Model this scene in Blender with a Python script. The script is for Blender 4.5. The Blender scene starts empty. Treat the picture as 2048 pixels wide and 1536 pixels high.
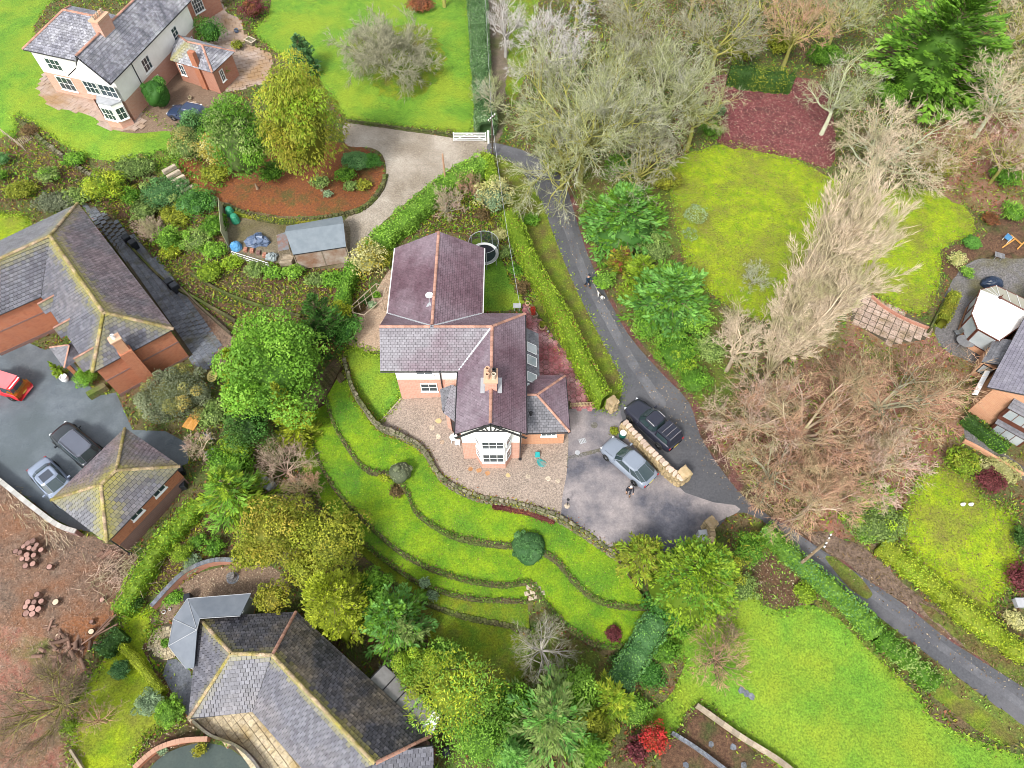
import bpy, math, random
import numpy as np
from mathutils import Vector, Matrix, geometry
R = math.radians
random.seed(7)
RNG = np.random.default_rng(11)
SC = bpy.context.scene

FPX, CAMH = 1400.0, 50.0                       # focal length in pixels of a 2048 wide frame, height over the parking court
TILT = math.atan((1612-768)/FPX)               # angle between the view axis and straight down
cam_d = bpy.data.cameras.new('camera'); cam = bpy.data.objects.new('camera', cam_d)
SC.collection.objects.link(cam); SC.camera = cam
cam.location = (0, 0, CAMH); cam.rotation_euler = (TILT, 0, 0)
cam_d.sensor_width = 36.0; cam_d.lens = 36.0*FPX/2048.0
cam_d.clip_start = 0.5; cam_d.clip_end = 4000

SUN_EL, SUN_AZ = R(48), R(208)
world = bpy.data.worlds.new('World'); SC.world = world; world.use_nodes = True
nt = world.node_tree; nt.nodes.clear()
wo = nt.nodes.new('ShaderNodeOutputWorld'); bg = nt.nodes.new('ShaderNodeBackground')
sky = nt.nodes.new('ShaderNodeTexSky'); hs = nt.nodes.new('ShaderNodeHueSaturation')
sky.sky_type = 'NISHITA'; sky.sun_disc = False; sky.sun_elevation = SUN_EL; sky.sun_rotation = SUN_AZ
sky.air_density = 1.0; sky.dust_density = 2.0; sky.ozone_density = 1.0
hs.inputs['Saturation'].default_value = 0.22
nt.links.new(sky.outputs[0], hs.inputs['Color']); nt.links.new(hs.outputs[0], bg.inputs['Color'])
bg.inputs['Strength'].default_value = 0.125
nt.links.new(bg.outputs[0], wo.inputs[0])
sun_d = bpy.data.lights.new('sun', 'SUN'); sun = bpy.data.objects.new('sun', sun_d); SC.collection.objects.link(sun)
sun_d.energy = 1.5; sun_d.angle = R(11); sun_d.color = (1.0, 0.96, 0.9)
sdir = Vector((math.sin(SUN_AZ)*math.cos(SUN_EL), math.cos(SUN_AZ)*math.cos(SUN_EL), math.sin(SUN_EL)))
sun.rotation_euler = sdir.to_track_quat('Z', 'Y').to_euler()
vs = SC.view_settings
vs.view_transform = 'Standard'; vs.look = 'None'; vs.gamma = 1.0; vs.use_curve_mapping = False; vs.exposure = 1.32
SC.cycles.filter_width = 0.9; SC.cycles.max_bounces = 5; SC.cycles.diffuse_bounces = 3; SC.cycles.glossy_bounces = 2; SC.cycles.transmission_bounces = 3

_c, _s = math.cos(TILT), math.sin(TILT)
def W(px, py, z=0.0):
    "point at height z seen at pixel (px, py) of the 2048x1536 photograph"
    u = px-1024.0; v = py-768.0
    t = (CAMH-z)/(FPX*_c+v*_s)
    return Vector((t*u, t*(FPX*_s-v*_c), z))

CP = [(1000,950,0),(1250,930,0),(1350,1050,0),(1200,1080,0),(900,600,0),(1100,700,0),(1160,560,.1),(1000,330,.4),(860,350,.5),(940,270,.6),(800,100,1.2),
 (600,60,1.4),(300,200,1.4),(100,100,1.4),(100,230,1.2),(250,290,1.2),(30,330,-.6),(200,380,-.8),(560,480,.1),(640,400,.9),(480,370,.9),(740,380,.5),(200,700,-2),(100,850,-2),(350,900,-2),
 (430,700,-1.8),(300,480,-1.8),(480,620,-1.0),(600,560,-.5),(700,670,-.1),(830,650,0),(600,800,-1.4),(600,1000,-2.4),(100,1150,-2.1),(30,1000,-2),(100,1450,-2.9),(250,1400,-3.5),
 (330,1285,-3.8),(450,1170,-3.3),(400,1080,-2.8),(700,1350,-4),(850,1480,-4),(950,1300,-3.6),(1100,1330,-3.3),(1250,1380,-2.6),(1350,1250,-1.6),
 (1420,1130,-.4),(1470,1030,0),(1550,1200,-.4),(1600,1350,-.8),(1450,1500,-1.4),(1900,1450,-.5),(1750,1180,0),(2000,1400,0),(1700,900,.4),
 (1950,1000,.7),(1950,700,.9),(1700,500,1.1),(1400,450,.8),(1500,200,1.4),(1800,200,1.8),(2000,400,1.6),(1200,200,.9),(1300,620,.2),(1400,900,.1),(1450,700,.5),(1200,880,0),(950,800,0)]
_cp = np.array([[*W(a,b,z)] for a,b,z in CP])
def zbase(x, y):
    d = (_cp[:,0]-x)**2+(_cp[:,1]-y)**2
    w = 1.0/(d+4.0)**2
    return float((w*_cp[:,2]).sum()/w.sum())
def smooth(pts, n=6, closed=False):
    P = [Vector(p[:2]) for p in pts]; out = []
    N = len(P)
    rng = range(N if closed else N-1)
    for i in rng:
        if closed: a,b,c,d = P[i-1],P[i],P[(i+1)%N],P[(i+2)%N]
        else: a,b,c,d = P[max(i-1,0)],P[i],P[i+1],P[min(i+2,N-1)]
        for k in range(n):
            t=k/n
            out.append(0.5*((2*b)+(-a+c)*t+(2*a-5*b+4*c-d)*t*t+(-a+3*b-3*c+d)*t**3))
    if not closed: out.append(P[-1])
    return out
T0 = [(688,715),(705,775),(730,815),(757,848),(800,868),(845,895),(885,955),(950,990),(1040,1008),(1110,1030),(1165,1062),(1232,1108)]
T1 = [(652,795),(668,845),(700,900),(735,937),(778,945),(812,978),(830,1018),(870,1050),(915,1072),(985,1085),(1060,1092),(1110,1115),(1150,1160),(1195,1197),(1250,1210),(1300,1212)]
T2 = [(612,832),(625,885),(650,945),(690,1000),(740,1050),(795,1098),(850,1130),(905,1150),(955,1162),(1010,1168),(1060,1164),(1085,1195),(1120,1235),(1160,1270),(1205,1290),(1250,1288),(1285,1255),(1308,1218)]
T3 = [(578,850),(586,905),(610,955),(640,1005),(685,1055),(735,1090),(775,1122),(830,1160),(880,1180),(950,1196),(1055,1200)]
T4 = [(700,1090),(745,1130),(810,1180),(860,1208),(930,1232),(1010,1248),(1060,1262)]
TZ = [0.0,-0.85,-1.7,-2.4,-2.95]
def wl(pts, z, n=5): return [Vector((*p,0)) for p in smooth([W(a,b,z) for a,b in pts], n)]
TW = [wl(t,z) for t,z in zip((T0,T1,T2,T3,T4),TZ)]
def pip(x, y, poly):
    c=False; j=len(poly)-1
    for i in range(len(poly)):
        xi,yi=poly[i][0],poly[i][1]; xj,yj=poly[j][0],poly[j][1]
        if (yi>y)!=(yj>y) and x<(xj-xi)*(y-yi)/(yj-yi)+xi: c=not c
        j=i
    return c
class Poly:
    def __init__(s, pts):
        s.p=[(p[0],p[1]) for p in pts]; xs=[p[0] for p in s.p]; ys=[p[1] for p in s.p]
        s.b=(min(xs),min(ys),max(xs),max(ys))
    def has(s,x,y): return s.b[0]<=x<=s.b[2] and s.b[1]<=y<=s.b[3] and pip(x,y,s.p)
ZONES = [(Poly(TW[0]+TW[1][::-1]), -.85), (Poly(TW[1]+TW[2][::-1]), -1.7), (Poly(TW[2][:50]+[Vector(W(1055,1166,-1.7))]+TW[3][::-1]), -2.4),
         (Poly(TW[3][15:]+TW[4][::-1]), -2.95)]
BEDWALL = [(255,335),(330,352),(400,388),(470,418),(540,432),(610,436),(670,430),(725,412),(760,375),(770,345)]
BW = wl(BEDWALL, .95)
def zone_of(x, y):
    for i,(p,z) in enumerate(ZONES):
        if p.has(x,y): return i
    return -1
def G(x, y):
    k = zone_of(x,y)
    return ZONES[k][1] if k>=0 else zbase(x,y)
def P(px, py, dz=0.0):
    "ground point under a pixel, for a thing point dz above the ground"
    z = 0.0
    for _ in range(7):
        w = W(px,py,z+dz); z = G(w.x,w.y)
    w = W(px,py,z+dz); return Vector((w.x,w.y,G(w.x,w.y)))

MATS = {}
def mat(name, c1, c2=None, scale=3.0, rough=0.8, bump=0.0, tone=0.0, c3=None, s3=.4, spec=0.3, metal=0.0, detail=6, t3=.55, coord='pos', bs=None, hue=0.0, moss=False, puddle=0.0, brick=None, leafy=False, grain=None):
    """procedural surface: two colours mixed by fine noise, a third by broad noise; tone = spread between pieces"""
    m = bpy.data.materials.new(name); m.use_nodes = True; MATS[name]=m
    t = m.node_tree; N=t.nodes; L=t.links; b = N['Principled BSDF']
    def n(k, **kw):
        x=N.new(k)
        for a,v in kw.items():
            if a in x.inputs: x.inputs[a].default_value=v
            else: setattr(x,a,v)
        return x
    if coord=='pos': co = n('ShaderNodeNewGeometry').outputs['Position']
    elif coord=='uv': co = n('ShaderNodeTexCoord').outputs['UV']
    else: co = n('ShaderNodeTexCoord').outputs['Object']
    def mixc(fac, a, bb):
        x=n('ShaderNodeMix', data_type='RGBA')
        for s,v in ((x.inputs[0],fac),(x.inputs[6],a),(x.inputs[7],bb)):
            if hasattr(v,'is_linked'): L.new(v,s)
            elif isinstance(v,(int,float)): s.default_value=v
            else: s.default_value=(*v,1)
        return x.outputs[2]
    def noise(sc, det=5, rg=.6):
        x=n('ShaderNodeTexNoise'); x.inputs['Scale'].default_value=sc; x.inputs['Detail'].default_value=det; x.inputs['Roughness'].default_value=rg
        L.new(co,x.inputs['Vector']); return x.outputs['Fac']
    def ramp(f,a,bb):
        x=n('ShaderNodeMapRange'); x.inputs['From Min'].default_value=a; x.inputs['From Max'].default_value=bb; L.new(f,x.inputs['Value']); return x.outputs[0]
    col = mixc(ramp(noise(scale,detail),.36,.64), c1, c2 or c1)
    if brick:
        bt=n('ShaderNodeTexBrick'); L.new(co,bt.inputs['Vector'])
        bt.inputs['Color1'].default_value=(*c1,1); bt.inputs['Color2'].default_value=(*(c2 or c1),1); bt.inputs['Mortar'].default_value=(*brick,1)
        bt.inputs['Scale'].default_value=1.0; bt.inputs['Brick Width'].default_value=.23; bt.inputs['Row Height'].default_value=.078; bt.inputs['Mortar Size'].default_value=.008; bt.inputs['Bias'].default_value=-.1
        col = mixc(ramp(noise(2.2,4),.3,.7), bt.outputs['Color'], mixc(.3,bt.outputs['Color'],c2 or c1))
    if c3: col = mixc(ramp(noise(s3,4),t3-.1,t3+.12), col, c3)
    if grain is None: grain=.45 if (coord=='pos' and not leafy and bump and bs) else 0
    if grain:
        gm=n('ShaderNodeMapRange'); gm.inputs['From Min'].default_value=.3; gm.inputs['From Max'].default_value=.7; gm.inputs['To Min'].default_value=1-grain; gm.inputs['To Max'].default_value=1+grain; L.new(noise(7.5,3,.75),gm.inputs['Value'])
        gh=n('ShaderNodeHueSaturation'); L.new(gm.outputs[0],gh.inputs['Value']); L.new(col,gh.inputs['Color']); col=gh.outputs[0]
    if tone or moss:
        at=n('ShaderNodeAttribute', attribute_name='tone'); oi=n('ShaderNodeObjectInfo')
        sep=n('ShaderNodeSeparateColor'); L.new(oi.outputs['Color'],sep.inputs[0])
        ad=n('ShaderNodeMath', operation='ADD'); L.new(at.outputs['Fac'],ad.inputs[0]); L.new(sep.outputs[0],ad.inputs[1])
        mr=n('ShaderNodeMapRange'); mr.inputs['To Min'].default_value=1-tone; mr.inputs['To Max'].default_value=1+tone; L.new(ad.outputs[0],mr.inputs['Value'])
        hv=n('ShaderNodeHueSaturation'); L.new(mr.outputs[0],hv.inputs['Value']); L.new(col,hv.inputs['Color'])
        if hue:
            hr=n('ShaderNodeMapRange'); hr.inputs['To Min'].default_value=.5+hue; hr.inputs['To Max'].default_value=.5-hue; L.new(ad.outputs[0],hr.inputs['Value']); L.new(hr.outputs[0],hv.inputs['Hue'])
        col=hv.outputs[0]
        if moss:
            am=n('ShaderNodeAttribute', attribute_name='moss'); a2=n('ShaderNodeMath', operation='ADD'); L.new(am.outputs['Fac'],a2.inputs[0]); L.new(sep.outputs[1],a2.inputs[1])
            mm=n('ShaderNodeMath', operation='MULTIPLY'); L.new(a2.outputs[0],mm.inputs[0]); L.new(ramp(noise(9,6,.7),.30,.48),mm.inputs[1])
            col=mixc(mm.outputs[0], col, (.30,.27,.04))
    L.new(col,b.inputs['Base Color'])
    b.inputs['Roughness'].default_value=rough; b.inputs['Metallic'].default_value=metal
    b.inputs['Specular IOR Level'].default_value=spec
    if puddle:
        rr=n('ShaderNodeMapRange'); rr.inputs['From Min'].default_value=.42; rr.inputs['From Max'].default_value=.6; rr.inputs['To Min'].default_value=rough; rr.inputs['To Max'].default_value=rough-puddle
        L.new(noise(.35,4),rr.inputs['Value']); L.new(rr.outputs[0],b.inputs['Roughness'])
    if bump:
        bp=n('ShaderNodeBump'); bp.inputs['Strength'].default_value=1.0; bp.inputs['Distance'].default_value=bump
        L.new(noise(bs or scale*2,8,.7),bp.inputs['Height']); L.new(bp.outputs[0],b.inputs['Normal'])
    if leafy:
        b.inputs['Subsurface Weight'].default_value=0.0
        tr=n('ShaderNodeBsdfTranslucent'); L.new(col,tr.inputs['Color']); ms=n('ShaderNodeMixShader'); ms.inputs[0].default_value=.3
        L.new(b.outputs[0],ms.inputs[1]); L.new(tr.outputs[0],ms.inputs[2]); L.new(ms.outputs[0],N['Material Output'].inputs[0])
    return m
def glass(name, c=(.03,.05,.06), rough=.06):
    m=mat(name,c,rough=rough,spec=.8,coord='obj'); return m

COL = SC.collection
WL = {}
def tag(o, label=None, cat=None, group=None, kind=None):
    if label: o['label']=label
    if cat: o['category']=cat
    if group: o['group']=group
    if kind: o['kind']=kind
    return o
def empty(name, loc=(0,0,0), label=None, cat=None, group=None, rz=0):
    o=bpy.data.objects.new(name,None); COL.objects.link(o); o.location=loc; o.rotation_euler=(0,0,rz)
    o.empty_display_size=.3
    WL[o.name]=Vector(loc); return tag(o,label,cat,group)
def mk(name, V, F, m, parent=None, local=False, smooth_=False, attrs=None, kind=None, uv=False, label=None):
    """mesh object from world coordinates (local=True: from the parent's own)"""
    me=bpy.data.meshes.new(name)
    V=np.asarray(V,dtype=np.float32).reshape(-1,3)
    base=Vector((0,0,0))
    if parent is not None and not local: base=WL.get(parent.name,Vector((0,0,0)))
    V=V-np.array(base,dtype=np.float32)
    if isinstance(F,np.ndarray):
        k=F.shape[1]; n=len(F)
        me.vertices.add(len(V)); me.vertices.foreach_set('co',V.ravel())
        me.loops.add(n*k); me.loops.foreach_set('vertex_index',F.astype(np.int32).ravel())
        me.polygons.add(n); me.polygons.foreach_set('loop_start',np.arange(0,n*k,k,dtype=np.int32))
        me.polygons.foreach_set('loop_total',np.full(n,k,dtype=np.int32))
        me.update(calc_edges=True)
    else:
        me.from_pydata(V.tolist(),[],F); me.update()
    if attrs:
        for a,vals in attrs.items():
            at=me.attributes.new(a,'FLOAT','FACE'); at.data.foreach_set('value',np.asarray(vals,dtype=np.float32))
    if m is not None:
        for x in (m if isinstance(m,(list,tuple)) else [m]): me.materials.append(x)
    if smooth_: me.shade_smooth()
    if uv: wall_uv(me)
    o=bpy.data.objects.new(name,me); COL.objects.link(o)
    o.color=(0,0,0,1)
    if parent is not None: o.parent=parent
    WL[o.name]=base
    if kind: o['kind']=kind
    if label: o['label']=label
    return o
def wall_uv(me):
    uvl=me.uv_layers.new(name='UVMap')
    for p in me.polygons:
        n=p.normal
        h=Vector((-n.y,n.x,0))
        if h.length<.2: h=Vector((1,0,0)); vv=Vector((0,1,0))
        else: h.normalize(); vv=n.cross(h); vv=vv if vv.z>0 else -vv
        for li in p.loop_indices:
            c=me.vertices[me.loops[li].vertex_index].co
            uvl.data[li].uv=(c.dot(h),c.dot(vv))
def inst(src, name, parent, mtx, tone=None, moss=0.0):
    "another piece sharing the mesh of src, at a world matrix"
    o=bpy.data.objects.new(name,src); COL.objects.link(o)
    b=WL.get(parent.name,Vector((0,0,0))) if parent is not None else Vector((0,0,0))
    o.parent=parent
    o.matrix_basis=Matrix.Translation(-b)@mtx
    o.color=(random.random() if tone is None else tone,moss,0,1)
    return o
class MB:
    "collects shapes, builds them as one mesh"
    def __init__(s): s.v=[]; s.f=[]; s.t=[]
    def add(s, V, F, tone=None):
        o=len(s.v); s.v+= [tuple(x) for x in V]; s.f+=[[i+o for i in f] for f in F]
        tt=random.random() if tone is None else tone
        s.t+=[tt]*len(F); return s
    def box(s, c, sz, rz=0, tone=None, top=1.0):
        x,y,z=sz[0]/2,sz[1]/2,sz[2]; cr,sr=math.cos(rz),math.sin(rz); V=[]
        for dz,k in ((0,1.0),(z,top)):
            for a,b in ((-x,-y),(x,-y),(x,y),(-x,y)):
                a*=k;b*=k; V.append((c[0]+a*cr-b*sr,c[1]+a*sr+b*cr,c[2]+dz))
        return s.add(V,[(3,2,1,0),(4,5,6,7),(0,1,5,4),(1,2,6,5),(2,3,7,6),(3,0,4,7)],tone)
    def prism(s, pts, z0, z1, tone=None):
        n=len(pts); a=sum(pts[i][0]*pts[(i+1)%n][1]-pts[(i+1)%n][0]*pts[i][1] for i in range(n))
        if a<0: pts=pts[::-1]
        f0=(lambda i:z0[i]) if isinstance(z0,(list,tuple)) else (lambda i:z0)
        f1=(lambda i:z1[i]) if isinstance(z1,(list,tuple)) else (lambda i:z1)
        V=[(p[0],p[1],f0(i)) for i,p in enumerate(pts)]+[(p[0],p[1],f1(i)) for i,p in enumerate(pts)]
        return s.add(V,[list(range(n))[::-1],list(range(n,2*n))]+[(i,(i+1)%n,n+(i+1)%n,n+i) for i in range(n)],tone)
    def tube(s, path, r, n=8, tone=None, caps=True):
        pts=[Vector(p) for p in path]; rr=r if isinstance(r,(list,tuple)) else [r]*len(pts); V=[];F=[]
        for i,p in enumerate(pts):
            d=(pts[min(i+1,len(pts)-1)]-pts[max(i-1,0)]).normalized()
            a=d.orthogonal().normalized() if abs(d.z)<.99 else Vector((1,0,0)); 
            if i and abs(d.dot(prev))>.0: a=(pa-d*pa.dot(d)).normalized() if (pa-d*pa.dot(d)).length>1e-3 else a
            b=d.cross(a); prev=d; pa=a
            for k in range(n):
                t=2*math.pi*k/n; V.append(p+(a*math.cos(t)+b*math.sin(t))*rr[i])
        for i in range(len(pts)-1):
            for k in range(n): F.append((i*n+k,i*n+(k+1)%n,(i+1)*n+(k+1)%n,(i+1)*n+k))
        if caps: F.append(list(range(n))[::-1]); F.append([(len(pts)-1)*n+k for k in range(n)])
        return s.add(V,F,tone)
    def lathe(s, c, prof, n=16, tone=None, sx=1, sy=1):
        V=[];F=[]
        for r,z in prof:
            for k in range(n): t=2*math.pi*k/n; V.append((c[0]+r*sx*math.cos(t),c[1]+r*sy*math.sin(t),c[2]+z))
        for i in range(len(prof)-1):
            for k in range(n): F.append((i*n+k,i*n+(k+1)%n,(i+1)*n+(k+1)%n,(i+1)*n+k))
        F.append(list(range(n))[::-1]); F.append([(len(prof)-1)*n+k for k in range(n)])
        return s.add(V,F,tone)
    def quad3(s, a,b,c,d, th=.02, tone=None):
        "thick panel through four points"
        a,b,c,d=map(Vector,(a,b,c,d)); n=(b-a).cross(d-a).normalized()*th
        return s.add([a,b,c,d,a+n,b+n,c+n,d+n],[(3,2,1,0),(4,5,6,7),(0,1,5,4),(1,2,6,5),(2,3,7,6),(3,0,4,7)],tone)
    def build(s, name, m, parent=None, **kw):
        return mk(name,s.v,s.f,m,parent,attrs={'tone':s.t} if s.t else None,**kw)
m_lawn = mat('lawn',(.095,.215,.018),(.14,.275,.022),scale=1.3,c3=(.20,.28,.02),s3=.2,t3=.52,rough=.9,bump=.05,bs=18,detail=10,grain=.5)
m_lawn2 = mat('lawn_mossy',(.16,.26,.008),(.28,.35,.010),scale=1.1,c3=(.17,.18,.025),s3=.3,t3=.56,rough=.9,bump=.06,bs=16,detail=10,grain=.5)
m_lawn3 = mat('lawn_terrace',(.11,.24,.010),(.22,.33,.010),scale=.8,c3=(.075,.19,.014),s3=.3,t3=.56,rough=.9,bump=.06,bs=16,detail=9,grain=.4)
m_lawn4 = mat('lawn_dull',(.10,.19,.012),(.19,.23,.012),scale=1.2,c3=(.14,.11,.03),s3=.45,t3=.6,rough=.9,bump=.06,bs=16,detail=9)  # duller green grass mixed with brown patches
m_wood = mat('undergrowth',(.12,.10,.045),(.07,.13,.022),scale=.9,c3=(.16,.11,.06),s3=.3,rough=.95,bump=.12,bs=9,detail=10)
m_pink = mat('leaf_litter_pink',(.26,.105,.075),(.28,.17,.115),scale=1.8,c3=(.13,.13,.04),s3=.35,rough=.95,bump=.08,bs=12,detail=10)
m_red = mat('red_leaf_carpet',(.13,.03,.035),(.21,.07,.07),scale=5,c3=(.10,.035,.035),s3=.5,rough=.9,bump=.05,bs=22,detail=10)
m_chip = mat('bark_litter',(.115,.08,.058),(.22,.155,.115),scale=3.5,c3=(.26,.11,.05),s3=.16,t3=.6,rough=.95,bump=.07,bs=16,detail=11)
m_bed = mat('soil_bed',(.085,.045,.028),(.15,.085,.05),scale=4,c3=(.055,.07,.02),s3=.6,t3=.58,rough=.95,bump=.08,bs=14,detail=10)
m_orbed = mat('orange_mulch',(.24,.085,.025),(.16,.06,.03),scale=4,c3=(.08,.09,.025),s3=.5,t3=.6,rough=.95,bump=.08,bs=14,detail=10)
m_gravel = mat('gravel',(.20,.155,.125),(.36,.30,.25),scale=16,c3=(.34,.27,.22),s3=.2,t3=.5,rough=.85,bump=.03,bs=24,detail=4)
m_gravel2 = mat('gravel_drive',(.20,.165,.125),(.31,.265,.21),scale=11,c3=(.42,.37,.31),s3=.2,t3=.5,rough=.85,bump=.03,bs=22,detail=6,grain=.35)
m_gravel3 = mat('gravel_peach',(.30,.20,.13),(.46,.36,.27),scale=14,rough=.85,bump=.03,bs=22,detail=4)
m_gravel4 = mat('gravel_brown',(.13,.085,.055),(.25,.18,.13),scale=12,rough=.9,bump=.03,bs=20,detail=5)
m_asph = mat('asphalt_lane',(.07,.072,.08),(.095,.096,.105),scale=6,c3=(.125,.122,.13),s3=.16,t3=.55,rough=.55,bump=.006,bs=40,detail=8,puddle=.12,grain=.12)
m_court = mat('asphalt_court',(.07,.072,.09),(.10,.10,.12),scale=3,c3=(.30,.265,.26),s3=.21,t3=.5,rough=.6,bump=.008,bs=40,detail=9,puddle=.15,grain=.2)
m_yard = mat('asphalt_yard',(.105,.125,.145),(.14,.165,.185),scale=1.2,c3=(.09,.11,.12),s3=.16,t3=.5,rough=.4,bump=.004,bs=30,detail=8,puddle=.15,grain=.12)
m_conc = mat('wet_concrete',(.13,.105,.065),(.20,.17,.12),scale=1.2,c3=(.10,.085,.035),s3=.3,rough=.5,bump=.01,bs=20,detail=8)
m_patio = mat('patio_stone',(.34,.26,.21),(.42,.33,.28),scale=1.5,c3=(.30,.19,.10),s3=.3,t3=.56,rough=.6,bump=.006,bs=10,grain=.15)
m_dgr = mat('dark_gravel',(.10,.095,.095),(.19,.18,.18),scale=9,c3=(.11,.10,.05),s3=.35,t3=.56,rough=.9,bump=.03,bs=18)
m_bank = mat('mossy_bank',(.14,.17,.025),(.09,.13,.025),scale=1.6,c3=(.14,.09,.04),s3=.5,rough=.95,bump=.08,bs=12,detail=9)
m_verge = mat('verge_grass',(.10,.16,.014),(.17,.21,.018),scale=1.4,c3=(.12,.10,.03),s3=.6,t3=.52,rough=.95,bump=.08,bs=14,detail=9)
m_track = mat('earth_track',(.13,.10,.07),(.18,.145,.11),scale=2,c3=(.09,.10,.03),s3=.5,rough=.9,bump=.04,bs=12)
m_edge = mat('damp_red_margin',(.12,.045,.045),(.16,.075,.06),scale=3,c3=(.09,.085,.03),s3=.8,rough=.9,bump=.04,bs=18)
m_brickpath = mat('mossy_brick_path',(.11,.075,.04),(.17,.12,.075),scale=2,c3=(.10,.10,.03),s3=.7,tone=.3,rough=.8,bump=.02,bs=12)
m_pond = mat('dark_green_surface',(.055,.075,.07),(.07,.09,.08),scale=.8,rough=.35,bump=.003,grain=.12)
m_paver = mat('cream_paver',(.42,.35,.22),(.50,.43,.30),scale=3,c3=(.33,.25,.12),s3=.7,t3=.58,tone=.16,rough=.6,bump=.005,bs=12)
m_pinkpaver = mat('worn_pink_paver',(.36,.26,.20),(.44,.34,.28),scale=3,c3=(.22,.16,.09),s3=.8,t3=.58,tone=.14,rough=.7,bump=.01,bs=12)
m_slab = mat('blue_grey_slab',(.12,.13,.155),(.165,.18,.205),scale=2,c3=(.10,.095,.06),s3=.6,t3=.6,tone=.2,rough=.45,bump=.006,bs=12)
m_hex = mat('red_hexagon_paver',(.30,.10,.11),(.46,.27,.28),scale=1.2,c3=(.16,.03,.035),s3=.35,t3=.52,tone=.18,rough=.35,bump=.004,bs=12)
m_joint = mat('dark_joint',(.07,.055,.04),(.10,.085,.05),scale=4,rough=.95)
m_stone = mat('sandstone',(.36,.26,.14),(.46,.35,.22),scale=3,c3=(.24,.20,.10),s3=1.1,t3=.56,tone=.32,rough=.85,bump=.02,bs=9,coord='obj')
m_gstone = mat('grey_garden_stone',(.13,.115,.075),(.22,.195,.14),scale=3,c3=(.08,.10,.03),s3=.9,t3=.52,tone=.35,rough=.9,bump=.02,bs=9,coord='pos')
m_mstone = mat('mossy_stone',(.075,.065,.035),(.12,.105,.05),scale=2,c3=(.075,.105,.02),s3=.6,t3=.5,tone=.35,rough=.95,bump=.03,bs=8,coord='pos')
m_flag = mat('pale_flagstone',(.42,.35,.26),(.50,.42,.33),scale=3,tone=.15,rough=.75,bump=.01,bs=12)

REG = []
def reg(name, m, pts, sm=3, z=None, jit=0.0): REG.append([name,m,pts,sm,z,jit])
reg('woodland_floor', m_wood, None)
reg('mansion_lawn', m_lawn, [(-80,-60),(140,-60),(68,50),(110,150),(200,160),(300,230),(350,262),(352,300),(345,318),(318,333),(260,325),(200,320),(150,302),(100,272),(58,238),(30,232),(35,262),(10,272),(-80,250)])
reg('north_lawn', m_lawn, [(545,-70),(538,25),(505,60),(560,110),(640,170),(688,235),(740,246),(820,254),(900,262),(945,266),(944,150),(936,0),(934,-70)])
reg('worn_grass_circle', m_lawn4, [(720,140),(790,200),(870,170),(890,110),(860,60),(780,50),(700,80)],jit=.5)
reg('mansion_patio', m_patio, [(112,125),(84,158),(80,182),(90,200),(112,216),(150,222),(190,236),(205,252),(235,261),(280,258),(280,230),(210,150)])
reg('mansion_gravel', m_gravel4, [(278,250),(238,262),(270,266),(330,262),(385,262),(440,215),(450,165),(400,140),(330,150),(290,180)])
reg('mansion_courtyard', m_patio, [(425,-30),(450,20),(480,40),(492,80),(520,100),(545,112),(530,165),(500,172),(450,180),(430,120),(400,60)],jit=.1)
reg('border_bed', m_bed, [(470,-30),(470,20),(500,55),(535,28),(542,0),(542,-30)])
reg('stair_bank', m_bank, [(255,325),(350,300),(420,310),(450,380),(400,390),(330,355)],jit=.3)
reg('mulch_bed', m_orbed, [(360,345),(370,310),(450,280),(600,280),(690,285),(735,300),(762,325),(768,345),(757,375),(725,410),(670,428),(610,432),(540,428),(470,414),(400,384)])
reg('gravel_drive', m_gravel2, [(690,244),(740,250),(820,262),(905,276),(975,284),(980,306),(930,322),(890,345),(820,400),(750,460),(700,530),(688,500),(690,440),(728,414),(760,378),(772,345),(765,310),(740,295),(692,290)])
reg('shed_yard', m_conc, [(447,405),(490,424),(560,442),(640,446),(695,442),(700,500),(690,535),(600,535),(545,525),(460,505),(445,470)])
reg('woodland_slope', m_bed, [(-50,335),(60,250),(150,320),(255,345),(330,362),(440,410),(450,500),(550,530),(640,540),(690,560),(700,640),(640,700),(560,660),(430,640),(330,540),(260,460),(180,410),(60,400),(-50,400)],jit=.3)
reg('upper_left_lawn', m_lawn2, [(-60,425),(0,428),(40,430),(62,452),(0,500),(-60,500)])
reg('north_track', m_track, [(968,-60),(1012,-60),(1018,100),(1012,200),(1005,262),(990,290),(978,270),(975,120)],jit=.1)
reg('track_grass', m_lawn4, [(1014,-60),(1075,-60),(1065,90),(1040,180),(1016,200),(1016,60)],jit=.3)
reg('verge', m_verge, [(962,305),(985,312),(1040,338),(1082,400),(1108,470),(1145,560),(1190,655),(1236,740),(1244,780),(1232,812),(1200,820),(1150,740),(1100,660),(1060,600),(1000,480),(1000,420),(960,350)])
reg('east_undergrowth', m_bank, [(1090,330),(1140,360),(1165,450),(1190,520),(1240,600),(1300,700),(1370,790),(1430,850),(1480,800),(1450,650),(1370,470),(1330,350),(1200,320)],jit=.4)
reg('shrub_bank', m_bed, [(830,420),(980,345),(1000,420),(1040,500),(1070,600),(1040,600),(990,500),(960,480),(860,462),(790,490),(735,560),(700,640),(690,560),(740,480)],jit=.15)
reg('house_lawn', m_lawn, [(945,480),(992,500),(1015,545),(1050,606),(1045,616),(940,612)])
reg('upper_right_lawn', m_lawn2, [(1340,330),(1400,300),(1445,288),(1520,300),(1600,322),(1670,360),(1720,380),(1800,375),(1870,382),(1920,405),(1950,440),(1945,470),(1890,495),(1880,560),(1862,615),(1820,625),(1750,590),(1700,560),(1640,620),(1520,640),(1440,600),(1380,540),(1350,440)],jit=.12)
reg('red_leaf_carpet', m_red, [(1410,160),(1470,150),(1560,158),(1640,165),(1670,260),(1662,335),(1600,320),(1520,302),(1450,292),(1432,268),(1446,215),(1412,215)],jit=.15)
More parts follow.
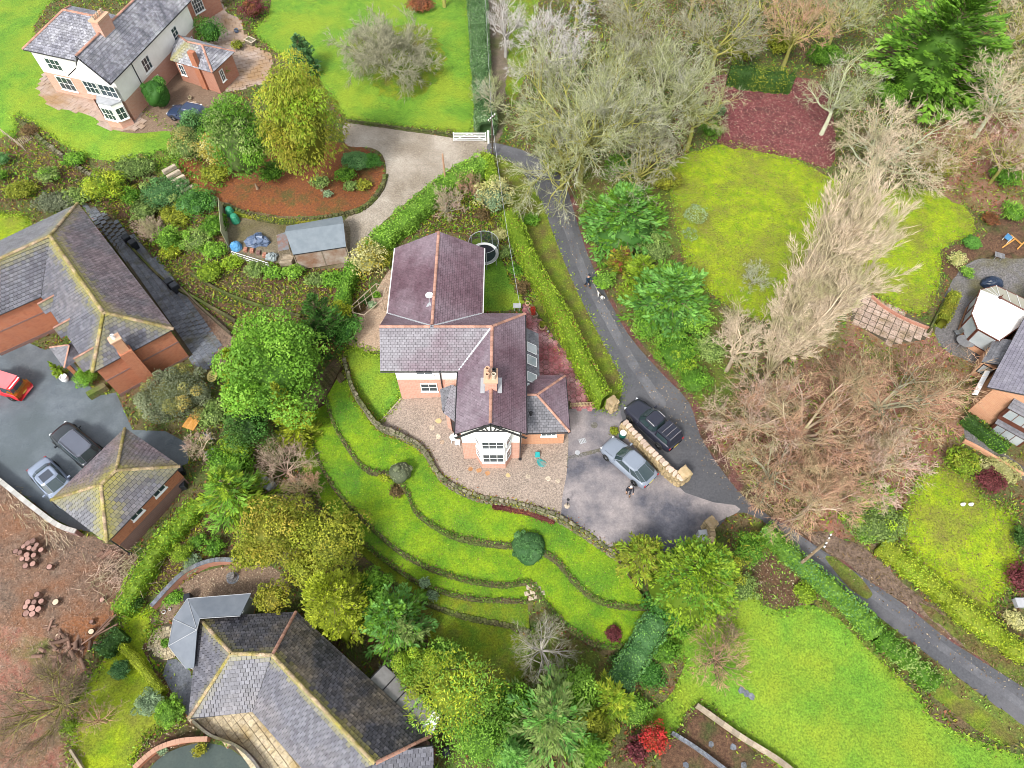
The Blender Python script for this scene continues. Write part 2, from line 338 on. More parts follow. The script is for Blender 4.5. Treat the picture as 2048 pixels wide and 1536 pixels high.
reg('leaf_litter', m_pink, [(1400,820),(1500,800),(1700,640),(1760,620),(1890,680),(1960,700),(1935,800),(1920,900),(1830,960),(1800,1060),(1700,1100),(1590,1070),(1490,990),(1420,900)],jit=.5)
reg('leaf_litter_path', m_pink, [(1890,240),(2100,220),(2100,400),(1960,420),(1860,370),(1850,300)],jit=.5)
reg('right_margin', m_edge, [(1120,350),(1158,420),(1190,520),(1222,590),(1268,670),(1340,745),(1400,810),(1440,900),(1510,985),(1610,1065),(1715,1135),(1820,1205),(1920,1280),(2120,1420),(2120,1440),(1890,1310),(1700,1160),(1500,1020),(1370,900),(1240,700),(1150,520),(1090,380)],jit=.06)
reg('right_verge', m_chip, [(1600,1060),(1720,1090),(1790,1150),(1900,1240),(2120,1400),(2120,1430),(1905,1275),(1810,1205),(1700,1133)],jit=.2)
reg('right_verge_grass', m_bank, [(1850,1210),(2120,1375),(2120,1425),(1905,1272)],jit=.2)
reg('lane', m_asph, [(976,288),(1002,288),(1060,306),(1105,335),(1132,372),(1150,430),(1176,510),(1212,588),(1256,668),(1322,745),(1378,805),(1400,870),(1440,935),(1500,1005),(1600,1070),(1705,1140),(1810,1210),(1905,1285),(2120,1430),(2120,1510),(1975,1398),(1890,1335),(1795,1262),(1698,1188),(1610,1112),(1525,1042),(1472,1025),(1420,1060),(1380,1000),(1250,860),(1236,812),(1245,780),(1236,742),(1190,655),(1145,562),(1108,472),(1082,402),(1040,338),(995,312),(976,305)])
m_asph2=mat('asphalt_worn_sheen',(.12,.12,.13),(.15,.15,.16),scale=5,c3=(.09,.09,.10),s3=.4,t3=.5,rough=.5,bump=.006,bs=40,detail=8,puddle=.12,grain=.15)  # lighter lane strip: track wear plus sky reflection painted into the asphalt colour
reg('lane_worn_sheen', m_asph2, [(1003,299),(1052,322),(1094,376),(1122,442),(1158,545),(1204,635),(1252,722),(1290,778),(1318,815),(1332,806),(1304,765),(1266,710),(1218,622),(1172,535),(1136,436),(1108,368),(1062,312),(1010,292)],jit=.05)
reg('lane_worn_sheen', m_asph2, [(1560,1058),(1620,1106),(1705,1170),(1800,1240),(1900,1315),(2110,1468),(2115,1455),(1910,1303),(1810,1227),(1715,1157),(1632,1095),(1572,1048)],jit=.05)
reg('lane_moss_strip', m_bank, [(1650,1115),(1680,1120),(1725,1160),(1745,1190),(1725,1195),(1690,1165)],jit=.05)
reg('red_court', m_joint, [(1043,612),(1060,608),(1082,640),(1120,690),(1160,740),(1195,800),(1200,822),(1140,822),(1130,760),(1056,760)],sm=1)
reg('gravel_terrace', m_gravel, [(803,795),(870,785),(1000,780),(1137,800),(1137,880),(1133,950),(1122,1032),(1040,1008),(950,990),(885,955),(845,895),(800,868),(757,848)],sm=1)
reg('parking_court', m_court, [(1137,818),(1200,820),(1240,812),(1252,860),(1370,985),(1470,1010),(1474,1026),(1432,1046),(1420,1080),(1400,1110),(1345,1145),(1245,1150),(1165,1062),(1122,1032),(1133,950),(1137,880)],sm=2)
reg('side_gravel', m_gravel3, [(700,650),(735,610),(765,560),(785,540),(800,600),(800,705),(760,700),(735,705),(698,690)])
reg('side_lawn', m_lawn, [(690,700),(712,692),(735,705),(765,710),(800,735),(803,795),(757,847),(728,812),(705,775),(688,735)],sm=1)
reg('brick_path', m_brickpath, [(575,850),(590,790),(640,745),(690,715),(700,735),(700,765),(652,795),(612,834)],sm=2,z=-.85)
reg('left_courtyard', m_yard, [(-80,640),(0,660),(90,700),(125,690),(150,730),(185,780),(205,790),(232,785),(265,860),(330,862),(372,885),(378,925),(300,960),(215,1070),(150,1058),(110,1038),(50,992),(0,958),(-80,900)],sm=1)
reg('slab_path', m_joint, [(205,425),(245,450),(310,515),(345,560),(400,620),(440,690),(420,740),(395,735),(340,650),(160,400)],sm=1)
reg('path_litter', m_chip, [(262,500),(300,512),(350,560),(400,612),(450,650),(470,700),(440,745),(425,690),(380,625),(310,545)],jit=.1)
reg('felled_tree_ground', m_chip, [(-80,905),(0,962),(55,1002),(115,1045),(155,1062),(212,1085),(262,1110),(275,1130),(235,1205),(215,1250),(180,1290),(150,1350),(120,1400),(170,1480),(130,1560),(-80,1560)],jit=.15)
reg('pink_ground', m_pink, [(-80,1250),(80,1270),(160,1330),(130,1400),(160,1480),(120,1570),(-80,1570)],jit=.4)
reg('soil_walk', m_bed, [(400,990),(420,1050),(400,1150),(330,1180),(250,1215),(240,1200),(300,1120),(350,1060)],jit=.2)
reg('lower_left_lawn', m_lawn2, [(250,1222),(308,1218),(312,1250),(298,1285),(335,1390),(360,1440),(330,1455),(290,1480),(268,1536),(262,1570),(150,1570),(140,1500),(148,1420),(190,1340),(232,1290),(245,1260)],sm=2)
reg('lower_bed', m_bed, [(295,1285),(300,1320),(350,1390),(375,1440),(400,1450),(395,1480),(340,1500),(295,1536),(270,1536),(290,1482),(345,1445),(330,1385),(285,1300)],sm=2)
reg('rear_gravel', m_gravel4, [(300,1235),(330,1190),(400,1145),(480,1130),(540,1130),(580,1180),(500,1195),(375,1200),(345,1240),(310,1250)])
reg('round_patio', m_joint, None)
reg('side_paving', m_slab, [(335,1320),(352,1318),(380,1342),(400,1400),(380,1440),(350,1395),(325,1350)],sm=1)
reg('front_patio', m_joint, [(382,1435),(500,1415),(560,1440),(700,1570),(520,1570),(480,1510),(440,1478),(400,1455)],sm=1)
reg('round_courtyard', m_pond, [(300,1536),(335,1505),(390,1487),(440,1490),(485,1515),(520,1570),(280,1570)],sm=2)
reg('bottom_lawn', m_lawn4, [(830,1200),(860,1208),(930,1232),(1010,1248),(1040,1270),(1060,1300),(1050,1350),(1000,1400),(950,1350),(900,1330),(860,1290)],jit=.2)
reg('copse_floor', m_bank, [(1060,1262),(1180,1290),(1230,1330),(1250,1420),(1180,1480),(1000,1480),(1000,1400),(1050,1350)],jit=.3)
reg('lower_right_lawn', m_lawn, [(1400,1210),(1430,1180),(1500,1175),(1520,1205),(1570,1220),(1620,1205),(1680,1240),(1730,1290),(1790,1345),(1850,1400),(1870,1440),(2020,1505),(2120,1540),(2120,1600),(1600,1600),(1560,1535),(1470,1465),(1395,1405),(1345,1470),(1310,1465),(1290,1440),(1330,1400),(1370,1330),(1340,1280)],jit=.08)
reg('mound_lawn', m_verge, [(1855,1355),(1900,1375),(1960,1410),(2030,1455),(2040,1480),(2020,1490),(1985,1480),(1900,1420),(1855,1380)])
reg('bank_ivy', m_bank, [(1500,1060),(1525,1045),(1610,1115),(1698,1190),(1795,1265),(1890,1337),(1975,1400),(2060,1460),(2035,1480),(1960,1412),(1850,1360),(1790,1345),(1730,1290),(1680,1240),(1620,1200),(1560,1150),(1510,1100)],jit=.1)
reg('wild_bed', m_bed, [(1500,1110),(1530,1100),(1600,1160),(1640,1200),(1570,1215),(1530,1200),(1500,1165)],jit=.2)
reg('kitchen_garden', m_bed, [(1395,1412),(1470,1470),(1580,1560),(1600,1600),(1330,1600),(1320,1500),(1345,1470)],sm=1)
reg('right_lawn', m_lawn2, [(1800,1075),(1815,1000),(1840,955),(1890,930),(1935,950),(1960,985),(1990,1010),(2025,1015),(2040,1080),(2035,1150),(2000,1195),(1985,1245),(2010,1290),(1940,1230),(1850,1150)],jit=.1)
reg('right_path', m_dgr, [(1880,690),(1872,640),(1905,560),(1950,520),(2120,500),(2120,580),(1990,600),(1950,640),(1960,690),(1990,740),(1930,720)],sm=2)
reg('right_house_path', m_dgr, [(1925,830),(1945,860),(2120,985),(2120,1010),(2000,930),(1930,880)],sm=1)
reg('worn_paving', m_joint, [(1715,580),(1760,600),(1865,655),(1850,680),(1780,690),(1700,640)],sm=1)
reg('right_shrubbery', m_bed, [(1880,500),(1960,480),(2000,440),(2120,430),(2120,510),(1950,518),(1905,560)],jit=.15)

def region_polys():
    out=[]
    for name,m,pts,sm,z,jit in REG:
        if pts is None: out.append(None); continue
        q=[]
        for a,b in pts:
            p = W(a,b,z) if z is not None else P(a,b)
            q.append(p)
        q = smooth(q, sm if sm>1 else 1, closed=True) if sm>1 else [Vector(p[:2]) for p in q]
        if jit:
            q2=[]
            for i,p in enumerate(q):
                b=q[(i+1)%len(q)]; k=max(1,int((b-p).length/.5))
                for j in range(k): q2.append(p.lerp(b,j/k)+Vector((random.gauss(0,jit*.5),random.gauss(0,jit*.5))))
            q=q2
        out.append(q)
    return out
RP = region_polys()
names=[r[0] for r in REG]
rc = P(333,1285); k=names.index('round_patio')
RP[k]=[Vector((rc.x+1.35*math.cos(t),rc.y+1.35*math.sin(t))) for t in np.linspace(0,2*math.pi,32,endpoint=False)]
for i,(pz,z) in enumerate(ZONES):
    REG.append(['terrace_lawn',(m_lawn3,m_lawn3,m_lawn3,m_lawn4)[i],1,1,None,0]); RP.append([Vector(p) for p in pz.p])
pts=[]; edges=[]
def addring(q, closed=True):
    o=len(pts); pts.extend([Vector(p[:2]) for p in q]); n=len(q)
    edges.extend([(o+i,o+(i+1)%n) for i in range(n if closed else n-1)])
for q in RP:
    if q is not None: addring(q)
addring(BW,False)
gx=[]
x0,x1,y0,y1=-72,72,-4,98
st=.85
yy=y0; r=0
while yy<=y1:
    xx=x0+(st/2 if r%2 else 0)
    while xx<=x1:
        pts.append(Vector((xx+random.uniform(-.15,.15),yy+random.uniform(-.15,.15)))); xx+=st
    yy+=st*.87; r+=1
for X in np.arange(-800,801,50.):
    for Y in np.arange(-700,901,50.):
        if not(x0-5<X<x1+5 and y0-5<Y<y1+5): pts.append(Vector((X,Y)))
cd = geometry.delaunay_2d_cdt(pts,edges,[],0,1e-4)
cv,cf = cd[0],cd[2]
polys=[Poly(q) if q is not None else None for q in RP]
cent=[((cv[f[0]].x+cv[f[1]].x+cv[f[2]].x)/3,(cv[f[0]].y+cv[f[1]].y+cv[f[2]].y)/3) for f in cf]
ft=[0]*len(cf); fz=[-1]*len(cf)
ca=np.array(cent)
def inpoly_np(A, poly):
    b=poly.b; idx=np.nonzero((A[:,0]>=b[0])&(A[:,0]<=b[2])&(A[:,1]>=b[1])&(A[:,1]<=b[3]))[0]
    if len(idx)==0: return idx
    x=A[idx,0]; y=A[idx,1]; c=np.zeros(len(idx),bool); pp=poly.p; j=len(pp)-1
    for i in range(len(pp)):
        xi,yi=pp[i]; xj,yj=pp[j]
        if yi!=yj:
            cond=((yi>y)!=(yj>y))&(x<(xj-xi)*(y-yi)/(yj-yi)+xi); c^=cond
        j=i
    return idx[c]
ft=np.zeros(len(cf),int); fz=np.full(len(cf),-1)
for i,p in enumerate(polys):
    if p is not None: ft[inpoly_np(ca,p)]=i
for i,(p,z) in enumerate(ZONES): fz[inpoly_np(ca,p)]=i
for i in range(len(REG)-len(ZONES),len(REG)): pass
vx=np.array([[v.x,v.y] for v in cv])
zb=np.zeros(len(vx))
for a in range(0,len(vx),4000):
    d=((vx[a:a+4000,None,:]-_cp[None,:,:2])**2).sum(2); w=1/(d+4.0)**2; zb[a:a+4000]=(w*_cp[:,2]).sum(1)/w.sum(1)
paved={i for i,r in enumerate(REG) if r[0] in ('lane','lane_worn_sheen','parking_court','gravel_terrace','gravel_drive','left_courtyard','red_court','front_patio','round_patio','side_paving','round_courtyard','worn_paving','slab_path','mansion_patio','shed_yard')}
pvd=np.zeros(len(vx),bool)
for fi,f in enumerate(cf):
    if ft[fi] in paved:
        for k in f: pvd[k]=True
un=.05*np.sin(vx[:,0]*1.3+vx[:,1]*.7)*np.cos(vx[:,1]*1.1-vx[:,0]*.4)+RNG.normal(0,.02,len(vx))
zb=np.where(pvd,zb,zb+un-.02)
far=np.maximum(0,np.hypot(vx[:,0],vx[:,1]-45)-90); zb+=far*.03*np.sin(vx[:,0]*.006+1)*np.cos(vx[:,1]*.005)+np.where(far>0,np.minimum(far*.02,6),0)
groups={}
for fi,f in enumerate(cf): groups.setdefault(int(ft[fi]),[]).append(fi)
def vz(k,z): return zb[k] if z<0 else ZONES[z][1]
GROUND={}
seen={}
for g,fl in groups.items():
    V=[];F=[];mp={}
    for fi in fl:
        ff=[]
        for k in cf[fi]:
            key=(k,int(fz[fi]))
            if key not in mp: mp[key]=len(V); V.append((vx[k,0],vx[k,1],vz(k,int(fz[fi]))))
            ff.append(mp[key])
        F.append(ff)
    nm=REG[g][0]
    o=mk(nm,V,F,REG[g][1],kind='structure',smooth_=True)
    GROUND.setdefault(nm,o)
ed={}
for fi,f in enumerate(cf):
    for a,b in ((f[0],f[1]),(f[1],f[2]),(f[2],f[0])): ed.setdefault((min(a,b),max(a,b)),[]).append(fi)
V=[];F=[]
for (a,b),fl in ed.items():
    if len(fl)==2 and fz[fl[0]]!=fz[fl[1]]:
        z1,z2=int(fz[fl[0]]),int(fz[fl[1]]); o=len(V)
        V+=[(vx[a,0],vx[a,1],vz(a,z1)),(vx[b,0],vx[b,1],vz(b,z1)),(vx[b,0],vx[b,1],vz(b,z2)),(vx[a,0],vx[a,1],vz(a,z2))]; F.append((o,o+1,o+2,o+3))
mk('earth_face',V,F,m_bed,kind='structure')
m_slateG = mat('grey_slate',(.14,.14,.155),(.165,.165,.18),scale=1.5,c3=(.185,.18,.195),s3=.35,t3=.6,tone=.2,rough=.45,bump=.004,bs=25,moss=True,grain=.2)
m_slateP = mat('purple_slate',(.10,.055,.07),(.15,.095,.115),scale=.7,c3=(.20,.15,.175),s3=.2,t3=.54,tone=.14,rough=.42,bump=.004,bs=25,moss=True,grain=.2)
m_slateL = mat('skylit_grey_slate',(.20,.185,.205),(.24,.23,.25),scale=.7,c3=(.17,.12,.145),s3=.22,t3=.56,tone=.13,rough=.5,bump=.004,bs=25,moss=True,grain=.15)  # palest slate of the house, sky light put into its colour
m_slateB = mat('blue_grey_tile',(.10,.10,.12),(.135,.135,.155),scale=1.2,c3=(.155,.145,.155),s3=.3,t3=.6,tone=.24,rough=.45,bump=.004,bs=25,moss=True,grain=.2)
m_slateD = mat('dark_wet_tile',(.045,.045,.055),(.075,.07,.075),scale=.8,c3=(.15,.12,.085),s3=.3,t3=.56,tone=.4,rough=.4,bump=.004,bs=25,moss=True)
m_slateM = mat('lichened_slate',(.15,.15,.18),(.27,.27,.30),scale=1.4,c3=(.36,.36,.38),s3=.3,t3=.56,tone=.28,rough=.6,bump=.005,bs=20,moss=True)
m_slateR = mat('brown_tile',(.13,.10,.11),(.18,.14,.15),scale=1.3,c3=(.12,.115,.13),s3=.3,t3=.55,tone=.24,rough=.5,bump=.004,bs=25,moss=True)
m_ridge = mat('terracotta_ridge',(.34,.16,.115),(.42,.25,.19),scale=3,tone=.25,rough=.8,coord='obj')
m_ridgeM = mat('mossy_ridge',(.30,.22,.15),(.36,.27,.18),scale=2.5,c3=(.24,.21,.05),s3=.8,t3=.5,tone=.3,rough=.9,bump=.02,bs=20)
m_brickP = mat('pale_pink_brick',(.48,.22,.15),(.58,.32,.24),coord='uv',brick=(.55,.45,.38),rough=.85,tone=.05)
m_brickO = mat('orange_brick',(.46,.17,.08),(.36,.115,.06),c3=(.26,.10,.06),s3=5,t3=.6,coord='uv',brick=(.44,.27,.19),rough=.85,tone=.05)
m_brickT = mat('tan_brick',(.54,.29,.16),(.46,.21,.12),coord='uv',brick=(.58,.38,.26),rough=.85,tone=.05)
m_brickV = mat('purple_brick',(.16,.085,.075),(.22,.12,.10),coord='uv',brick=(.26,.20,.18),rough=.85,tone=.05)
m_brickR = mat('red_brick',(.34,.12,.075),(.44,.19,.12),coord='uv',brick=(.42,.33,.27),rough=.85,tone=.05)
m_white = mat('white_render',(.78,.76,.72),(.84,.82,.78),scale=1.2,rough=.8)
m_wframe = mat('white_paint',(.8,.8,.79),rough=.5)
m_black = mat('black_paint',(.02,.02,.022),(.035,.035,.04),rough=.45)
m_brown = mat('brown_frame',(.09,.03,.02),(.12,.045,.03),scale=4,rough=.5)
m_lead = mat('lead_flashing',(.33,.34,.36),(.42,.43,.45),scale=2,rough=.5)
m_glass = glass('window_glass'); m_glassL = mat('bright_glass',(.30,.34,.36),(.42,.45,.46),scale=.7,rough=.08,spec=.8)
m_timber = mat('weathered_timber',(.30,.24,.17),(.38,.32,.24),scale=5,tone=.25,rough=.9)
m_gutter = m_black
CAMP = Vector((0,0,CAMH)); m_under = mat('roof_underlay',(.035,.035,.04),(.05,.05,.055),scale=4,rough=.8)

_slates={}
def plane_of(pts):
    pts=[Vector(p) for p in pts]; n=Vector((0,0,0))
    for i in range(len(pts)):
        a,b=pts[i],pts[(i+1)%len(pts)]
        n+=Vector(((a.y-b.y)*(a.z+b.z),(a.z-b.z)*(a.x+b.x),(a.x-b.x)*(a.y+b.y)))
    n.normalize()
    if n.z<0: n=-n
    return sum(pts,Vector((0,0,0)))/len(pts), n
def clip(poly, box):
    "clip a convex or concave outline poly (2-D) to the rectangle box"
    x0,y0,x1,y1=box
    for ax,lim,keep in ((0,x0,1),(0,x1,-1),(1,y0,1),(1,y1,-1)):
        out=[]
        for i in range(len(poly)):
            a,b=poly[i-1],poly[i]; da=(a[ax]-lim)*keep; db=(b[ax]-lim)*keep
            if da*db<0:
                t=da/(da-db); out.append((a[0]+(b[0]-a[0])*t,a[1]+(b[1]-a[1])*t))
            if db>=0: out.append(b)
        poly=out
        if len(poly)<3: return []
    return poly
def roof(bld, faces, w=.3, h=.25, th=.014, nsep=0, moss_lines=(), mossr=.6, gap=.010):
    """faces: list of (points with the eave edge first, material). Boards become the part 'roof'; slates are laid on each face.
    the nsep whole slates nearest the camera are objects of their own, the others one joined part"""
    bd=MB(); mats=[]; 
    for pts,m in faces:
        pts=[Vector(p) for p in pts]; c,n=plane_of(pts); k=len(pts)
        q=[p-n*(p-c).dot(n) for p in pts]
        bd.add([p+n*.0 for p in q]+[p-n*.12 for p in q],[list(range(k)),list(range(2*k-1,k-1,-1))]+[(i,k+i,k+(i+1)%k,(i+1)%k) for i in range(k)],.3)
    rf=bd.build('roof',m_under,bld)
    cand=[]; bym={}
    for pts,m in faces:
        pts=[Vector(p) for p in pts]; c,n=plane_of(pts)
        u=(pts[1]-pts[0]); u=(u-n*u.dot(n)).normalized(); v=n.cross(u)
        if v.z<0: u=-u; v=n.cross(u)
        o=pts[0]-n*(pts[0]-c).dot(n)
        P2=[((p-o).dot(u),(p-o).dot(v)) for p in pts]
        ymin=min(p[1] for p in P2); ymax=max(p[1] for p in P2); xmin=min(p[0] for p in P2); xmax=max(p[0] for p in P2)
        rows=int((ymax-ymin)/h)+1; convex_poly=Poly(P2)
        for j in range(rows):
            y=ymin+j*h; off=(j%2)*w/2
            i=int((xmin-off)/w)-1
            while i*w+off<xmax:
                x=i*w+off; i+=1
                jx=random.uniform(-.006,.006)
                bx=(x+gap,y-.004,x+w-gap,min(y+h-gap*2.2,ymax))
                cl=clip(P2,bx)
                if not cl: continue
                ar=abs(sum(cl[a][0]*cl[(a+1)%len(cl)][1]-cl[(a+1)%len(cl)][0]*cl[a][1] for a in range(len(cl))))/2
                if ar<.12*w*h: continue
                ms=0.0
                ctr=o+u*(x+w/2)+v*(y+h/2)
                for (A,B,st) in moss_lines:
                    A=Vector(A);B=Vector(B); ab=B-A; t=max(0,min(1,(ctr-A).dot(ab)/ab.length_squared)); d=(ctr-(A+ab*t)).length
                    ms=max(ms,st*max(0,1-d/(mossr*random.uniform(.6,1.5))))
                tn=random.random()
                full = len(cl)==4 and ar>.985*(w-gap*2)*(h-gap*2.2+.004)
                lift=random.uniform(0,.006)
                if full and nsep: cand.append(((ctr-CAMP).length,ctr,u,v,n,o,x,y,m,tn,ms,lift))
                else: bym.setdefault(m.name,[m,[]])[1].append((cl,y,o,u,v,n,tn,ms,lift))
    cand.sort(key=lambda c:c[0])
    key=(w,h)
    for k,(d,ctr,u,v,n,o,x,y,m,tn,ms,lift) in enumerate(cand):
        if k<nsep:
            if (key,m.name) not in _slates:
                W2=w-gap*2; ht=h/2-gap*2.2; a=[(-W2/2,-h/2-.004,.062),(W2/2,-h/2-.004,.062),(W2/2,ht,.022),(-W2/2,ht,.022)]; b=[(p[0],p[1],.0) for p in a]
                me=bpy.data.meshes.new('slate'); me.from_pydata(a+b,[],[(0,1,2,3),(4,5,1,0),(5,6,2,1),(7,4,0,3)]); me.materials.append(m); _slates[(key,m.name)]=me
            M_=Matrix((u,v,n)).transposed().to_4x4(); M_.translation=ctr+n*lift
            inst(_slates[(key,m.name)],'slate',rf,M_,tone=tn,moss=ms)
        else:
            cl=[(x+gap,y-.004),(x+w-gap,y-.004),(x+w-gap,y+h-gap*2.2),(x+gap,y+h-gap*2.2)]
            bym.setdefault(m.name,[m,[]])[1].append((cl,y,o,u,v,n,tn,ms,lift))
    for nm,(m,L) in bym.items():
        V=[];F=[];T=[];MS=[]
        for cl,y,o,u,v,n,tn,ms,lift in L:
            b=len(V);k=len(cl)
            for p in cl: V.append(o+u*p[0]+v*p[1]+n*(.022+lift+.04*(1-(p[1]-y)/h)))
            for p in cl: V.append(o+u*p[0]+v*p[1])
            F.append([b+i for i in range(k)])
            for i in range(k): F.append((b+k+i,b+k+(i+1)%k,b+(i+1)%k,b+i))
            T+= [tn]*(k+1); MS+=[ms]*(k+1)
        mk('slates',V,F,m,rf,attrs={'tone':T,'moss':MS},kind='stuff')
    return rf
def _ridge_mesh(m):
    key='rt'+m.name
    if key not in _slates:
        V=[];F=[]; n=6
        for x,r in ((-.5,1.0),(.44,1.0),(.44,1.14),(.5,1.14)):
            for k in range(n+1): t=math.pi*k/n; V.append((x,-math.cos(t)*r,math.sin(t)*r*.75))
        for s in range(3):
            for k in range(n): a=s*(n+1)+k; F.append((a,a+1,a+n+2,a+n+1))
        me=bpy.data.meshes.new('ridge_tile'); me.from_pydata(V,[],F); me.materials.append(m); _slates[key]=me
    return _slates[key]
def ridge(rf, a, b, m=None, w=.12, L=.45):
    m=m or m_ridge; a=Vector(a);b=Vector(b); d=b-a; n=max(1,round(d.length/L)); l=d.length/n; u=d.normalized()
    s=Vector((0,0,1)).cross(u).normalized(); nn=u.cross(s)
    me=_ridge_mesh(m)
    for i in range(n):
        M_=Matrix((u*l,s*w,nn*w)).transposed().to_4x4(); M_.translation=a+u*l*(i+.5)+nn*.03
        inst(me,'ridge_tile',rf,M_,moss=0.0)
def flash(bld, a, b, w=.14, m=None, name='flashing', up=.05):
    a=Vector(a);b=Vector(b); u=(b-a).normalized(); s=Vector((0,0,1)).cross(u).normalized()*w/2; z=Vector((0,0,up))
    q=MB().quad3(a-s+z,b-s+z,b+s+z,a+s+z,.02); return q.build(name,m or m_lead,bld)
def inset(pts, d):
    "offset a plan outline inwards by d"
    n=len(pts); P_=[Vector(p[:2]) for p in pts]; a=sum(P_[i].x*P_[(i+1)%n].y-P_[(i+1)%n].x*P_[i].y for i in range(n))
    if a<0: P_=P_[::-1]
    out=[]
    dd=d if isinstance(d,(list,tuple)) else [d]*n
    for i in range(n):
        p,c,q=P_[i-1],P_[i],P_[(i+1)%n]
        e1=(c-p).normalized(); e2=(q-c).normalized(); n1=Vector((-e1.y,e1.x)); n2=Vector((-e2.y,e2.x))
        den=e1.x*e2.y-e1.y*e2.x
        if abs(den)<1e-4: out.append(c+n1*dd[i]); continue
        A=c+n1*dd[i-1]; B=c+n2*dd[i]; t=((B.x-A.x)*e2.y-(B.y-A.y)*e2.x)/den
        out.append(A+e1*t)
    return out
def wall(bld, plan, z0, z1, m, name='wall'):
    q=MB().prism(plan,z0,z1); return q.build(name,m,bld,uv=True)
def frame_on(bld, a, b, s0, s1, z0, z1, cols=2, rows=2, m=None, g=None, name='window', sill=True, out=1, bar=.045, fr=.07, depth=.06, toplight=0):
    """window on the vertical wall running a->b (plan), from s0 to s1 metres along it; outward normal is to the right of a->b"""
    a=Vector((a[0],a[1],0)); b=Vector((b[0],b[1],0)); u=(b-a).normalized(); n=Vector((u.y,-u.x,0))*out
    m=m or m_wframe; g=g or m_glass
    def bx(q,x0,x1,za,zb,d0,d1):
        o=a+u*x0; p=a+u*x1
        V=[o+n*d0,p+n*d0,p+n*d1,o+n*d1]; q.add([v+Vector((0,0,za)) for v in V]+[v+Vector((0,0,zb)) for v in V],[(3,2,1,0),(4,5,6,7),(0,1,5,4),(1,2,6,5),(2,3,7,6),(3,0,4,7)],.5)
    q=MB(); w=s1-s0; hh=z1-z0
    bx(q,s0,s1,z0,z0+fr,-.02,depth); bx(q,s0,s1,z1-fr,z1,-.02,depth); bx(q,s0,s0+fr,z0+fr,z1-fr,-.02,depth); bx(q,s1-fr,s1,z0+fr,z1-fr,-.02,depth)
    for i in range(1,cols): x=s0+w*i/cols; bx(q,x-bar/2,x+bar/2,z0+fr,z1-fr,-.02,depth-.01)
    for i in range(1,rows): z=z0+hh*i/rows; bx(q,s0+fr,s1-fr,z-bar/2,z+bar/2,-.02,depth-.014)
    o=q.build(name,m,bld)
    dx=(w-fr*2)/cols; dz=(hh-fr*2)/rows
    if cols*rows<=9:
        for i in range(cols):
            for j in range(rows):
                p=MB(); bx(p,s0+fr+dx*i+.004,s0+fr+dx*(i+1)-.004,z0+fr+dz*j+.004,z0+fr+dz*(j+1)-.004,.0,.022); p.build('pane',g,o)
    else:
        p=MB(); bx(p,s0+fr,s1-fr,z0+fr,z1-fr,.0,.02); p.build('pane',g,o)
    if sill:
        p=MB(); bx(p,s0-.06,s1+.06,z0-.07,z0,-.02,.14); p.build('sill',m_wframe if m is m_wframe else m_lead,o)
    return o
def pane_roofs(*a): pass
def gutter(bld, a, b, z, m=None, r=.06):
    q=MB().tube([(a[0],a[1],z),(b[0],b[1],z)],r,6); return q.build('gutter',m or m_black,bld)
def downpipe(bld, x, y, z0, z1, m=None, r=.05):
    q=MB().tube([(x,y,z0),(x,y,z1)],r,7); q.box((x,y,z0),(.22,.22,.1)); return q.build('downpipe',m or m_black,bld)
def aerial(bld,x,y,z,h=1.5):
    q=MB().tube([(x,y,z),(x,y,z+h)],.025,5)
    q.tube([(x-.5,y,z+h),(x+.5,y,z+h)],.015,4)
    for k in range(6): q.tube([(x-.5+k*.2,y-.25,z+h),(x-.5+k*.2,y+.25,z+h)],.01,4)
    return q.build('aerial',m_lead,bld)
def XY(v): return (v.x,v.y)

H = empty('country_house',(-4.5,30,0),'white and pale brick house with purple wet slate roofs in the middle of the garden','house')
e,rz=5.0,7.0
xw,xe,ys,yn=-10.0,1.0,28.3,33.66
A_=(xw,ys,e);B_=(-4.05,ys,e);C_=(-1.5,30.98,rz);D_=(xw,30.98,rz)
m_slateW=mat('skylit_mauve_slate',(.16,.115,.14),(.21,.17,.195),scale=.7,c3=(.12,.07,.09),s3=.22,t3=.56,tone=.14,rough=.42,bump=.004,bs=25,moss=True,grain=.15)  # west slope slate, lightened in colour to carry the sky reflection
faces=[([A_,B_,C_,D_],m_slateL),
 ([(-9.9,yn,e),(xw,yn,e),D_,(-6.05,30.98,rz)],m_slateP),
 ([(xe,yn,e),(-2.4,yn,e),(-6.05,30.98,rz),C_],m_slateP),
 ([(-9.9,40.6,e),(-9.9,yn,e),(-6.05,30.98,rz),(-6.05,40.6,rz)],m_slateP),
 ([(-2.4,yn,e),(-2.4,40.6,e),(-6.05,40.6,rz),(-6.05,30.98,rz)],m_slateP),
 ([(-4.05,ys,e),(-4.05,22.95,e),(-1.5,22.7,rz),C_],m_slateW),
 ([(xe,22.95,e),(xe,yn,e),C_,(-1.5,22.7,rz)],m_slateP)]
rf=roof(H,faces,w=.27,h=.2,nsep=300)
for a,b in ((D_,(-6.2,30.98,rz)),((-5.9,30.98,rz),C_),(C_,(xe,yn,e)),((-6.05,40.6,rz),(-6.05,31.1,rz)),(C_,(-1.5,26.4,rz)),((-1.5,25.6,rz),(-1.5,22.7,rz))): ridge(rf,a,b)
for a,b in (((-9.9,yn,e),(-6.1,31.0,rz)),((-2.4,yn,e),(-6.0,31.0,rz)),(B_,(-1.55,30.9,rz))): flash(H,a,b,.16,up=.06)
wpl=[(-9.1,28.9),(-3.75,28.9),(-3.75,23.35),(.7,23.35),(.7,33.3),(-2.75,33.3),(-2.75,40.2),(-9.55,40.2),(-9.55,33.3),(-9.1,33.3)]
wall(H,wpl,-1.2,2.75,m_brickP); wall(H,wpl,2.75,4.93,m_white,'rendered_wall')
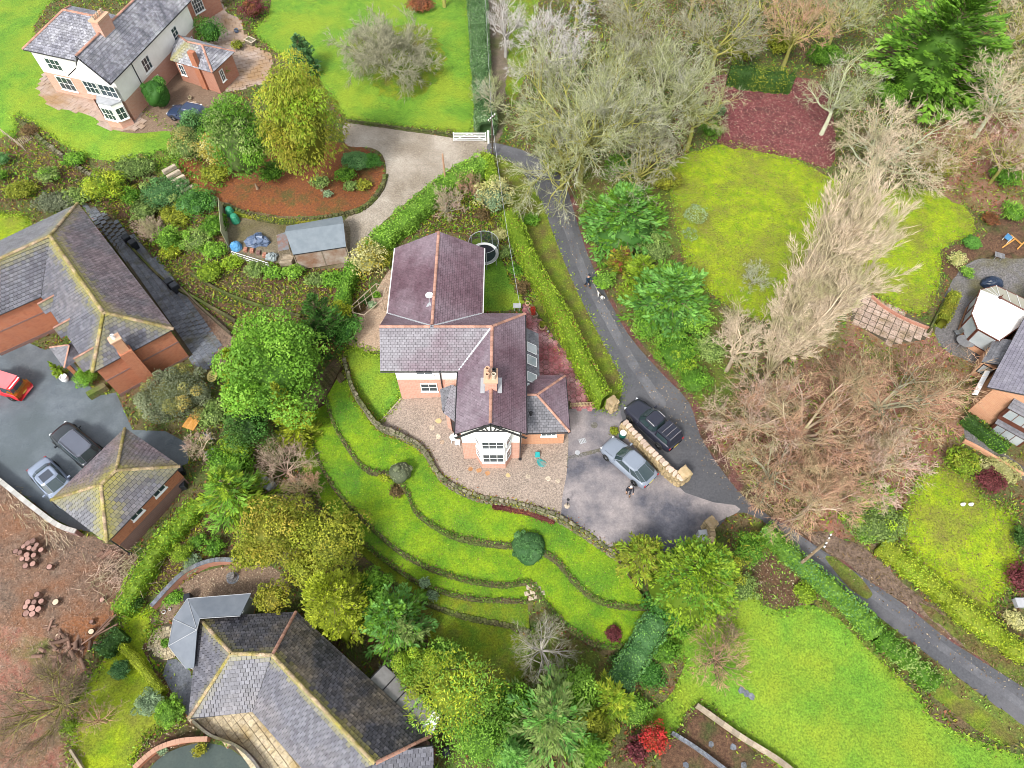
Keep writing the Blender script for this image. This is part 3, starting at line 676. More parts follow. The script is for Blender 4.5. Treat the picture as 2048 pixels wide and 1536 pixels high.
def gable(bld,pts,m,t=.12,name='gable_wall'):
    q=MB(); P_=[Vector(p) for p in pts]; n=(P_[1]-P_[0]).cross(P_[2]-P_[0]).normalized()*t; k=len(P_)
    q.add([p for p in P_]+[p-n for p in P_],[list(range(k)),list(range(2*k-1,k-1,-1))]+[(i,k+i,k+(i+1)%k,(i+1)%k) for i in range(k)],.5)
    return q.build(name,m,bld,uv=True)
gable(H,[(-3.75,23.35,4.9),(.7,23.35,4.9),(.7,23.35,4.98),(-1.5,23.35,6.72),(-3.75,23.35,4.98)],m_white)
gable(H,[(-2.75,40.2,4.9),(-9.55,40.2,4.9),(-6.05,40.2,6.75)],m_white)
gable(H,[(-9.1,33.3,4.9),(-9.1,28.9,4.9),(-9.1,31,6.75)],m_white)
def beam(bld,a,b,w,d,m,name):
    a=Vector(a);b=Vector(b);u=(b-a).normalized();n=Vector((0,-1,0));s=u.cross(n)*w/2
    q=MB().quad3(a-s,a+s,b+s,b-s,.001) ; V=[a-s,a+s,b+s,b-s]; q=MB(); q.add(V+[p+n*d for p in V],[(0,1,2,3),(7,6,5,4),(4,5,1,0),(5,6,2,1),(6,7,3,2),(7,4,0,3)]); return q.build(name,m,bld)
for a,b in (((-4.1,22.66,4.9),(-1.5,22.66,6.93)),((1.05,22.66,4.9),(-1.5,22.66,6.93))): beam(H,a,b,.2,.05,m_black,'barge_board')
gs=MB(); gs.add([(-3.9,22.8,4.95),(.9,22.8,4.95),(-1.5,22.8,6.8),(-3.9,22.84,4.95),(.9,22.84,4.95),(-1.5,22.84,6.8)],[(0,1,2),(5,4,3),(0,3,4,1),(1,4,5,2),(2,5,3,0)])
gw=MB(); gw.add([(-2.75,22.78,5.75),(-.25,22.78,5.75),(-1.5,22.78,6.75),(-2.75,22.82,5.75),(-.25,22.82,5.75),(-1.5,22.82,6.75)],[(0,1,2),(5,4,3),(0,3,4,1),(1,4,5,2),(2,5,3,0)]); gw.build('gable_panel',m_white,H)
beam(H,(-2.85,22.77,5.75),(-.15,22.77,5.75),.14,.05,m_black,'tie_beam')
for dx,tx in ((0,0),(-.75,-.38),(.75,.38),(-.4,-.12),(.4,.12)): beam(H,(-1.5+dx*.55,22.77,5.8),(-1.5+dx,22.77,6.6-abs(dx)*.62),.09,.04,m_black,'gable_timber')
bay=[(-2.75,23.36),(-2.3,22.5),(-.5,22.5),(-.05,23.36)]
wall(H,bay,-.3,.95,m_brickP,'bay_base'); bayb=wall(H,inset(bay,.02),.95,4.85,m_white,'bay_wall')
rq=MB(); rq.prism([(-2.95,23.36),(-2.4,22.3),(-.4,22.3),(.15,23.36)],4.85,4.97); rq.build('bay_roof',m_white,H)
frame_on(H,bay[1],bay[2],.08,1.72,1.15,2.55,3,2); frame_on(H,bay[1],bay[2],.08,1.72,3.45,4.7,3,2)
for p,q_ in ((bay[0],bay[1]),(bay[2],bay[3])):
    frame_on(H,p,q_,.12,.85,1.15,2.55,1,2,sill=False); frame_on(H,p,q_,.12,.85,3.45,4.7,1,2,sill=False)
frame_on(H,(-9.1,28.9),(-3.75,28.9),1.75,3.1,.95,2.15,2,2); frame_on(H,(-9.1,28.9),(-3.75,28.9),1.6,2.95,3.55,4.75,2,2)
gutter(H,(-10,28.22),(-4.1,28.22),4.95); gutter(H,(1.08,22.9),(1.08,33.6),4.95); gutter(H,(-4.13,28.2),(-4.13,22.9),4.95)
gutter(H,(-9.98,40.6),(-9.98,33.7),4.95,m_white); gutter(H,(-2.33,40.6),(-2.33,33.7),4.95,m_white)
downpipe(H,-5.6,28.82,0,4.9); downpipe(H,.62,23.27,0,4.85)
ch=MB(); ch.box((-1.5,26.0,6.2),(.85,1.05,1.7)); cho=ch.build('chimney',m_brickP,H,uv=True)
q=MB(); q.box((-1.5,26.0,7.9),(1.0,1.2,.14)); q.build('chimney_cap',m_brickT,cho)
for k,(dx,dy) in enumerate(((-.22,-.25),(.22,-.25),(-.22,.25),(.24,.27))):
    hgt=.62 if k!=3 else .4
    MB().lathe((-1.5+dx,26.0+dy,8.04),[(.15,0),(.13,.1),(.12,hgt-.08),(.16,hgt-.06),(.16,hgt),(.11,hgt),(.1,.15)],12).build('chimney_pot',(m_brickT,m_flag,m_brickT,m_black)[k],cho)
for s in (-1,1): 
    flash(H,(-1.5+s*.6,25.35,6.62),(-1.5+s*.6,26.65,6.62),.34,up=.05)
MB().lathe((-6.42,33.95,6.95),[(.02,0),(.22,.03),(.30,.10),(.31,.10),(.22,.02)],16).build('satellite_dish',m_wframe,H)
MB().tube([(-6.42,33.95,6.9),(-6.4,33.3,6.85)],.03,5).quad3((-6.62,33.0,6.78),(-6.22,33.0,6.92),(-6.3,33.35,6.92),(-6.5,33.35,6.8),.03).build('dish_bracket',m_lead,H)
pa=W(872,776,2.9); pb=W(912,745,3.6); pc=W(914,832,2.7); pd=W(893,808,2.7)
roof(H,[([(-5.3,25.9,2.75),(-3.75,24.6,2.75),(-3.75,27.3,3.95),(-4.6,27.9,3.6)],m_slateL),([(-5.6,27.9,2.9),(-5.3,25.9,2.75),(-4.6,27.9,3.6)],m_slateG)],w=.27,h=.2)
wall(H,[(-5.15,26.1),(-3.76,24.95),(-3.76,28.89),(-5.3,28.89)],-.1,2.72,m_brickP,'porch_wall')
pw=(-5.15,26.1),(-3.76,24.95)
frame_on(H,pw[0],pw[1],.5,1.4,0,2.1,1,1,m=m_brown,g=m_black,name='porch_door',sill=False)
roof(H,[([(2.15,27.2,2.6),(2.15,33.4,2.6),(1.02,33.4,3.5),(1.02,27.2,3.5)],m_slateG)],w=.3,h=.22)
wall(H,[(.7,27.2),(1.95,27.2),(1.95,33.2),(.7,33.2)],-.1,2.55,m_brickP,'lean_to_wall')
for y0_ in (31.6,30.4,28.8,27.7):
    a=Vector((1.95,y0_-.42,2.83));b=Vector((1.95,y0_+.42,2.83));c=Vector((1.22,y0_+.42,3.41));d=Vector((1.22,y0_-.42,3.41))
    sw=MB().quad3(a,b,c,d,.05).build('roof_window',m_glassL,H)
    fq=MB()
    for s_,t_ in ((a,b),(b,c),(c,d),(d,a)): fq.tube([s_+Vector((0,0,.05)),t_+Vector((0,0,.05))],.035,4)
    fq.build('window_frame',m_wframe,sw)
ez,az=2.6,4.1
c1=W(1056,866,ez);c2=W(1139,864,ez);c3=W(1130,752,ez);c4=W(1054,768,ez+.3); ap=W(1074,790,az); aw=W(1056,792,az)
c1=Vector((1.02,c1.y,ez)); aw=Vector((1.02,ap.y,az)); c4=Vector((1.02,c3.y,ez))
rf2=roof(H,[([c1,c2,ap,aw],m_slateG),([c2,c3,ap],m_slateP),([c3,c4,aw,ap],m_slateP)],w=.27,h=.2)
ridge(rf2,aw,ap,w=.1); ridge(rf2,ap,c2,w=.1); ridge(rf2,ap,c3,w=.1)
sw_=[(.69,c1.y+.35),(c2.x-.3,c2.y+.35),(c3.x-.3,c3.y-.35),(.69,c3.y-.35)]
wall(H,sw_,-.1,2.56,m_brickT,'wing_wall')
frame_on(H,sw_[0],sw_[1],1.55,2.75,1.35,2.2,3,2)
gutter(H,(1.0,c1.y-.05),(c2.x,c2.y-.05),2.55); gutter(H,(c2.x+.05,c2.y),(c3.x+.05,c3.y),2.55)
MB().lathe((1.42,c1.y+1.15,3.15),[(.09,0),(.09,.5),(.14,.52),(.14,.6),(.05,.7)],10).build('flue',m_black,H)
MB().quad3((1.22,c1.y+.85,3.0),(1.6,c1.y+.85,3.0),(1.6,c1.y+1.1,3.12),(1.22,c1.y+1.1,3.12),.03).build('flue_flashing',m_wframe,H)
MB().quad3((-4.45,28.25,4.85),(-3.8,28.25,4.85),(-3.8,27.6,4.85),(-4.1,27.6,4.85),.04).build('soffit',m_wframe,H)
def Z(px,py,z): return W(px,py,z)
def vertz(base, top, z0):
    B=W(*base,z0); return min(((W(*top,z)-B).xy.length,z) for z in np.arange(z0,z0+12,.05))[1]
LHz=-2.0
LH=empty('tiled_bungalow',Z(150,600,LHz),'large bungalow with mossy grey tile hips and bright orange brick walls at the left edge','house')
e=2.6; r_=5.0
N=Z(155,407,e); J=Z(100,472,r_); Ws=Z(-60,545,r_); Wn=Z(-80,522,e)
K=Z(207,625,r_); SE=Z(347,658,e); SW=Z(185,745,e); VB=Z(83,593,e); WE=Z(-70,660,e)
VB=Vector((VB.x,VB.y,e))
faces=[([SE,N,J,K],m_slateR),([N,Wn,Ws,J],m_slateG),([SW,SE,K],m_slateB),([VB,SW,K,J],m_slateB),([WE,VB,J,Ws],m_slateB)]
ml=[(J,K,.9),(K,SW,.5),(K,SE,.5),(J,Ws,.6),(N,J,.4)]
rf=roof(LH,faces,w=.33,h=.30,gap=.016,nsep=300,moss_lines=ml,mossr=.9)
for a,b in ((J,K),(K,SE),(K,SW),(N,J),(J,Ws)): ridge(rf,a,b,m_ridgeM,w=.15)
flash(LH,J,VB,.06,m_black,name='valley_gutter')
plan=[XY(Wn),XY(N),XY(SE),XY(SW),XY(VB),XY(WE)]
pl=inset(plan,.25)
wall(LH,pl,-2.6,-1.5,m_brickV,'plinth'); wall(LH,inset(plan,.28),-1.5,.6,m_brickO,'wall'); wall(LH,inset(plan,.25),.6,.75,m_brickV,'brick_band'); wall(LH,inset(plan,.28),.75,2.5,m_brickO,'upper_wall')
for a,b in ((SE,N),(SW,SE),(VB,SW),(WE,VB)): gutter(LH,a,b,e-.02)
fa=Z(-60,665,e-.3); fb=Z(85,598,e-.3)
mid=SW.lerp(SE,.42); dirv=(SE-SW).normalized(); nrm=Vector((dirv.y,-dirv.x,0))
def obox(c,u,lx,ly,z0,z1,m,name,par,uv=True,tone=None):
    n=Vector((u.y,-u.x,0)); a=c-u*lx/2-n*ly/2
    q=MB().prism([XY(a),XY(a+u*lx),XY(a+u*lx+n*ly),XY(a+n*ly)],z0,z1); return q.build(name,m,par,uv=uv)
cb=Vector((mid.x,mid.y,0))+nrm*.1
obox(cb,dirv,1.0,.7,-2.3,3.2,m_brickO,'chimney_breast',LH); cs=obox(cb-nrm*.1,dirv,.75,.6,3.2,4.7,m_brickT,'chimney',LH)
obox(cb-nrm*.1,dirv,.9,.75,4.7,4.82,m_brickT,'chimney_cap',cs,False)
MB().lathe((cb.x-nrm.x*.1,cb.y-nrm.y*.1,4.82),[(.14,0),(.12,.35),(.15,.4),(.1,.4),(.09,.1)],10).build('chimney_pot',m_wframe,cs)
dv=(SW-VB).normalized(); nv=Vector((-dv.y,dv.x,0)); nv=nv if (nv.x*(-1)+nv.y*(-1))>0 else -nv
def gablet(t,size,zb=e,proj=.5):
    c=VB.lerp(SW,t); a=c-dv*size*.5+nv*proj; b=c+dv*size*.5+nv*proj; ap=c+nv*proj+Vector((0,0,size*.42)); back=c-nv*size*.75+Vector((0,0,size*.42))
    L1=c-dv*size*.5-nv*.05; L2=c+dv*size*.5-nv*.05
    rr=roof(LH,[([a,L1,back,ap],m_slateB),([L2,b,ap,back],m_slateB)],w=.33,h=.3,moss_lines=[(ap,back,.5)])
    ridge(rr,ap,back,w=.09); gable(LH,[b-nv*.1,a-nv*.1,ap-nv*.1],m_brickV)
gablet(.13,1.5); gablet(.45,1.5); gablet(.86,1.9)
pr=[Z(100,697,1.4),Z(139,690,1.9)]
pa,pb,pc=Z(100,695,1.0),Z(139,690,2.3),Z(129,735,.9); pdv=Z(160,718,1.0)
pe=Z(150,676,2.2)
rr=roof(LH,[([pa,pc,pb],m_slateG),([pc,pdv,pe,pb],m_slateB)],w=.3,h=.26); ridge(rr,pa,pb,w=.08); ridge(rr,pb,pc,w=.08)
obox(Z(146,742,-1.0),dirv,.3,.3,-2.3,.85,m_brickO,'porch_pier',LH)
gw_=obox(Z(195,782,-1.6),dirv,1.6,.5,-2.2,-1.3,m_mstone,'low_wall',None,False); tag(gw_,'short mossy wall end beside the clipped bush by the bungalow door','wall')

GA=empty('double_garage',Z(230,980,-2.2),'hipped garage with mossy tile roof beside the two cars parked on the left','garage')
ge,gr=.7,2.7
a,b,c,d=Z(250,857,ge),Z(360,933,ge),Z(214,1085,ge),Z(103,1000,ge)
k1=Z(233,941,gr);k2=Z(202,969,gr)
faces=[([b,a,k1],m_slateR),([a,d,k2,k1],m_slateR),([d,c,k2],m_slateG),([c,b,k1,k2],m_slateB)]
rf=roof(GA,faces,w=.33,h=.30,gap=.016,nsep=300,moss_lines=[(k1,k2,1.0),(k2,c,.9),(k2,d,.5),(k1,b,.4),(k1,a,.15)],mossr=1.3)
for p,q_ in ((a,k1),(k1,b),(k2,c),(k2,d),(k1,k2)): ridge(rf,p,q_,m_ridgeM,w=.13)
pl=inset([XY(a),XY(d),XY(c),XY(b)],.3)
wall(GA,pl,-3.0,-1.1,m_brickV,'lower_wall'); wall(GA,inset([XY(a),XY(d),XY(c),XY(b)],.285),-1.1,.62,m_brickO)
for p,q_ in ((a,b),(b,c),(c,d),(d,a)): gutter(GA,p,q_,ge-.03)
cb_=[Vector(p).to_3d() for p in inset([XY(a),XY(b),XY(c),XY(d)],.285)]
pts_=inset([XY(d),XY(c),XY(b),XY(a)],.285); ln=(Vector(pts_[2])-Vector(pts_[1])).length
for s in (.28,.62): frame_on(GA,pts_[1],pts_[2],ln*s,ln*s+1.1,-.25,.35,2,1,g=m_glass)
downpipe(GA,c.x+.2,c.y+.15,-2.4,.6)

BB=empty('slate_bungalow',Z(600,1420,-4),'long low bungalow with dark slate roof and pale lead garden room at the bottom','house')
be,br=-1.3,1.1
A=Z(463,1307,br); B=Z(545,1310,br); nw=Z(398,1236,be+.3); sw=Z(378,1437,be); ss=Z(505,1422,be); ne=Z(592,1224,be+.1)
E1=Z(750,1527,br+.1); se=Z(862,1472,be); ss2=Z(640,1575,be); se2=Z(872,1600,be); 
ne2=Z(700,1312,be)
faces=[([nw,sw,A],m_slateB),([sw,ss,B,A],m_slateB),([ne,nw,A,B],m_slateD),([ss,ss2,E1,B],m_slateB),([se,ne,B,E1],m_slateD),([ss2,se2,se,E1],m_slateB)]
rf=roof(BB,faces,w=.34,h=.28,gap=.014,nsep=300,moss_lines=[(B,E1,.8),(A,B,.6),(A,sw,.3),(A,nw,.4)],mossr=.5)
for p,q_,m in ((A,B,m_ridgeM),(B,E1,m_ridgeM),(A,nw,m_ridgeM),(A,sw,m_ridgeM),(E1,se,m_ridge),(ne,B,m_ridge)): ridge(rf,p,q_,m,w=.12)
flash(BB,B,ss,.05,m_black,name='valley_gutter')
plan=[XY(nw),XY(sw),XY(ss),XY(ss2),XY(se2),XY(se),XY(ne)]
wall(BB,inset(plan,.35),-4.4,-1.42,m_brickV)
for p,q_ in ((sw,ss),(ss,ss2),(se,ne),(nw,sw),(se2,se)): gutter(BB,p,q_,be-.03)
g0=Z(375,1197,-1.1);g1=Z(502,1187,-1.1);g2=Z(480,1232,-.4);g3=Z(400,1237,-.4);g4=Z(347,1238,-1.1);g5=Z(337,1292,-1.1);g6=Z(372,1337,-1.1);g7=Z(388,1335,-.6);gc=Z(394,1260,-.25)
q=MB()
for tri in ((g1,g0,g3,g2),(g0,g4,gc,g3),(g4,g5,gc),(g5,g6,g7,gc)):
    t=[Vector(p) for p in tri]; k=len(t); dz=Vector((0,0,-.1)); q.add(t+[p+dz for p in t],[list(range(k)),list(range(2*k-1,k-1,-1))]+[(i,k+i,k+(i+1)%k,(i+1)%k) for i in range(k)])
q.build('garden_room_roof',mat('pale_metal_roof',(.14,.16,.19),(.19,.21,.24),scale=.7,rough=.35,tone=.06),BB)
q=MB()
for p,q_ in ((g0,g4),(g4,g5),(g5,g6),(g0,g1),(gc,g4),(gc,g5),(gc,g0),(gc,g3),(g3,g2)): q.tube([p+Vector((0,0,.02)),q_+Vector((0,0,.02))],.022,5)
q.build('roof_trim',m_lead,BB)
grp=inset([XY(g4),XY(g5),XY(g6),XY(g7),XY(g3),XY(g2),XY(g1),XY(g0)],.15)
wall(BB,grp,-4.2,-3.2,m_brickT,'garden_room_base'); wall(BB,inset([Vector(p) for p in grp],.03),-3.2,-1.2,m_glassL,'garden_room_glazing')
for p in grp: MB().tube([(p[0],p[1],-3.3),(p[0],p[1],-1.15)],.05,6).build('glazing_post',m_wframe,BB)
t0=Z(775,1355,-2.3);t1=Z(870,1462,-2.3); dnv=(se-ne).normalized(); nn=Vector((dnv.y,-dnv.x,0)); nn=nn if nn.y>0 else -nn
ba=ne.lerp(se,.56); bb_=ne.lerp(se,.93)
for i in range(4):
    p=ba.lerp(bb_,i/4); q_=ba.lerp(bb_,(i+1)/4)
    MB().quad3(p+dnv*.04+Vector((0,0,-.25)),q_-dnv*.04+Vector((0,0,-.25)),q_-dnv*.04+nn*1.3+Vector((0,0,-.7)),p+dnv*.04+nn*1.3+Vector((0,0,-.7)),.03).build('roof_pane',mat('grey_pane',(.19,.18,.18),(.26,.25,.25),scale=2,rough=.3) if i==0 else MATS['grey_pane'],BB)
    MB().tube([p+Vector((0,0,-.2)),p+nn*1.3+Vector((0,0,-.65))],.04,4).build('glazing_bar',m_black,BB)
p=ba.lerp(bb_,1.0); q=MB().quad3(p+Vector((0,0,-.25)),p+dnv*.9+Vector((0,0,-.3)),p+dnv*.5+nn*1.3+Vector((0,0,-.5)),p+nn*1.25+Vector((0,0,-.6)),.05); q.build('white_fascia',m_wframe,BB)
wall(BB,[XY(ba),XY(bb_+dnv*.6),XY(bb_+dnv*.6+nn*1.2),XY(ba+nn*1.2)],-4.4,-2.1,m_brickV,'lean_to_wall')
pp=Z(590,1510,-2.6)

MA=empty('white_mansion',Z(220,150,1.4),'big white and pink brick house with pale lichened slate roofs and terracotta ridges, top left','house')
me_,mr=6.3,8.8
R0=Z(151,113,mr); R1=Z(268,0,mr); u=(R1-R0).normalized(); R2=R0+u*15
E0=Z(221,168,me_); s_=Vector((u.y,-u.x,0)); 
half=(E0-R0).dot(s_); E0=R0+s_*half; E0.z=me_; E2=R0+s_*half+u*15; E2.z=me_
F0=R0-s_*half; F0.z=me_; F2=F0+u*15; F2.z=me_
La=Z(66,53,me_); Lb=F0+u*2.2; Lb.z=me_
Wr0=R0+u*6.2; Wr1=Wr0-s_*(half+9)
hw=4.0
wa=Wr0-u*hw-s_*half*1.0; wb=wa-s_*8; 
C1=Wr0-u*hw; C1=C1-s_*half; C1.z=me_; C2=C1-s_*7; C3=C2+u*hw*2; C4=C1+u*hw*2
for v in (C1,C2,C3,C4): v.z=me_
Wp=Wr0-s_*(half+3.4); Wp.z=mr
Wr0z=Vector((Wr0.x,Wr0.y,mr))
faces=[([E0,E2,R2,R0],m_slateM),([C1,F0+u*1.3,R0,Wr0z],m_slateM),([F2,C4,Wr0z,R2],m_slateM),
 ([C2,C1,Wr0z,Wp],m_slateM),([C3,C2,Wp],m_slateM),([C4,C3,Wp,Wr0z],m_slateM)]
rf=roof(MA,faces,w=.36,h=.28,nsep=300)
for p,q_ in ((R0,R2),(Wr0z,Wp),(Wp,C2),(Wp,C3)): ridge(rf,p,q_,w=.14)
for p,q_ in ((R0,E0),): flash(MA,p,q_,.14,m_black,name='verge_board')
plan=[XY(F0+u*.5),XY(E0+u*.5),XY(E2),XY(F2),XY(C4),XY(C3),XY(C2),XY(C1)]
pin=inset(plan,.4)
wall(MA,pin,0.6,3.6,m_brickP); wall(MA,inset(plan,.38),3.6,6.22,m_white,'rendered_wall')
gw1=R0+u*.5
gable(MA,[Vector((*XY(F0+u*.5+s_*.4),6.2)),Vector((*XY(E0+u*.5-s_*.4),6.2)),Vector((*XY(gw1),8.6))][::-1],m_white)
cc=Z(222,48,mr); cu=MB(); cw=R0.lerp(R1,.48)
o_=obox(Vector((cw.x,cw.y,0)),u,1.7,.9,7.6,9.9,m_brickP,'chimney',MA); obox(Vector((cw.x,cw.y,0)),u,1.9,1.1,9.9,10.05,m_brickT,'chimney_cap',o_,False)
for k in range(5): 
    p=cw+u*(-.64+k*.32); MB().lathe((p.x,p.y,10.05),[(.11,0),(.1,.3),(.13,.36),(.08,.36),(.07,.1)],9).build('chimney_pot',(m_flag,m_brickT)[k%2],o_)
Ea=E0-s_*.4+u*.5; Eb=E2-s_*.4
L_=(Eb-Ea).length
for s0,s1,z0,z1,c_,r_2 in ((4.6,5.9,3.95,5.4,3,2),(4.2,6.0,1.6,3.0,4,3),(10.3,11.3,3.9,5.4,2,3),(11.6,13,1.7,3.1,3,3)): frame_on(MA,XY(Ea),XY(Eb),s0,s1,z0,z1,c_,r_2)
Ga=F0+s_*.4+u*.5; Gb=E0-s_*.4+u*.5; gl=(Gb-Ga).length
frame_on(MA,XY(Ga),XY(Gb),gl*.52,gl*.52+2.0,4.2,5.6,3,2)
frame_on(MA,XY(Ga),XY(Gb),gl*.08,gl*.08+1.6,4.2,5.6,3,2)
bx=Ga.lerp(Gb,.66); bpl=[bx-s_*1.5,bx-s_*.8-u*1.0,bx+s_*.8-u*1.0,bx+s_*1.5]
wall(MA,[XY(p) for p in bpl],1.0,2.0,m_brickP,'bay_base'); wall(MA,inset([XY(p) for p in bpl],.03),2.0,3.9,m_white,'bay_wall')
frame_on(MA,XY(bpl[1]),XY(bpl[2]),.1,1.5,2.1,3.5,3,2); frame_on(MA,XY(bpl[0]),XY(bpl[1]),.15,1.05,2.1,3.5,2,2); frame_on(MA,XY(bpl[2]),XY(bpl[3]),.15,1.05,2.1,3.5,2,2)
MB().prism([XY(p) for p in bpl],3.9,4.02).build('bay_roof',m_lead,MA)
lg=Ga.lerp(Gb,.22); obox(lg-u*.2,s_,1.8,.9,1.2,1.3,m_brickR,'door_step',MA,False); frame_on(MA,XY(Ga),XY(Gb),gl*.12,gl*.12+1.5,1.3,3.4,2,1,m=m_brown,g=m_black,name='entrance_door',sill=False)
Wa=C2.lerp(C1,.0)+u*.4; Wb=C1+u*.4; 
frame_on(MA,XY(C2+s_*.4+u*.4),XY(C1+u*.4),1.2,3.0,4.2,5.5,3,2); frame_on(MA,XY(C2+s_*.4+u*.4),XY(C1+u*.4),1.2,3.2,1.8,3.4,3,2)
gutter(MA,E0,E2,me_-.05); gutter(MA,F0,C1,me_-.05); gutter(MA,C1,C2,me_-.05)
dp=Ea+u*3.4; downpipe(MA,dp.x+s_.x*.06,dp.y+s_.y*.06,1.3,6.2)
aerial(MA,Ea.x+u.x*9.5,Ea.y+u.y*9.5,6.3,1.6)
ae,ar=3.9,5.4
a0=Z(352,68,ae);a1=Z(341,121,ae);a2=Z(425,146,ae);a3=Z(470,103,ae);k0=Z(375,84,ar);k1_=Z(404,90,ar)
rf=roof(MA,[([a1,a2,k1_,k0],m_slateM),([a2,a3,k1_],m_slateM),([a3,a0,k0,k1_],m_slateM),([a0,a1,k0],m_slateM)],w=.36,h=.28,moss_lines=[(a1,k0,.7)],mossr=1.2)
for p,q_ in ((k0,k1_),(k1_,a2),(k1_,a3),(k0,a0)): ridge(rf,p,q_,w=.12)
ap_=inset([XY(a0),XY(a1),XY(a2),XY(a3)],.3); wall(MA,ap_,1,3.85,m_brickR,'annex_wall')
ap2=inset([XY(a1),XY(a2),XY(a3),XY(a0)],.3)
al=(Vector(ap2[1])-Vector(ap2[0])).length
au=(Vector(ap2[1])-Vector(ap2[0])).normalized()
obox(Vector((*ap2[0],0))+Vector((*au,0))*al*.62,Vector((*au,0)),.7,.5,1.3,5.6,m_brickO,'annex_chimney',MA)
frame_on(MA,ap2[0],ap2[1],.3,1.0,2.2,3.5,2,2)
frame_on(MA,ap2[1],ap2[2],.8,1.4,2.0,3.3,2,2,g=m_glass)
for (s0,s1) in ((.1,.7),(1.5,2.6)):
    pp_=Vector(ap2[1]).lerp(Vector(ap2[2]),.1)
q0=Z(395,22,3.5);q1=Z(440,-8,3.5)
TE=[Vector((*XY(E2),0)) for _ in range(1)]
bw0=Z(372,60,1.5); bw1=Z(445,15,1.5); bu=(bw1-bw0).normalized()
wg=[XY(bw0),XY(bw1),XY(bw1+Vector((-bu.y,bu.x,0))*4),XY(bw0+Vector((-bu.y,bu.x,0))*4)]
wall(MA,wg,1,4.4,m_brickR,'rear_wing_wall'); frame_on(MA,wg[0],wg[1],1.9,3.3,2.4,4.0,4,3); frame_on(MA,wg[0],wg[1],.2,1.0,1.6,3.2,2,3)
MB().prism([XY(Vector((*p,0))) for p in inset([Vector(x) for x in wg],-.25)],4.4,4.55).build('flat_roof',mat('blue_sheet',(.06,.25,.55),(.10,.32,.62),scale=1,rough=.4),MA)

RH=empty('orange_brick_house',Z(2020,760,.8),'orange brick house with lilac grey tile roof and white octagonal conservatory at the right edge','house')
re_,rr_=4.2,6.6
r0=Z(1975,774,re_); r1=Z(2046,642,re_); du=(r1-r0).normalized(); dn=Vector((du.y,-du.x,0)); dn=dn if dn.x>0 else -dn
r1=r0+du*14; s0_=r0+dn*9; s1_=r1+dn*9; t0_=r0+dn*4.5; t1_=r1+dn*4.5
for v in (t0_,t1_): v.z=rr_
rf=roof(RH,[([r1,r0,t0_,t1_],mat('lilac_grey_tile',(.19,.18,.22),(.24,.23,.27),scale=1,tone=.14,rough=.55,moss=True)),([s0_,s1_,t1_,t0_],MATS['lilac_grey_tile'])],w=.25,h=.25,nsep=200)
ridge(rf,t0_,t1_,m_lead,w=.1)
pl=[XY(r0+dn*.4+du*.05),XY(s0_-dn*.4+du*.05),XY(s1_-dn*.4),XY(r1+dn*.4)]
wall(RH,pl,.2,4.12,m_brickT)
g_=r0+dn*.4+du*.05; g2_=s0_-dn*.4+du*.05; gt=t0_+du*.05
gable(RH,[Vector((g_.x,g_.y,4.1)),Vector((g2_.x,g2_.y,4.1)),Vector((gt.x,gt.y,6.5))],m_brickT)
gutter(RH,r0,r1,re_-.03)
gs0=Vector((g_.x,g_.y,0)); gs1=Vector((g2_.x,g2_.y,0)); gl=(gs1-gs0).length; gu=(gs1-gs0).normalized(); gn=Vector((gu.y,-gu.x,0))
for zc,s0 in ((3.0,1.6),(.9,1.9)):
    b0=gs0+gu*s0; pb_=[b0,b0+gn*.55,b0+gu*2.4+gn*.55,b0+gu*2.4]
    wall(RH,[XY(p) for p in pb_],zc-.7,zc+1.0,m_brown,'bay_wall')
    frame_on(RH,XY(pb_[1]),XY(pb_[2]),.08,2.32,zc-.3,zc+.85,3,1,m=m_brown,g=m_glassL,sill=False)
    w_=[b0+gn*.75-gu*.15,b0+gn*.75+gu*2.55,b0+gu*2.55+gn*.02,b0-gu*.15+gn*.02]
    for i,p in enumerate(w_): p.z=zc+1.0+(.45 if i>1 else 0)
    roof(RH,[(w_,m_slateG)],w=.3,h=.25)
m0=r0+du*3.3; lw=[m0-dn*.9,m0+du*3.0-dn*.9,m0+du*3.0+dn*.35,m0+dn*.35]
for i,p in enumerate(lw): p.z=2.9+(.7 if i>1 else 0)
roof(RH,[([lw[1],lw[0],lw[3],lw[2]],m_slateG)],w=.3,h=.25); wall(RH,inset([XY(p) for p in lw],.12),.3,2.85,m_brickT,'lean_to_wall')
wi=inset([XY(lw[1]),XY(lw[0]),XY(lw[3]),XY(lw[2])],.12)
frame_on(RH,wi[1],wi[2],.1,1.0,1.6,2.7,2,1,m=m_black,g=m_glassL,sill=False)
MB().quad3(r0-dn*.0+du*.1+Vector((0,0,-1.4)),r0+du*2.9+Vector((0,0,-1.4)),r0+du*2.9-dn*.3+Vector((0,0,-1.6)),r0-dn*.3+du*.1+Vector((0,0,-1.6)),.06).build('white_board',m_wframe,RH)
cpx=[(1945,628),(1962,586),(1990,573),(2085,615),(2085,650),(1998,700),(1962,668)]
cpx=[(1943,627),(1960,580),(1992,571),(2075,610),(2048,648),(1998,682),(1955,658)]
cz,ck=3.3,4.3
cp=[Z(a,b,cz) for a,b in cpx]; kk=Z(2000,596,ck); k2_=Z(2085,640,ck)
m_poly=mat('white_polycarbonate',(.72,.72,.70),(.80,.80,.79),scale=.8,rough=.4); m_polyg=mat('cream_grey_polycarbonate',(.40,.38,.30),(.46,.44,.36),scale=.8,rough=.4)
def panel(tri,m,name='roof_panel'):
    t=[Vector(p) for p in tri]; k=len(t); dz=Vector((0,0,-.06)); q=MB(); q.add(t+[p+dz for p in t],[list(range(k)),list(range(2*k-1,k-1,-1))]+[(i,k+i,k+(i+1)%k,(i+1)%k) for i in range(k)]); q.build(name,m,RH)
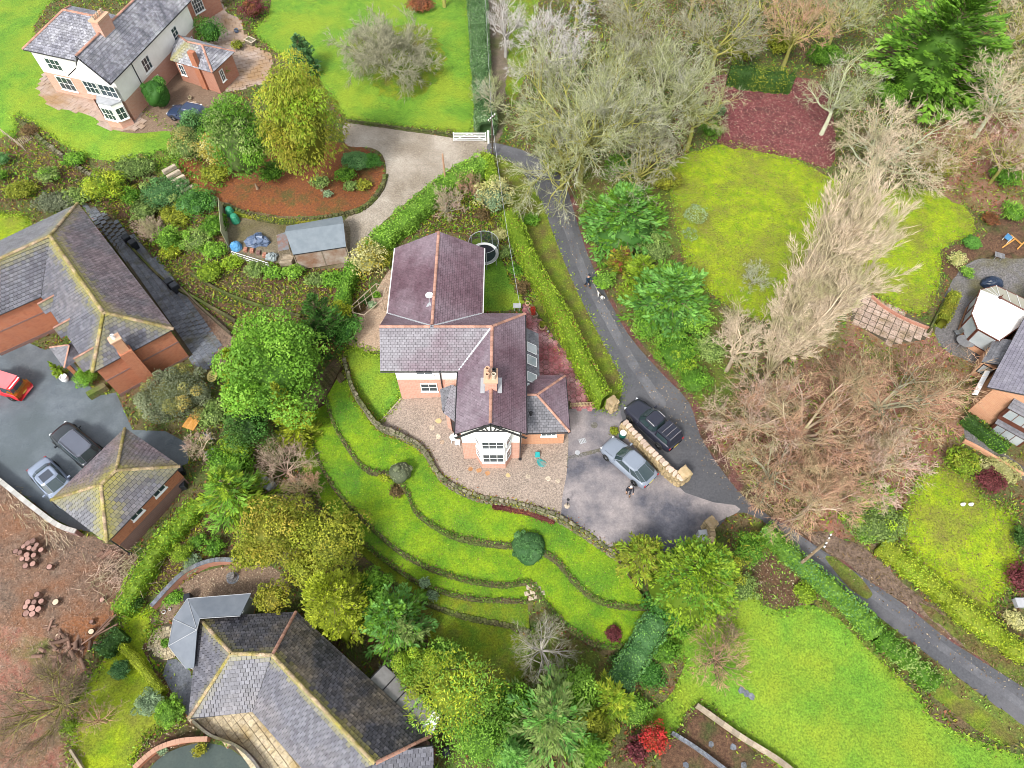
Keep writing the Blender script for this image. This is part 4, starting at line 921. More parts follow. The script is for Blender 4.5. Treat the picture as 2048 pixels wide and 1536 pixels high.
panel([cp[0],cp[1],kk],m_poly);panel([cp[1],cp[2],kk],m_polyg);panel([cp[2],cp[3],k2_,kk],m_polyg);panel([cp[6],cp[0],kk],m_poly);panel([cp[5],cp[6],kk],m_poly);panel([cp[4],cp[5],kk,k2_],m_poly)
q=MB(); 
for k in range(7):
    q.tube([kk+Vector((0,0,.03)),cp[k]+Vector((0,0,.03))],.03,4) if k not in (3,4) else None
for t in (.25,.5,.75): q.tube([cp[2].lerp(cp[3],t)+Vector((0,0,.03)),kk.lerp(k2_,t)+Vector((0,0,.03))],.03,4)
for t in (.33,.66): q.tube([cp[1].lerp(cp[2],t)+Vector((0,0,.03)),kk+Vector((0,0,.03))],.025,4); q.tube([cp[0].lerp(cp[1],t)+Vector((0,0,.03)),kk+Vector((0,0,.03))],.025,4)
q.build('roof_bar',m_wframe,RH); MB().tube([kk+Vector((0,0,.05)),k2_+Vector((0,0,.05))],.06,6).build('roof_ridge',m_brown,RH)
MB().lathe((kk.x,kk.y,kk.z),[(.14,0),(.14,.12),(.05,.2),(.02,.45)],8).build('finial',m_brown,RH)
cw_=inset([XY(p) for p in cp],.12); wall(RH,cw_,.3,1.5,m_brickT,'conservatory_base')
wall(RH,inset([Vector(p) for p in cw_],.08),1.5,3.26,m_glass,'conservatory_inside')
cpl=[Vector(p) for p in cw_]; ar_=sum(cpl[i].x*cpl[(i+1)%len(cpl)].y-cpl[(i+1)%len(cpl)].x*cpl[i].y for i in range(len(cpl)))
for i in range(len(cpl)):
    p,q_=cpl[i],cpl[(i+1)%len(cpl)]
    if ar_<0: p,q_=q_,p
    l=(q_-p).length; n_=max(1,int(l/1.0))
    for k in range(n_): frame_on(RH,p,q_,l*k/n_+.02,l*(k+1)/n_-.02,1.5,3.2,1,1,m=m_brown,g=m_glassL,sill=False)
for p_,q_ in zip(cp,cp[1:]+cp[:1]): MB().tube([p_,q_],.05,5).build('gutter',m_brown,RH)

SH=empty('garden_shed',P(625,500),'grey felt roofed shed with stained board side, next to the drive','shed')
z0=P(625,500).z
h_=2.1; q0=Z(586,509,z0+h_);q1=Z(692,493,z0+h_);q3=Z(573,452,z0+h_+.25);q2=Z(684,432,z0+h_+.25)
m1=Z(570,463,z0+2.75);m2=Z(687,447,z0+2.75)
m_felt=mat('grey_felt',(.15,.18,.205),(.185,.215,.24),scale=1.5,rough=.6,tone=.05)
for f in ([q0,q1,m2,m1],[q2,q3,m1,m2]):
    t=[Vector(p) for p in f]; dz=Vector((0,0,-.05)); q=MB(); q.add(t+[p+dz for p in t],[(0,1,2,3),(7,6,5,4),(0,4,5,1),(1,5,6,2),(2,6,7,3),(3,7,4,0)]); q.build('roof',m_felt,SH)
m_board=mat('stained_board',(.30,.22,.17),(.42,.36,.31),scale=1.6,c3=(.24,.13,.08),s3=.6,t3=.55,rough=.85,tone=.1)
sp=inset([XY(q0),XY(q1),XY(q2),XY(q3)],.1)
wall(SH,sp,z0-.1,z0+h_-.06,m_board)
u_=(q1-q0).normalized(); 
for t in (.0,.52,1.0):
    p=q0.lerp(q1,t); p=p+Vector((-u_.y,u_.x,0))*.09
    MB().box((p.x,p.y,z0),(.08,.06,h_-.1),math.atan2(u_.y,u_.x)).build('batten',m_timber,SH)
MB().tube([q0+Vector((0,0,-.06)),q1+Vector((0,0,-.06))],.045,4).build('fascia',m_black,SH)
def slabmesh(name,pts,th,m,bev=.012):
    "flat stone: bevelled outline, top at z = 0"
    n=len(pts); c=sum((Vector(p) for p in pts),Vector((0,0)))/n
    V=[(p[0],p[1],-th) for p in pts]+[(p[0],p[1],-bev) for p in pts]+[(c.x+(p[0]-c.x)*(1-bev*3),c.y+(p[1]-c.y)*(1-bev*3),0) for p in pts]
    F=[list(range(2*n,3*n))]
    for k in (0,n):
        for i in range(n): F.append((k+i,k+(i+1)%n,k+n+(i+1)%n,k+n+i))
    me=bpy.data.meshes.new(name); me.from_pydata(V,[],F); me.materials.append(m); return me
def pave(parent,poly,org,u,w,h,m,name='paving_slab',stag=.5,gap=.02,limit=300,up=.045,minc=.999):
    "staggered rectangular pavers over a plan outline"
    me=slabmesh(name,[(-w/2+gap/2,-h/2+gap/2),(w/2-gap/2,-h/2+gap/2),(w/2-gap/2,h/2-gap/2),(-w/2+gap/2,h/2-gap/2)],.05,m)
    org=Vector(org[:2]);u=Vector(u[:2]).normalized();v=Vector((-u.y,u.x)); pl=Poly(poly); L=[]
    R2=int(30/h)
    for j in range(-R2,R2):
        for i in range(-int(30/w),int(30/w)):
            c=org+u*((i+(j%2)*stag)*w)+v*(j*h)
            if pl.has(c.x,c.y): L.append(c)
    L.sort(key=lambda c:c.length); ang=math.atan2(u.y,u.x)
    rest=MB()
    for k,c in enumerate(L):
        z=G(c.x,c.y)+up+random.uniform(-.006,.008)
        if k<limit:
            M_=Matrix.Translation((c.x,c.y,z))@Matrix.Rotation(ang,4,'Z')@Matrix.Rotation(random.gauss(0,.006),4,'X'); inst(me,name,parent,M_)
        else: rest.box((c.x,c.y,z-.05),(w-gap,h-gap,.05),ang)
    if rest.v: rest.build('paving_slabs',m,parent,kind='stuff')
def RPof(nm): return [q for r_,q in zip(REG,RP) if r_[0]==nm][0]
ob=GROUND['front_patio']; a=P(382,1435); b=P(640,1536)
pave(ob,RPof('front_patio'),a,Vector((1,-1)),.46,.46,m_paver,stag=0)
ob=GROUND['slab_path']; pave(ob,RPof('slab_path'),P(300,520),P(430,700)-P(300,520),.5,.5,m_slab,stag=.5)
ob=GROUND['worn_paving']; pave(ob,RPof('worn_paving'),P(1740,620),P(1865,655)-P(1740,600),.62,.62,m_pinkpaver,stag=0,gap=.06)
ob=GROUND['mansion_patio']; pave(ob,RPof('mansion_patio'),P(150,200),Vector((1,-.6)),.75,.6,m_patio,gap=.03)
ob=GROUND['mansion_courtyard']; pave(ob,RPof('mansion_courtyard'),P(480,100),Vector((1,.3)),.75,.6,m_patio,gap=.03)
ob=GROUND['red_court']; R6=.29; pts6=[(R6*.94*math.cos(R(60*i)),R6*.94*math.sin(R(60*i))) for i in range(6)]
me=slabmesh('hexagon_paver',pts6,.05,m_hex); pl=Poly(RPof('red_court')); L=[]
for i in range(-10,40):
    for j in range(-10,60):
        x=.7+i*R6*1.5; y=20+(j+(i%2)*.5)*R6*math.sqrt(3)
        if pl.has(x,y): L.append((x,y))
for k,(x,y) in enumerate(L[:300]): inst(me,'hexagon_paver',ob,Matrix.Translation((x,y,G(x,y)+.014+random.uniform(-.004,.004))))
if len(L)>300:
    q=MB()
    for x,y in L[300:]: q.prism([(x+a,y+b) for a,b in pts6],G(x,y)-.03,G(x,y)+.012)
    q.build('hexagon_pavers',m_hex,ob,kind='stuff')
ob=GROUND['round_patio']; rings=[(.12,.36,8),(.36,.62,13),(.62,.88,18),(.88,1.14,22),(1.14,1.36,20)]
for r0_,r1_,n_ in rings:
    g=.02; da=2*math.pi/n_; pts=[]
    for k in range(4): t=-da/2+g/r1_/2+(da-g/r1_)*k/3; pts.append((r1_*math.cos(t)-0,r1_*math.sin(t)))
    for k in range(3,-1,-1): t=-da/2+g/r0_/2+(da-g/r0_)*k/3; pts.append(((r0_+g)*math.cos(t),(r0_+g)*math.sin(t)))
    pts=[(a-(r0_+r1_)/2,b) for a,b in pts]; me=slabmesh('wedge_stone',pts,.04,m_paver)
    for k in range(n_):
        t=da*k+random.random()*.01+r0_; M_=Matrix.Translation((rc.x,rc.y,rc.z+.03))@Matrix.Rotation(t,4,'Z')@Matrix.Translation(((r0_+r1_)/2,0,random.uniform(-.004,.004))); inst(me,'wedge_stone',ob,M_)
def flag(px,py,s,m,label,rz=0,grp=None,cat='paving stone'):
    p=P(px,py); o=empty('stepping_stone',(p.x,p.y,p.z),label,cat,grp); pts=[(s*.5*math.cos(R(a+random.uniform(-14,14)))*random.uniform(.85,1.15),s*.5*math.sin(R(a))*random.uniform(.8,1.1)) for a in (35,90,140,215,270,325)]
    me=slabmesh('stone',pts,.05,m); inst(me,'stone',o,Matrix.Translation((p.x,p.y,p.z+.035))@Matrix.Rotation(rz,4,'Z')); return o
m_ochre=mat('ochre_stone',(.50,.36,.16),(.56,.42,.22),scale=2,tone=.1); m_rustst=mat('rusty_stone',(.34,.16,.06),(.42,.24,.12),scale=3,tone=.15)
flag(877,842,.5,m_ochre,'ochre stepping stone in the gravel, top of the row by the porch',.6); flag(864,856,.5,m_flag,'second stepping stone below the ochre one in the gravel',.5); flag(876,873,.5,m_flag,'third pale stepping stone in the gravel, left of the two white tables',.3); flag(884,884,.4,m_gravel3,'fourth faint stepping stone in the gravel',.2)
for k,(x,y,m) in enumerate(((941,938,m_rustst),(958,941,m_rustst),(975,946,m_rustst),(1016,951,m_ochre),(1056,953,m_flag),(1096,957,m_flag),(1115,962,m_flag))):
    flag(x,y,.42,m,['leftmost rusty stone set in the gravel below the bay window','middle rusty stone set in the gravel below the bay window','right rusty stone set in the gravel below the bay window','ochre stone in the gravel below the bay window','pale stone in the gravel below the low wing','large pale stone in the gravel right of the others','last pale stone in the gravel near the parking court'][k],random.random())
for k,(x,y) in enumerate(((1483,1380),(1493,1387),(1503,1393))): flag(x,y,.5,m_slab,['grey slab on the lower lawn, left of three','grey slab on the lower lawn, middle of three','grey slab on the lower lawn, right of three'][k],-.5)
for k,(x,y) in enumerate(((1422,1488),(1466,1494),(1488,1530),(1372,1530))): flag(x,y,.42,m_slab,['round grey stepping stone in the kitchen garden, upper left','round grey stepping stone in the kitchen garden, upper right','round grey stepping stone in the kitchen garden, lower right','round grey stepping stone in the kitchen garden, lower left'][k])
pave(GROUND['terrace_lawn'],[Vector(W(a_,b_,-2.4))[:2] for a_,b_ in ((1052,1170),(1068,1166),(1085,1192),(1052,1200))],W(1065,1185,-2.4),Vector((1,.2)),.42,.36,m_flag,name='flagstone',gap=.04)
ob=GROUND['brick_path']; A_=P(700,735);B_=P(590,845); d_=(B_-A_); 
path=smooth([P(692,738),P(672,752),(P(640,780)),P(612,812),P(595,838)],8)
for i in range(len(path)-1):
    c=path[i]; t=(path[i+1]-path[i]); t.normalize()
    if i%1==0:
        z=G(c.x,c.y); me_k='tread'
        if me_k not in _slates: _slates[me_k]=slabmesh('brick_tread',[(-.14,-.85),(.14,-.85),(.14,.85),(-.14,.85)],.1,m_brickpath)
        inst(_slates[me_k],'brick_tread',ob,Matrix.Translation((c.x,c.y,z+.04))@Matrix.Rotation(math.atan2(t.y,t.x),4,'Z'))

_st={}
def stonemesh(m,k,flat=.5):
    key=(m.name,k)
    if key not in _st:
        rng=np.random.default_rng(50+k); V=[]; 
        for z,s in ((-.5,.86),(-.1,1.0),(.35,.97),(.5,.78)):
            for a in range(7): t=2*math.pi*(a+rng.normal(0,.12))/7; r=.5*s*(1+rng.normal(0,.06)); x=r*math.cos(t);y=r*math.sin(t); kx=max(abs(math.cos(t)),abs(math.sin(t))); V.append((x/kx*.93,y/kx*.93,z+rng.normal(0,.03)))
        F=[list(range(6,-1,-1)),list(range(21,28))]
        for i in range(3):
            for a in range(7): F.append((i*7+a,i*7+(a+1)%7,(i+1)*7+(a+1)%7,(i+1)*7+a))
        me=bpy.data.meshes.new('stone'); me.from_pydata(V,[],F); me.materials.append(m); _st[key]=me
    return _st[key]
def stone_wall(line,ztop,zbot,th,m,label,sl=.34,sh=.17,name='stone_wall',coping=True,limit=300,core=m_mstone,jit=.035,cl=None,cap=None,face=-1,out=0.0):
    "line: world plan points; ztop/zbot functions of (x, y); stones of the course tops and faces, those nearest the camera as objects"
    ln=[Vector((p[0],p[1],0)) for p in line]; mid=ln[len(ln)//2]; o=empty(name,(mid.x,mid.y,zbot(mid.x,mid.y)),label,'wall')
    q=MB(); V=[];F=[]
    for i,p in enumerate(ln):
        t=(ln[min(i+1,len(ln)-1)]-ln[max(i-1,0)]).normalized(); s=Vector((-t.y,t.x,0))*th*.42; zt=ztop(p.x,p.y)-.06; zb_=zbot(p.x,p.y)-.3
        V+=[p-s+Vector((0,0,zb_)),p+s+Vector((0,0,zb_)),p+s+Vector((0,0,zt)),p-s+Vector((0,0,zt))]
    for i in range(len(ln)-1):
        a=i*4
        for j in range(4): F.append((a+j,a+(j+1)%4,a+4+(j+1)%4,a+4+j))
    F.append((3,2,1,0)); F.append([len(V)-4+j for j in range(4)])
    mk('wall_core',V,F,core,o)
    items=[]; d=0.0; acc=[0.0]
    for i in range(len(ln)-1): acc.append(acc[-1]+(ln[i+1]-ln[i]).length)
    def at(dist):
        dist=max(0,min(acc[-1]-1e-4,dist)); i=max(k for k in range(len(acc)-1) if acc[k]<=dist); f=(dist-acc[i])/(acc[i+1]-acc[i]+1e-9); p=ln[i].lerp(ln[i+1],f); return p,(ln[i+1]-ln[i]).normalized()
    ks=cl or sl
    if coping:
        d=ks/2
        while d<acc[-1]:
            l=ks*random.uniform(.65,1.25); p,t=at(d); n=Vector((-t.y,t.x,0)); w=th*random.uniform(.85,1.12); h=random.uniform(.10,.16)
            items.append((p+n*random.gauss(0,jit*.6)+Vector((0,0,ztop(p.x,p.y)+random.uniform(-.02,.02))),t,(l*.97,w,h),cap or m)); d+=l
    d=0
    while d<acc[-1]:
        p,t=at(d); n=Vector((-t.y,t.x,0)); zt=ztop(p.x,p.y)-.08; zb_=zbot(p.x,p.y)-.02; z=zt-sh/2; step=sl*random.uniform(.7,1.2)
        while z>zb_:
            for sgn in ((-1,1) if face==0 else (face,)):
                items.append((p+t*random.uniform(0,sl*.4)+n*sgn*(th*.40+random.uniform(0,jit))+Vector((0,0,z)),t,(sl*random.uniform(.7,1.15),.16,sh*random.uniform(.75,.98)),m))
            z-=sh
        d+=step
    items.sort(key=lambda s:(s[0]-CAMP).length-(.9 if s[2][1]>.2 else 0))
    rest=MB()
    for k,(p,t,sz,mm) in enumerate(items):
        M_=Matrix.Translation(p)@Matrix.Rotation(math.atan2(t.y,t.x)+random.gauss(0,.06),4,'Z')@Matrix.Rotation(random.gauss(0,.04),4,'X')@Matrix.Diagonal((*sz,1))
        if k<limit: inst(stonemesh(mm,k%5),'stone',o,M_)
        else: me=stonemesh(mm,k%5); rest.add([M_@v.co for v in me.vertices],[list(f.vertices) for f in me.polygons])
    if rest.v: rest.build('stones',m,o,kind='stuff')
    return o
zc=lambda z:(lambda x,y:z)
def face_sign(line,low):
    "side of the line on which point low lies"
    m_=len(line)//2; t=line[m_+1]-line[m_]; n=Vector((-t.y,t.x)); return 1 if (Vector(low[:2])-Vector(line[m_][:2])).dot(n)>0 else -1
fs=face_sign(TW[0],W(900,1080,-1.7))
stone_wall(TW[0],zc(.06),zc(-.85),.27,m_gstone,'top garden retaining wall with pale coping stones, around the gravel and the court',limit=300,face=fs,cl=.36,cap=m_gstone)
stone_wall(TW[1],zc(-.82),zc(-1.7),.2,m_mstone,'second terrace wall, just below the grey green lavender bush',face=fs,sl=.26,sh=.14,limit=260)
stone_wall(TW[2],zc(-1.67),zc(-2.4),.2,m_mstone,'third terrace wall, the longest, ending at the wide blue green hedge',face=fs,sl=.26,sh=.14,limit=260)
stone_wall(TW[3],zc(-2.37),zc(-2.95),.2,m_mstone,'fourth terrace wall with the two pale plants below it',face=fs,sl=.26,sh=.14,limit=220)
stone_wall(TW[4],zc(-2.9),lambda x,y:zbase(x,y)-.2,.25,m_mstone,'lowest mossy terrace edge above the bottom lawn',face=fs,sl=.3,limit=150)
stone_wall(BW,lambda x,y:zbase(x,y)+.3,lambda x,y:zbase(x,y)-1.1,.4,m_mstone,'mossy curved dry stone wall between the mulch bed and the shed yard',face=face_sign(BW,W(560,480,0)),sl=.32,cap=m_mstone)
lw_=wl([(40,240),(75,268),(120,300),(165,325),(210,335)],1.3); stone_wall(lw_,lambda x,y:zbase(x,y)+.35,lambda x,y:zbase(x,y)-1.0,.45,m_mstone,'mossy stone wall below the mansion lawn at the upper left',face=face_sign(lw_,W(100,350,-.5)),sl=.34,cap=m_gstone)
ln_=wl([(690,243),(760,252),(830,262),(905,272)],.6); stone_wall(ln_,lambda x,y:zbase(x,y)+.25,lambda x,y:zbase(x,y)-.1,.25,m_mstone,'low stone kerb wall between the north lawn and the gravel drive',face=-1,sl=.3)
cw1=wl([(1248,842),(1275,872),(1310,908),(1345,942),(1368,958)],1.2,4)
so=stone_wall(cw1,zc(1.2),zc(0),.55,m_stone,'golden sandstone boundary wall between the grey hatchback and the black pickup truck',sl=.3,sh=.15,face=0,limit=300,cl=.36,core=m_stone,cap=mat('pale_coping_stone',(.44,.33,.26),(.52,.42,.34),scale=3,tone=.2,rough=.85,coord='obj'))
def pier(px,py,h,w,label,m=m_stone):
    b=P(px,py,h); o=empty('stone_pier',(b.x,b.y,b.z),label,'pier'); k=0; z=0; 
    MB().box((b.x,b.y,b.z-.2),(w*.85,w*.85,h+.15),.6).build('pier_core',m,o)
    while z<h:
        sh=.2
        for a in range(4):
            for e in (-.26,.26):
                c=Vector((math.cos(.6+a*math.pi/2),math.sin(.6+a*math.pi/2),0)); t=Vector((-c.y,c.x,0)); p=Vector((b.x,b.y,b.z+z+sh/2))+c*w*.42+t*e*w
                inst(stonemesh(m,k%5),'stone',o,Matrix.Translation(p)@Matrix.Rotation(math.atan2(t.y,t.x),4,'Z')@Matrix.Diagonal((w*.5,.2,sh*.93,1))); k+=1
        z+=sh
    inst(stonemesh(m,k%5),'cap_stone',o,Matrix.Translation((b.x,b.y,b.z+h+.06))@Matrix.Rotation(.6,4,'Z')@Matrix.Diagonal((w*1.1,w*1.1,.16,1)))
    return o
pier(1370,945,1.35,.85,'sandstone pier at the lower right end of the golden wall')
pier(1226,802,1.3,.75,'sandstone pier at the tip of the lime green lane hedge'); pier(1423,1045,1.3,.75,'sandstone gate pier at the lower side of the court entrance')
w2=wl([(1423,1052),(1424,1078),(1412,1098)],1.0); stone_wall(w2,zc(1.0),lambda x,y:zbase(x,y)-.2,.45,m_stone,'short golden wall running down from the lower gate pier',sl=.4,sh=.2,face=0,core=m_stone)
cwl=wl([(-60,915),(0,962),(60,1010),(112,1048),(150,1062)],-1.0); m_capg=mat('grey_coping',(.36,.35,.33),(.44,.43,.40),scale=3,tone=.15,rough=.8)
bw_=empty('courtyard_wall',(cwl[8].x,cwl[8].y,-2.2),'long rendered courtyard wall with pale coping beside the felled tree ground','wall')
for i in range(len(cwl)-1):
    a,b=cwl[i],cwl[i+1]; t=(b-a).normalized(); n=Vector((-t.y,t.x,0))*.13
    MB().prism([XY(a-n),XY(b-n),XY(b+n),XY(a+n)],-2.9,-1.15).build('wall_panel',m_brickV,bw_,uv=True); n*=1.35
    MB().prism([XY(a-n+t*.01),XY(b-n-t*.01),XY(b+n-t*.01),XY(a+n+t*.01)],-1.15,-1.05).build('coping_stone',m_capg,bw_)
def curved_wall(pts,h,th,m,label,cap=None,name='garden_wall',zb0=None,n=6):
    L=[P(*p,h) for p in pts]; Q=smooth(L,n); z=max(p.z for p in L)+h; o=empty(name,(Q[len(Q)//2].x,Q[len(Q)//2].y,z-h),label,'wall')
    for i in range(len(Q)-1):
        a,b=Q[i].to_3d(),Q[i+1].to_3d(); t=(b-a).normalized(); nn=Vector((-t.y,t.x,0))*th/2; za=G(a.x,a.y)+h; e=t*.004
        MB().prism([XY(a-nn-t*.02),XY(b-nn+t*.02),XY(b+nn+t*.02),XY(a+nn-t*.02)],za-h-.7,za+random.uniform(-.002,.002)).build('wall_section',m,o,uv=True)
        if cap: MB().prism([XY(a-nn*1.3+e),XY(b-nn*1.3-e),XY(b+nn*1.3-e),XY(a+nn*1.3+e)],za+.005,za+.065).build('coping_stone',cap,o)
    return o
curved_wall([(302,1212),(335,1175),(375,1140),(430,1120),(490,1122)],.9,.25,m_brickR,'curved red brick retaining wall with slate coping behind the bottom bungalow',m_slab)
curved_wall([(268,1536),(310,1500),(360,1482),(415,1478)],.5,.25,m_brickO,'orange brick rim wall of the round sunken courtyard',m_brickO)
curved_wall([(385,1442),(420,1470),(470,1490),(505,1520),(530,1560)],.7,.18,m_dgr,'dark curved slate wall between round courtyard and cream patio')
curved_wall([(1395,1410),(1480,1470),(1560,1520),(1620,1570)],.5,.28,m_timber,'long pale timber sleeper edging at the top of the kitchen garden',name='sleeper_edge'); curved_wall([(1345,1465),(1400,1500),(1460,1545)],.4,.22,m_slab,'grey sleeper edging inside the kitchen garden',name='sleeper_edge')
curved_wall([(1235,1385),(1262,1360)],.3,.12,m_timber,'short timber edge by the ditch',name='sleeper_edge')
curved_wall([(140,1500),(165,1540)],.3,.15,m_timber,'short timber edging at the lower left lawn',name='sleeper_edge')
curved_wall([(1860,660),(1885,610),(1900,585)],.5,.15,m_mstone,'low mossy wall along the right lawn and dark path'); curved_wall([(1930,880),(1960,895),(2048,948)],.35,.2,m_brickT,'low tan brick planter edge under the orange gable')
curved_wall([(1860,655),(1820,640),(1770,612),(1745,590)],.3,.15,m_brickR,'low red brick edge behind the worn pink paving')
curved_wall([(347,560),(400,612),(460,665)],.5,.15,m_joint,'dark timber edging between the slab path and the slope',name='path_edging'); curved_wall([(250,480),(330,560),(400,600),(470,640)],.45,.2,m_mstone,'mossy log edge along the upper slope')
curved_wall([(380,545),(440,580),(520,610),(600,630)],.35,.18,m_mstone,'mossy bank edge across the leaf strewn slope')
st_=empty('garden_steps',P(375,372),'flight of grey stone steps between the mansion lawn and the slope','steps'); a=P(345,350,.2);b=P(390,395,0)
for i in range(7):
    c=a.lerp(b,i/6); t=(b-a); t.z=0;t.normalize(); inst(slabmesh('step',[(-.17,-.7),(.17,-.7),(.17,.7),(-.17,.7)],.4,m_flag),'step',st_,Matrix.Translation((c.x,c.y,max(G(c.x,c.y)+.1,1.2-i*.22)))@Matrix.Rotation(math.atan2(t.y,t.x),4,'Z'))
eo=empty('lane_edge_stones',P(1140,560),'row of small pale edge stones between verge grass and lane','stones')
for i,(x,y) in enumerate([(1080,402),(1090,425),(1100,450),(1108,472),(1116,490),(1125,512),(1134,535),(1143,556),(1152,575),(1160,595),(1170,615),(1180,636),(1190,656),(1198,672),(1207,690),(1216,706),(1226,724),(1234,740),(1240,756),(1244,775),(1243,790),(1238,806)]):
    p=P(x+random.uniform(-2,2),y+random.uniform(-3,3)); inst(stonemesh(m_gstone,i%5),'stone',eo,Matrix.Translation((p.x,p.y,p.z+.03))@Matrix.Rotation(random.random()*3,4,'Z')@Matrix.Diagonal((random.uniform(.1,.24),random.uniform(.1,.2),.12,1)))
kb=empty('lawn_kerb',P(780,820),'thin pale kerb between side lawn and gravel','kerb')
ka,kb_=P(803,797),P(758,847)
for i in range(9):
    a=ka.lerp(kb_,i/9);b=ka.lerp(kb_,(i+.94)/9); t=(b-a).normalized(); n=Vector((-t.y,t.x,0))*.05; MB().prism([XY(a-n),XY(b-n),XY(b+n),XY(a+n)],a.z-.1,a.z+.09).build('kerb_stone',m_flag,kb)
def leafmat(name,a,b,hue=.012,tone=.6,c3=None,rough=.65): return mat(name,a,b,scale=1.1,c3=c3,s3=.5,t3=.55,tone=tone,hue=hue,rough=rough,spec=.25,leafy=True)
LF = dict(
 lime=leafmat('lime_foliage',(.20,.33,.02),(.28,.40,.035)), limey=leafmat('yellow_lime_foliage',(.30,.38,.02),(.40,.46,.05)),
 green=leafmat('green_foliage',(.10,.24,.02),(.15,.31,.03)), bright=leafmat('bright_green_foliage',(.13,.30,.025),(.20,.38,.05)),
 dark=leafmat('dark_green_foliage',(.045,.11,.02),(.075,.16,.03)), sage=leafmat('sage_foliage',(.17,.27,.06),(.25,.34,.10)),
 blue=leafmat('blue_green_foliage',(.08,.21,.06),(.14,.29,.10)), cyp=leafmat('cypress_foliage',(.12,.31,.05),(.19,.40,.09)),
 gold=leafmat('golden_foliage',(.34,.30,.035),(.44,.38,.07)), olive=leafmat('olive_foliage',(.19,.24,.02),(.27,.30,.035)),
 vari=leafmat('variegated_foliage',(.42,.42,.14),(.52,.50,.24),tone=.4), rust=leafmat('rusty_foliage',(.28,.11,.04),(.20,.085,.045)),
 moss=leafmat('mixed_green_gold_foliage',(.22,.28,.025),(.29,.32,.035),c3=(.30,.27,.03)), hedge=leafmat('hedge_foliage',(.16,.33,.03),(.23,.41,.06)),
 hedgeb=leafmat('grey_green_hedge_foliage',(.09,.19,.06),(.16,.28,.11)), grey=leafmat('grey_green_foliage',(.16,.19,.10),(.22,.25,.15)),
 red=leafmat('red_foliage',(.50,.06,.03),(.38,.045,.035)), maroon=leafmat('maroon_foliage',(.13,.03,.035),(.18,.05,.05)),
 pale=leafmat('pale_grey_green_foliage',(.20,.30,.16),(.28,.38,.22)), greygold=leafmat('greygreen_gold_foliage',(.19,.22,.09),(.28,.28,.08),c3=(.38,.31,.08)),
 brown=leafmat('brown_foliage',(.14,.095,.04),(.20,.14,.06)), holly=leafmat('deep_green_foliage',(.06,.19,.025),(.10,.26,.045)))
def bark(name,a,b,c=None): return mat(name,a,b,scale=2.2,c3=c,s3=.5,t3=.54,tone=.35,rough=.9)
BK = dict(grey=bark('grey_bark',(.26,.25,.16),(.37,.36,.25)), lichen=bark('lichened_bark',(.25,.28,.11),(.37,.39,.19),(.40,.39,.31)),
 silver=bark('silver_bark',(.36,.39,.27),(.48,.50,.37),(.36,.37,.18)), tan=bark('tan_bark',(.50,.40,.28),(.63,.52,.39),(.38,.35,.19)),
 pink=bark('pinkish_bark',(.46,.31,.25),(.58,.44,.35),(.34,.33,.17)), brown=bark('brown_bark',(.16,.11,.07),(.24,.18,.12)),
 russet=bark('russet_bark',(.42,.23,.15),(.50,.31,.20),(.38,.34,.18)), pale=bark('pale_bark',(.42,.39,.37),(.54,.51,.48)), dark=bark('dark_bark',(.07,.055,.04),(.11,.09,.06)),
 mossy=bark('mossy_bark',(.26,.26,.05),(.33,.31,.10)))

def zbv(A):
    d=((A[:,None,:2]-_cp[None,:,:2])**2).sum(2); w=1/(d+4.0)**2; z=(w*_cp[:,2]).sum(1)/w.sum(1)
    for p,zz in ZONES: z[inpoly_np(A,p)]=zz
    return z
def unit(a): return a/np.maximum(np.linalg.norm(a,axis=-1,keepdims=True),1e-9)
def quads(name,c,a,b,m,parent,tone,kind='stuff',curl=0.0):
    "one diamond leaf per row: centre c, half axes a and b"
    n=len(c); V=np.empty((n,4,3),np.float32); V[:,0]=c-a; V[:,1]=c+b; V[:,2]=c+a; V[:,3]=c-b
    if curl: V[:,2,2]-=np.linalg.norm(a,axis=1)*curl
    return mk(name,V.reshape(-1,3),np.arange(n*4).reshape(n,4),m,parent,attrs={'tone':tone},kind=kind)
def blobpts(rng, cs, rs, n, up=-.35, shell=.22):
    "points on a set of blobs: centres cs (k,3), radii rs (k,3)"
    k=len(cs); w=(rs[:,0]*rs[:,1]+rs[:,0]*rs[:,2]); w=w/w.sum(); idx=rng.choice(k,n,p=w)
    d=unit(rng.normal(size=(n,3))); fl=d[:,2]<up; d[fl,2]*=-1
    rad=1-shell*rng.random(n)**1.5
    p=cs[idx]+d*rs[idx]*rad[:,None]
    return p,unit(d/rs[idx]),idx
def subblobs(rng, c, R_, k, frac=.34, up=-.2, jit=.15):
    d=unit(rng.normal(size=(k*3,3))); d=d[d[:,2]>up][:k]
    cs=np.array(c)+d*np.array(R_)*(1-frac*.75)*(1+rng.normal(0,jit*.5,(len(d),1))); s=min(R_)*frac*(1+rng.uniform(-.35,.45,len(d)))
    return cs, np.stack([s,s,s*.85],1)
def icore(name,c,R_,m,parent,rng,noise=.12,sub=12):
    V=[];F=[]; n=sub*2
    for i in range(sub+1):
        th=math.pi*i/sub
        for j in range(n):
            ph=2*math.pi*j/n; r=1+noise*math.sin(3*ph+i)*math.sin(th)+rng.normal(0,noise*.35)
            V.append((c[0]+R_[0]*r*math.sin(th)*math.cos(ph),c[1]+R_[1]*r*math.sin(th)*math.sin(ph),c[2]+R_[2]*r*math.cos(th)))
    for i in range(sub):
        for j in range(n): F.append((i*n+j,(i+1)*n+j,(i+1)*n+(j+1)%n,i*n+(j+1)%n))
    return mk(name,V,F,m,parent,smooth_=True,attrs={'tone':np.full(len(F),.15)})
def where(px,py,h):
    "ground point of something whose middle, h above the ground, is seen at the pixel"
    return P(px,py,h)
_sd=[100]
def nrng(): _sd[0]+=1; return np.random.default_rng(_sd[0])
